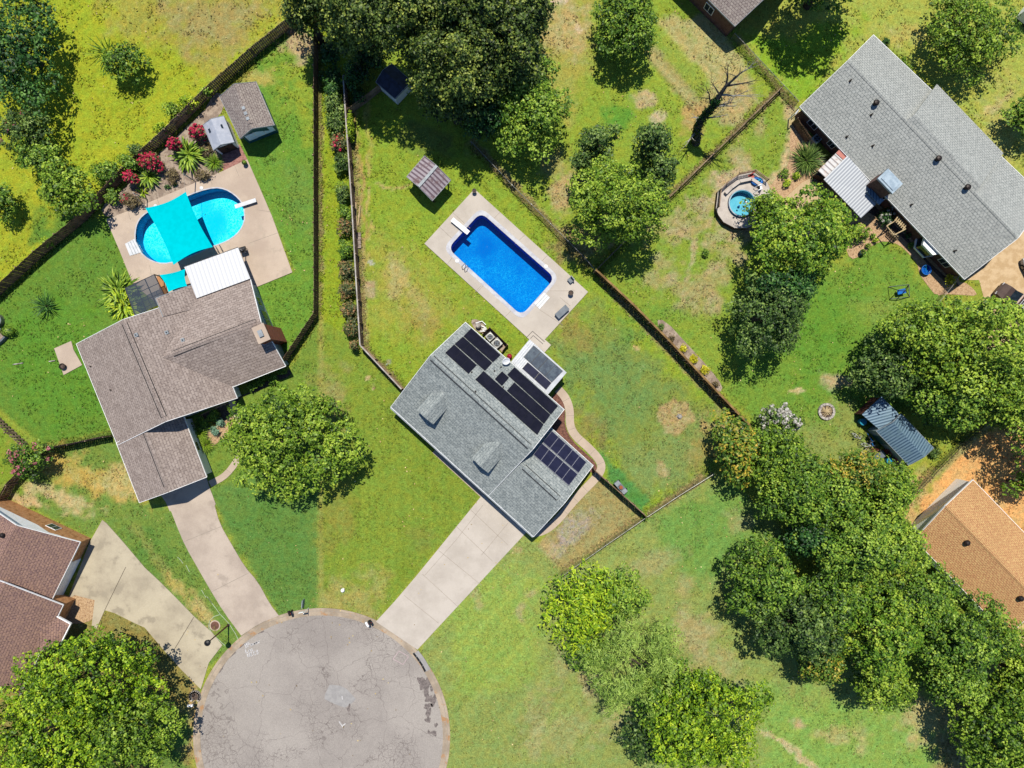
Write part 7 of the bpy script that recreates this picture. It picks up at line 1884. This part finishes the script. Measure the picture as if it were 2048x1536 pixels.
def bin_(label, px, py, mat, r=.35, h=.7, name='bin'):
    c = P(px, py); th = T(name, label, 'bin', c); m = MB(); m.lathe(c, [(r*.8,0),(r,h),(r*1.06,h),(r*1.06,h+.05),(r*.9,h+.05)], 16); m.build('body', MT[mat], th); m = MB(); m.lathe(c + Vector((0,0,h-.12)), [(r*.88,0),(r*.6,.05),(.05,.06)], 14); m.build('contents', MT['dark_trim'], th)
bin_('teal tub beside the dark lean-to', 1720, 843, 'cyan_plastic'); bin_('bright cyan tub at the lower corner of the metal shed', 1773, 921, 'cyan_plastic'); bin_('red and cream tub beside the bright cyan one', 1787, 921, 'red_plastic', .3, .5)
deckbox('grey garden trolley by the pile of bicycles', 1756, 911, 1.1, .7, .5, .6, 'slate', 'garden_trolley', 'trolley', 0)
th = T('toy_slide', 'rusty red toy frame leaning on the metal shed wall', 'toy', P(1772,905)); m = MB(); c = P(1772,905)
for a, b in (((-.5,.3,0),(-.2,.4,1)),((.3,-.4,0),(.1,-.1,1)),((-.2,.4,1),(.1,-.1,1)),((-.5,.3,.3),(.3,-.4,.3)),((-.6,0,0),(-.2,.4,1))): m.tube([c + Vector(a), c + Vector(b)], .035, 6)
m.build('frame', BR_, th); m = MB(); m.box(c + Vector((-.1,.1,.5)), (.7,.3,.04), -.8); m.build('panel', BR_, th)

# ------------------------------------------------------------------ planter and tank on the left edge
th = T('stone_planter', 'boat-shaped grey planter with leafy plants at the left edge', 'planter', P(10,668)); m = MB(); m.prism([P(-4,674),(P(4,658)),(P(22,655)),(P(26,664)),(P(10,682)),(P(0,690))], 0, .5); m.build('trough', MT['slate'], th)
m = MB(); m.prism([P(-2,674),(P(5,661)),(P(20,658)),(P(22,664)),(P(9,679)),(P(0,686))], .5, .53); m.build('soil', MT['bed_sand'], th)
rng = np.random.default_rng(8); n = 420; u = unit(rng, n); u[:, 2] = abs(u[:, 2]); V, F, tt = leaves(np.array(P(16,663,.5)) + u * np.array([.8,.6,.5]), u, .2, rng, rng.random(n)); npmesh('plant', V, F, LEAF['mid'], th, tt)
th = T('water_tank', 'grey round stock tank half cut off by the left edge', 'tank', P(-2,640)); m = MB(); m.lathe(P(-2,641), [(.6,0),(.6,.55),(.64,.58),(.56,.58),(.55,.4)], 24, 1, 1.1); m.build('shell', MT['galv'], th); m = MB(); m.lathe(P(-2,641), [(.56,.42),(.01,.43)], 24, 1, 1.1); m.build('water', MT['water_cyan'], th)
for (a, b, lb) in (((26,729),(46,726),'longer pale pipe lying on the left lawn'), ((98,723),(110,721),'shorter pale pipe lying near the concrete pad')):
    m = MB(); m.tube([P(*a,.06), P(*b,.06)], .06, 8); o = m.build('pipe', MT['stone_white']); tag(o, lb, 'pipe', 'pipes left on the lawn')

# ------------------------------------------------------------------ vehicles at the right edge
def car(label, px, py, rz, col, L=4.7, Wd=1.9, H_=1.75, rack=True):
    c = P(px, py); th = T('parked_car', label, 'car', c); Mx = Matrix.Translation(c) @ Matrix.Rotation(rz, 4, 'Z'); tr = lambda x, y, z: Mx @ Vector((x, y, z))
    m = MB(); secs = [(-L/2, .78, .5, .85), (-L/2 + .15, .92, .35, 1.02), (-L/2 + .9, 1, .3, 1.05), (.3, 1, .3, 1.05), (L/2 - .9, .98, .3, 1.0), (L/2 - .25, .88, .35, .9), (L/2, .7, .45, .75)]
    V = []
    for x, w, z0, z1 in secs: V += [tr(x, -Wd/2*w, z0), tr(x, Wd/2*w, z0), tr(x, Wd/2*w, (z0+z1)/2 + .1), tr(x, Wd/2*w*.9, z1), tr(x, -Wd/2*w*.9, z1), tr(x, -Wd/2*w, (z0+z1)/2 + .1)]
    F = [tuple(range(6))[::-1], tuple(range(36, 42))] + [(k*6+i, k*6+(i+1)%6, (k+1)*6+(i+1)%6, (k+1)*6+i) for k in range(6) for i in range(6)]
    m.add(V, F); m.build('body', col, th)
    m = MB(); V = [tr(-L/2+.25,-Wd*.42,1.03),tr(L*.2,-Wd*.42,1.02),tr(L*.2,Wd*.42,1.02),tr(-L/2+.25,Wd*.42,1.03),tr(-L/2+.5,-Wd*.35,H_-.06),tr(L*.06,-Wd*.35,H_-.06),tr(L*.06,Wd*.35,H_-.06),tr(-L/2+.5,Wd*.35,H_-.06)]
    m.add(V, [(0,1,5,4),(1,2,6,5),(2,3,7,6),(3,0,4,7)]); m.build('windows', MT['glass_dark'], th)
    m = MB(); m.add([tr(-L/2+.45,-Wd*.36,H_-.06),tr(L*.07,-Wd*.36,H_-.06),tr(L*.07,Wd*.36,H_-.06),tr(-L/2+.45,Wd*.36,H_-.06),tr(-L/2+.55,-Wd*.33,H_),tr(L*.04,-Wd*.33,H_),tr(L*.04,Wd*.33,H_),tr(-L/2+.55,Wd*.33,H_)], [(0,1,5,4),(1,2,6,5),(2,3,7,6),(3,0,4,7),(4,5,6,7)]); m.build('roof', col, th)
    for sx in (-1, 1):
        for sy in (-1, 1):
            m = MB(); pts = [tr(sx*L*.31, sy*(Wd/2-.24), .34), tr(sx*L*.31, sy*(Wd/2-.01), .34)]; m.tube(pts, .34, 16); w = m.build('wheel', MT['tyre'], th); m = MB(); m.tube([tr(sx*L*.31, sy*(Wd/2-.02), .34), tr(sx*L*.31, sy*(Wd/2+.01), .34)], .2, 12); m.build('rim', MT['galv'], w)
    for sy in (-1, 1): m = MB(); p = tr(L/2 - .1, sy*Wd*.32, .72); m.box(p, (.12,.3,.16), rz); m.build('headlight', MT['plastic_white'], th)
    if rack:
        m = MB()
        for i in range(9): x = -L/2 + .6 + i * .22; m.tube([tr(x,-Wd*.34,H_+.12), tr(x,Wd*.34,H_+.12)], .03, 5)
        for s in (-1, 0, 1): m.tube([tr(-L/2+.5,s*Wd*.34,H_+.14), tr(L*.02,s*Wd*.34,H_+.14)], .035, 5)
        m.build('roof_rack', MT['plastic_white'], th)
    return th
car('bronze car with white slatted roof rack half hidden by the bright tree', 2022, 605, math.radians(140), MT['car_brown']); car('white car cut off by the right edge on the tan gravel', 2068, 552, math.radians(118), MT['car_white'], rack=False)
# small shed corner at the top right edge
th = T('trailer', 'pale trailer cut off by the top right edge', 'trailer', P(2060,40)); m = MB(); rz = .9; c = P(2064,36); m.box((c.x,c.y,1.0), (2.6,3.0,1.4), rz); m.build('body', MT['siding_white'], th, uv=True)
m = MB(); m.box((c.x,c.y,1.74), (2.7,3.1,.08), rz); m.build('roof', MT['grey_trim'], th)
for s in (-1,1): m = MB(); v = Matrix.Rotation(rz,3,'Z') @ Vector((s*1.25,0,0)); m.tube([(c.x+v.x,c.y+v.y,.32),(c.x+v.x*1.1,c.y+v.y*1.1,.32)], .32, 14); m.build('wheel', MT['tyre'], th)
# ------------------------------------------------------------------ tufts of coarse grass and fallen leaves in the lawns
def scatter_ground():
    g = bpy.data.objects['ground'].data; n = len(g.vertices)
    co = np.empty(n * 3, np.float32); g.vertices.foreach_get('co', co); co = co.reshape(-1, 3)
    col = np.empty(n * 4, np.float32); g.color_attributes['zone'].data.foreach_get('color', col); col = col.reshape(-1, 4)
    rng = np.random.default_rng(21); k = FPX / CAM_H; inv = CAM_H / FPX
    step = .25; X0, Y0 = -70, -54; nx = int(140 / step) + 1
    def sample(N, clump, thr):
        px = rng.uniform(-60, 2108, N); py = rng.uniform(-60, 1596, N)
        f = fbm(px, py, clump, 91, 3); ok = rng.random(N) < np.clip((f - thr) * 5, 0.03, 1)
        return px[ok], py[ok]
    def off_paving(px, py):
        ok = np.ones(len(px), bool)
        for poly in PAVE + [POOL1, POOL2]:
            P_ = np.array(poly); x0, y0 = P_.min(0) - 2; x1, y1 = P_.max(0) + 2
            i = np.where(ok & (px > x0) & (px < x1) & (py > y0) & (py < y1))[0]
            if len(i): ok[i] = seg_sdf(px[i], py[i], poly) > 1.0
        return ok
    px, py = sample(150000, 26, .47)
    L = [((637,20),(637,628)), ((637,628),(570,729)), ((694,170),(727,692)), ((727,692),(808,778)), ((634,8),(300,316)), ((290,320),(0,596)), ((1188,545),(1492,853)), ((943,290),(1188,544)), ((1190,543),(1558,181)), ((1475,90),(1588,212)), ((1290,1030),(1422,945)), ((1290,1030),(1122,1147)), ((225,870),(84,897)), ((1822,984),(2010,800))]
    fx, fy = [], []
    for a, b in L:
        m = int(math.dist(a, b) * 4); t = rng.random(m); o = rng.normal(0, 4.5, m); d = (np.array(b) - np.array(a)) / math.dist(a, b)
        fx.append(a[0] + d[0] * t * math.dist(a, b) - d[1] * o); fy.append(a[1] + d[1] * t * math.dist(a, b) + d[0] * o)
    nf = sum(len(v) for v in fx); px = np.concatenate([px] + fx); py = np.concatenate([py] + fy); big = np.concatenate([np.ones(len(px) - nf), np.full(nf, 1.5)])
    ok = off_paving(px, py); px, py, big = px[ok], py[ok], big[ok]; N = len(px)
    x = (px - 1024) * inv; y = (768 - py) * inv
    gi = np.clip(np.round((y - Y0) / step).astype(int), 0, 432) * nx + np.clip(np.round((x - X0) / step).astype(int), 0, nx - 1)
    c = col[gi, :3] * rng.uniform(.75, 1.35, (N, 1)) * rng.uniform(.88, 1.1, (N, 3))
    V, F, CC = [], [], []
    for q in range(2):
        a = rng.uniform(0, 6.283, N); w = rng.uniform(.05, .11, N) * big; h = rng.uniform(.05, .12, N) * big; ln = rng.uniform(.05, .14, N) * big
        dx, dy = np.cos(a), np.sin(a); b0 = np.stack([x, y, np.full(N, -.005)], 1)
        s = np.stack([-dy * w, dx * w, np.zeros(N)], 1); t_ = np.stack([dx * ln, dy * ln, h], 1)
        V.append(np.stack([b0 - s, b0 + s, b0 + s * .5 + t_, b0 - s * .5 + t_], 1).reshape(-1, 3)); CC.append(np.repeat(c * (1 if q else .9), 4, 0))
    V = np.concatenate(V); C = np.concatenate(CC); F = np.arange(len(V)).reshape(-1, 4)
    m, t, b = mat_new('grass_tuft'); b.inputs['Roughness'].default_value = .9; b.inputs['Specular IOR Level'].default_value = .1
    at = nn(t, 'ShaderNodeVertexColor'); at.layer_name = 'tuft'; t.links.new(at.outputs['Color'], b.inputs['Base Color'])
    o = npmesh('grass_tufts', V, F, m); ca = o.data.color_attributes.new('tuft', 'FLOAT_COLOR', 'POINT')
    ca.data.foreach_set('color', np.concatenate([C, np.ones((len(C), 1))], 1).astype(np.float32).ravel())
    tag(o, 'coarse grass tufts scattered through the lawns', 'grass', kind='stuff')
    px, py = sample(9000, 60, .5); ok = (rng.random(len(px)) < .5) & (seg_sdf(px, py, POOL1) > 4) & (seg_sdf(px, py, POOL2) > 4); px, py = px[ok], py[ok]; x = (px - 1024) * inv; y = (768 - py) * inv; N = len(px)
    cpos = np.stack([x, y, np.full(N, .09)], 1); nr = unit(rng, N) * .4 + [0, 0, 1]
    V, F, tt = leaves(cpos, nr, .17, rng, rng.random(N), .7)
    o = npmesh('fallen_leaves', V, F, leafmat('dry_leaf', A(120,96,50), A(176,150,92), A(206,186,132), 0), None, tt); tag(o, 'dry fallen leaves strewn over lawns and paving', 'leaf litter', kind='stuff')
scatter_ground()
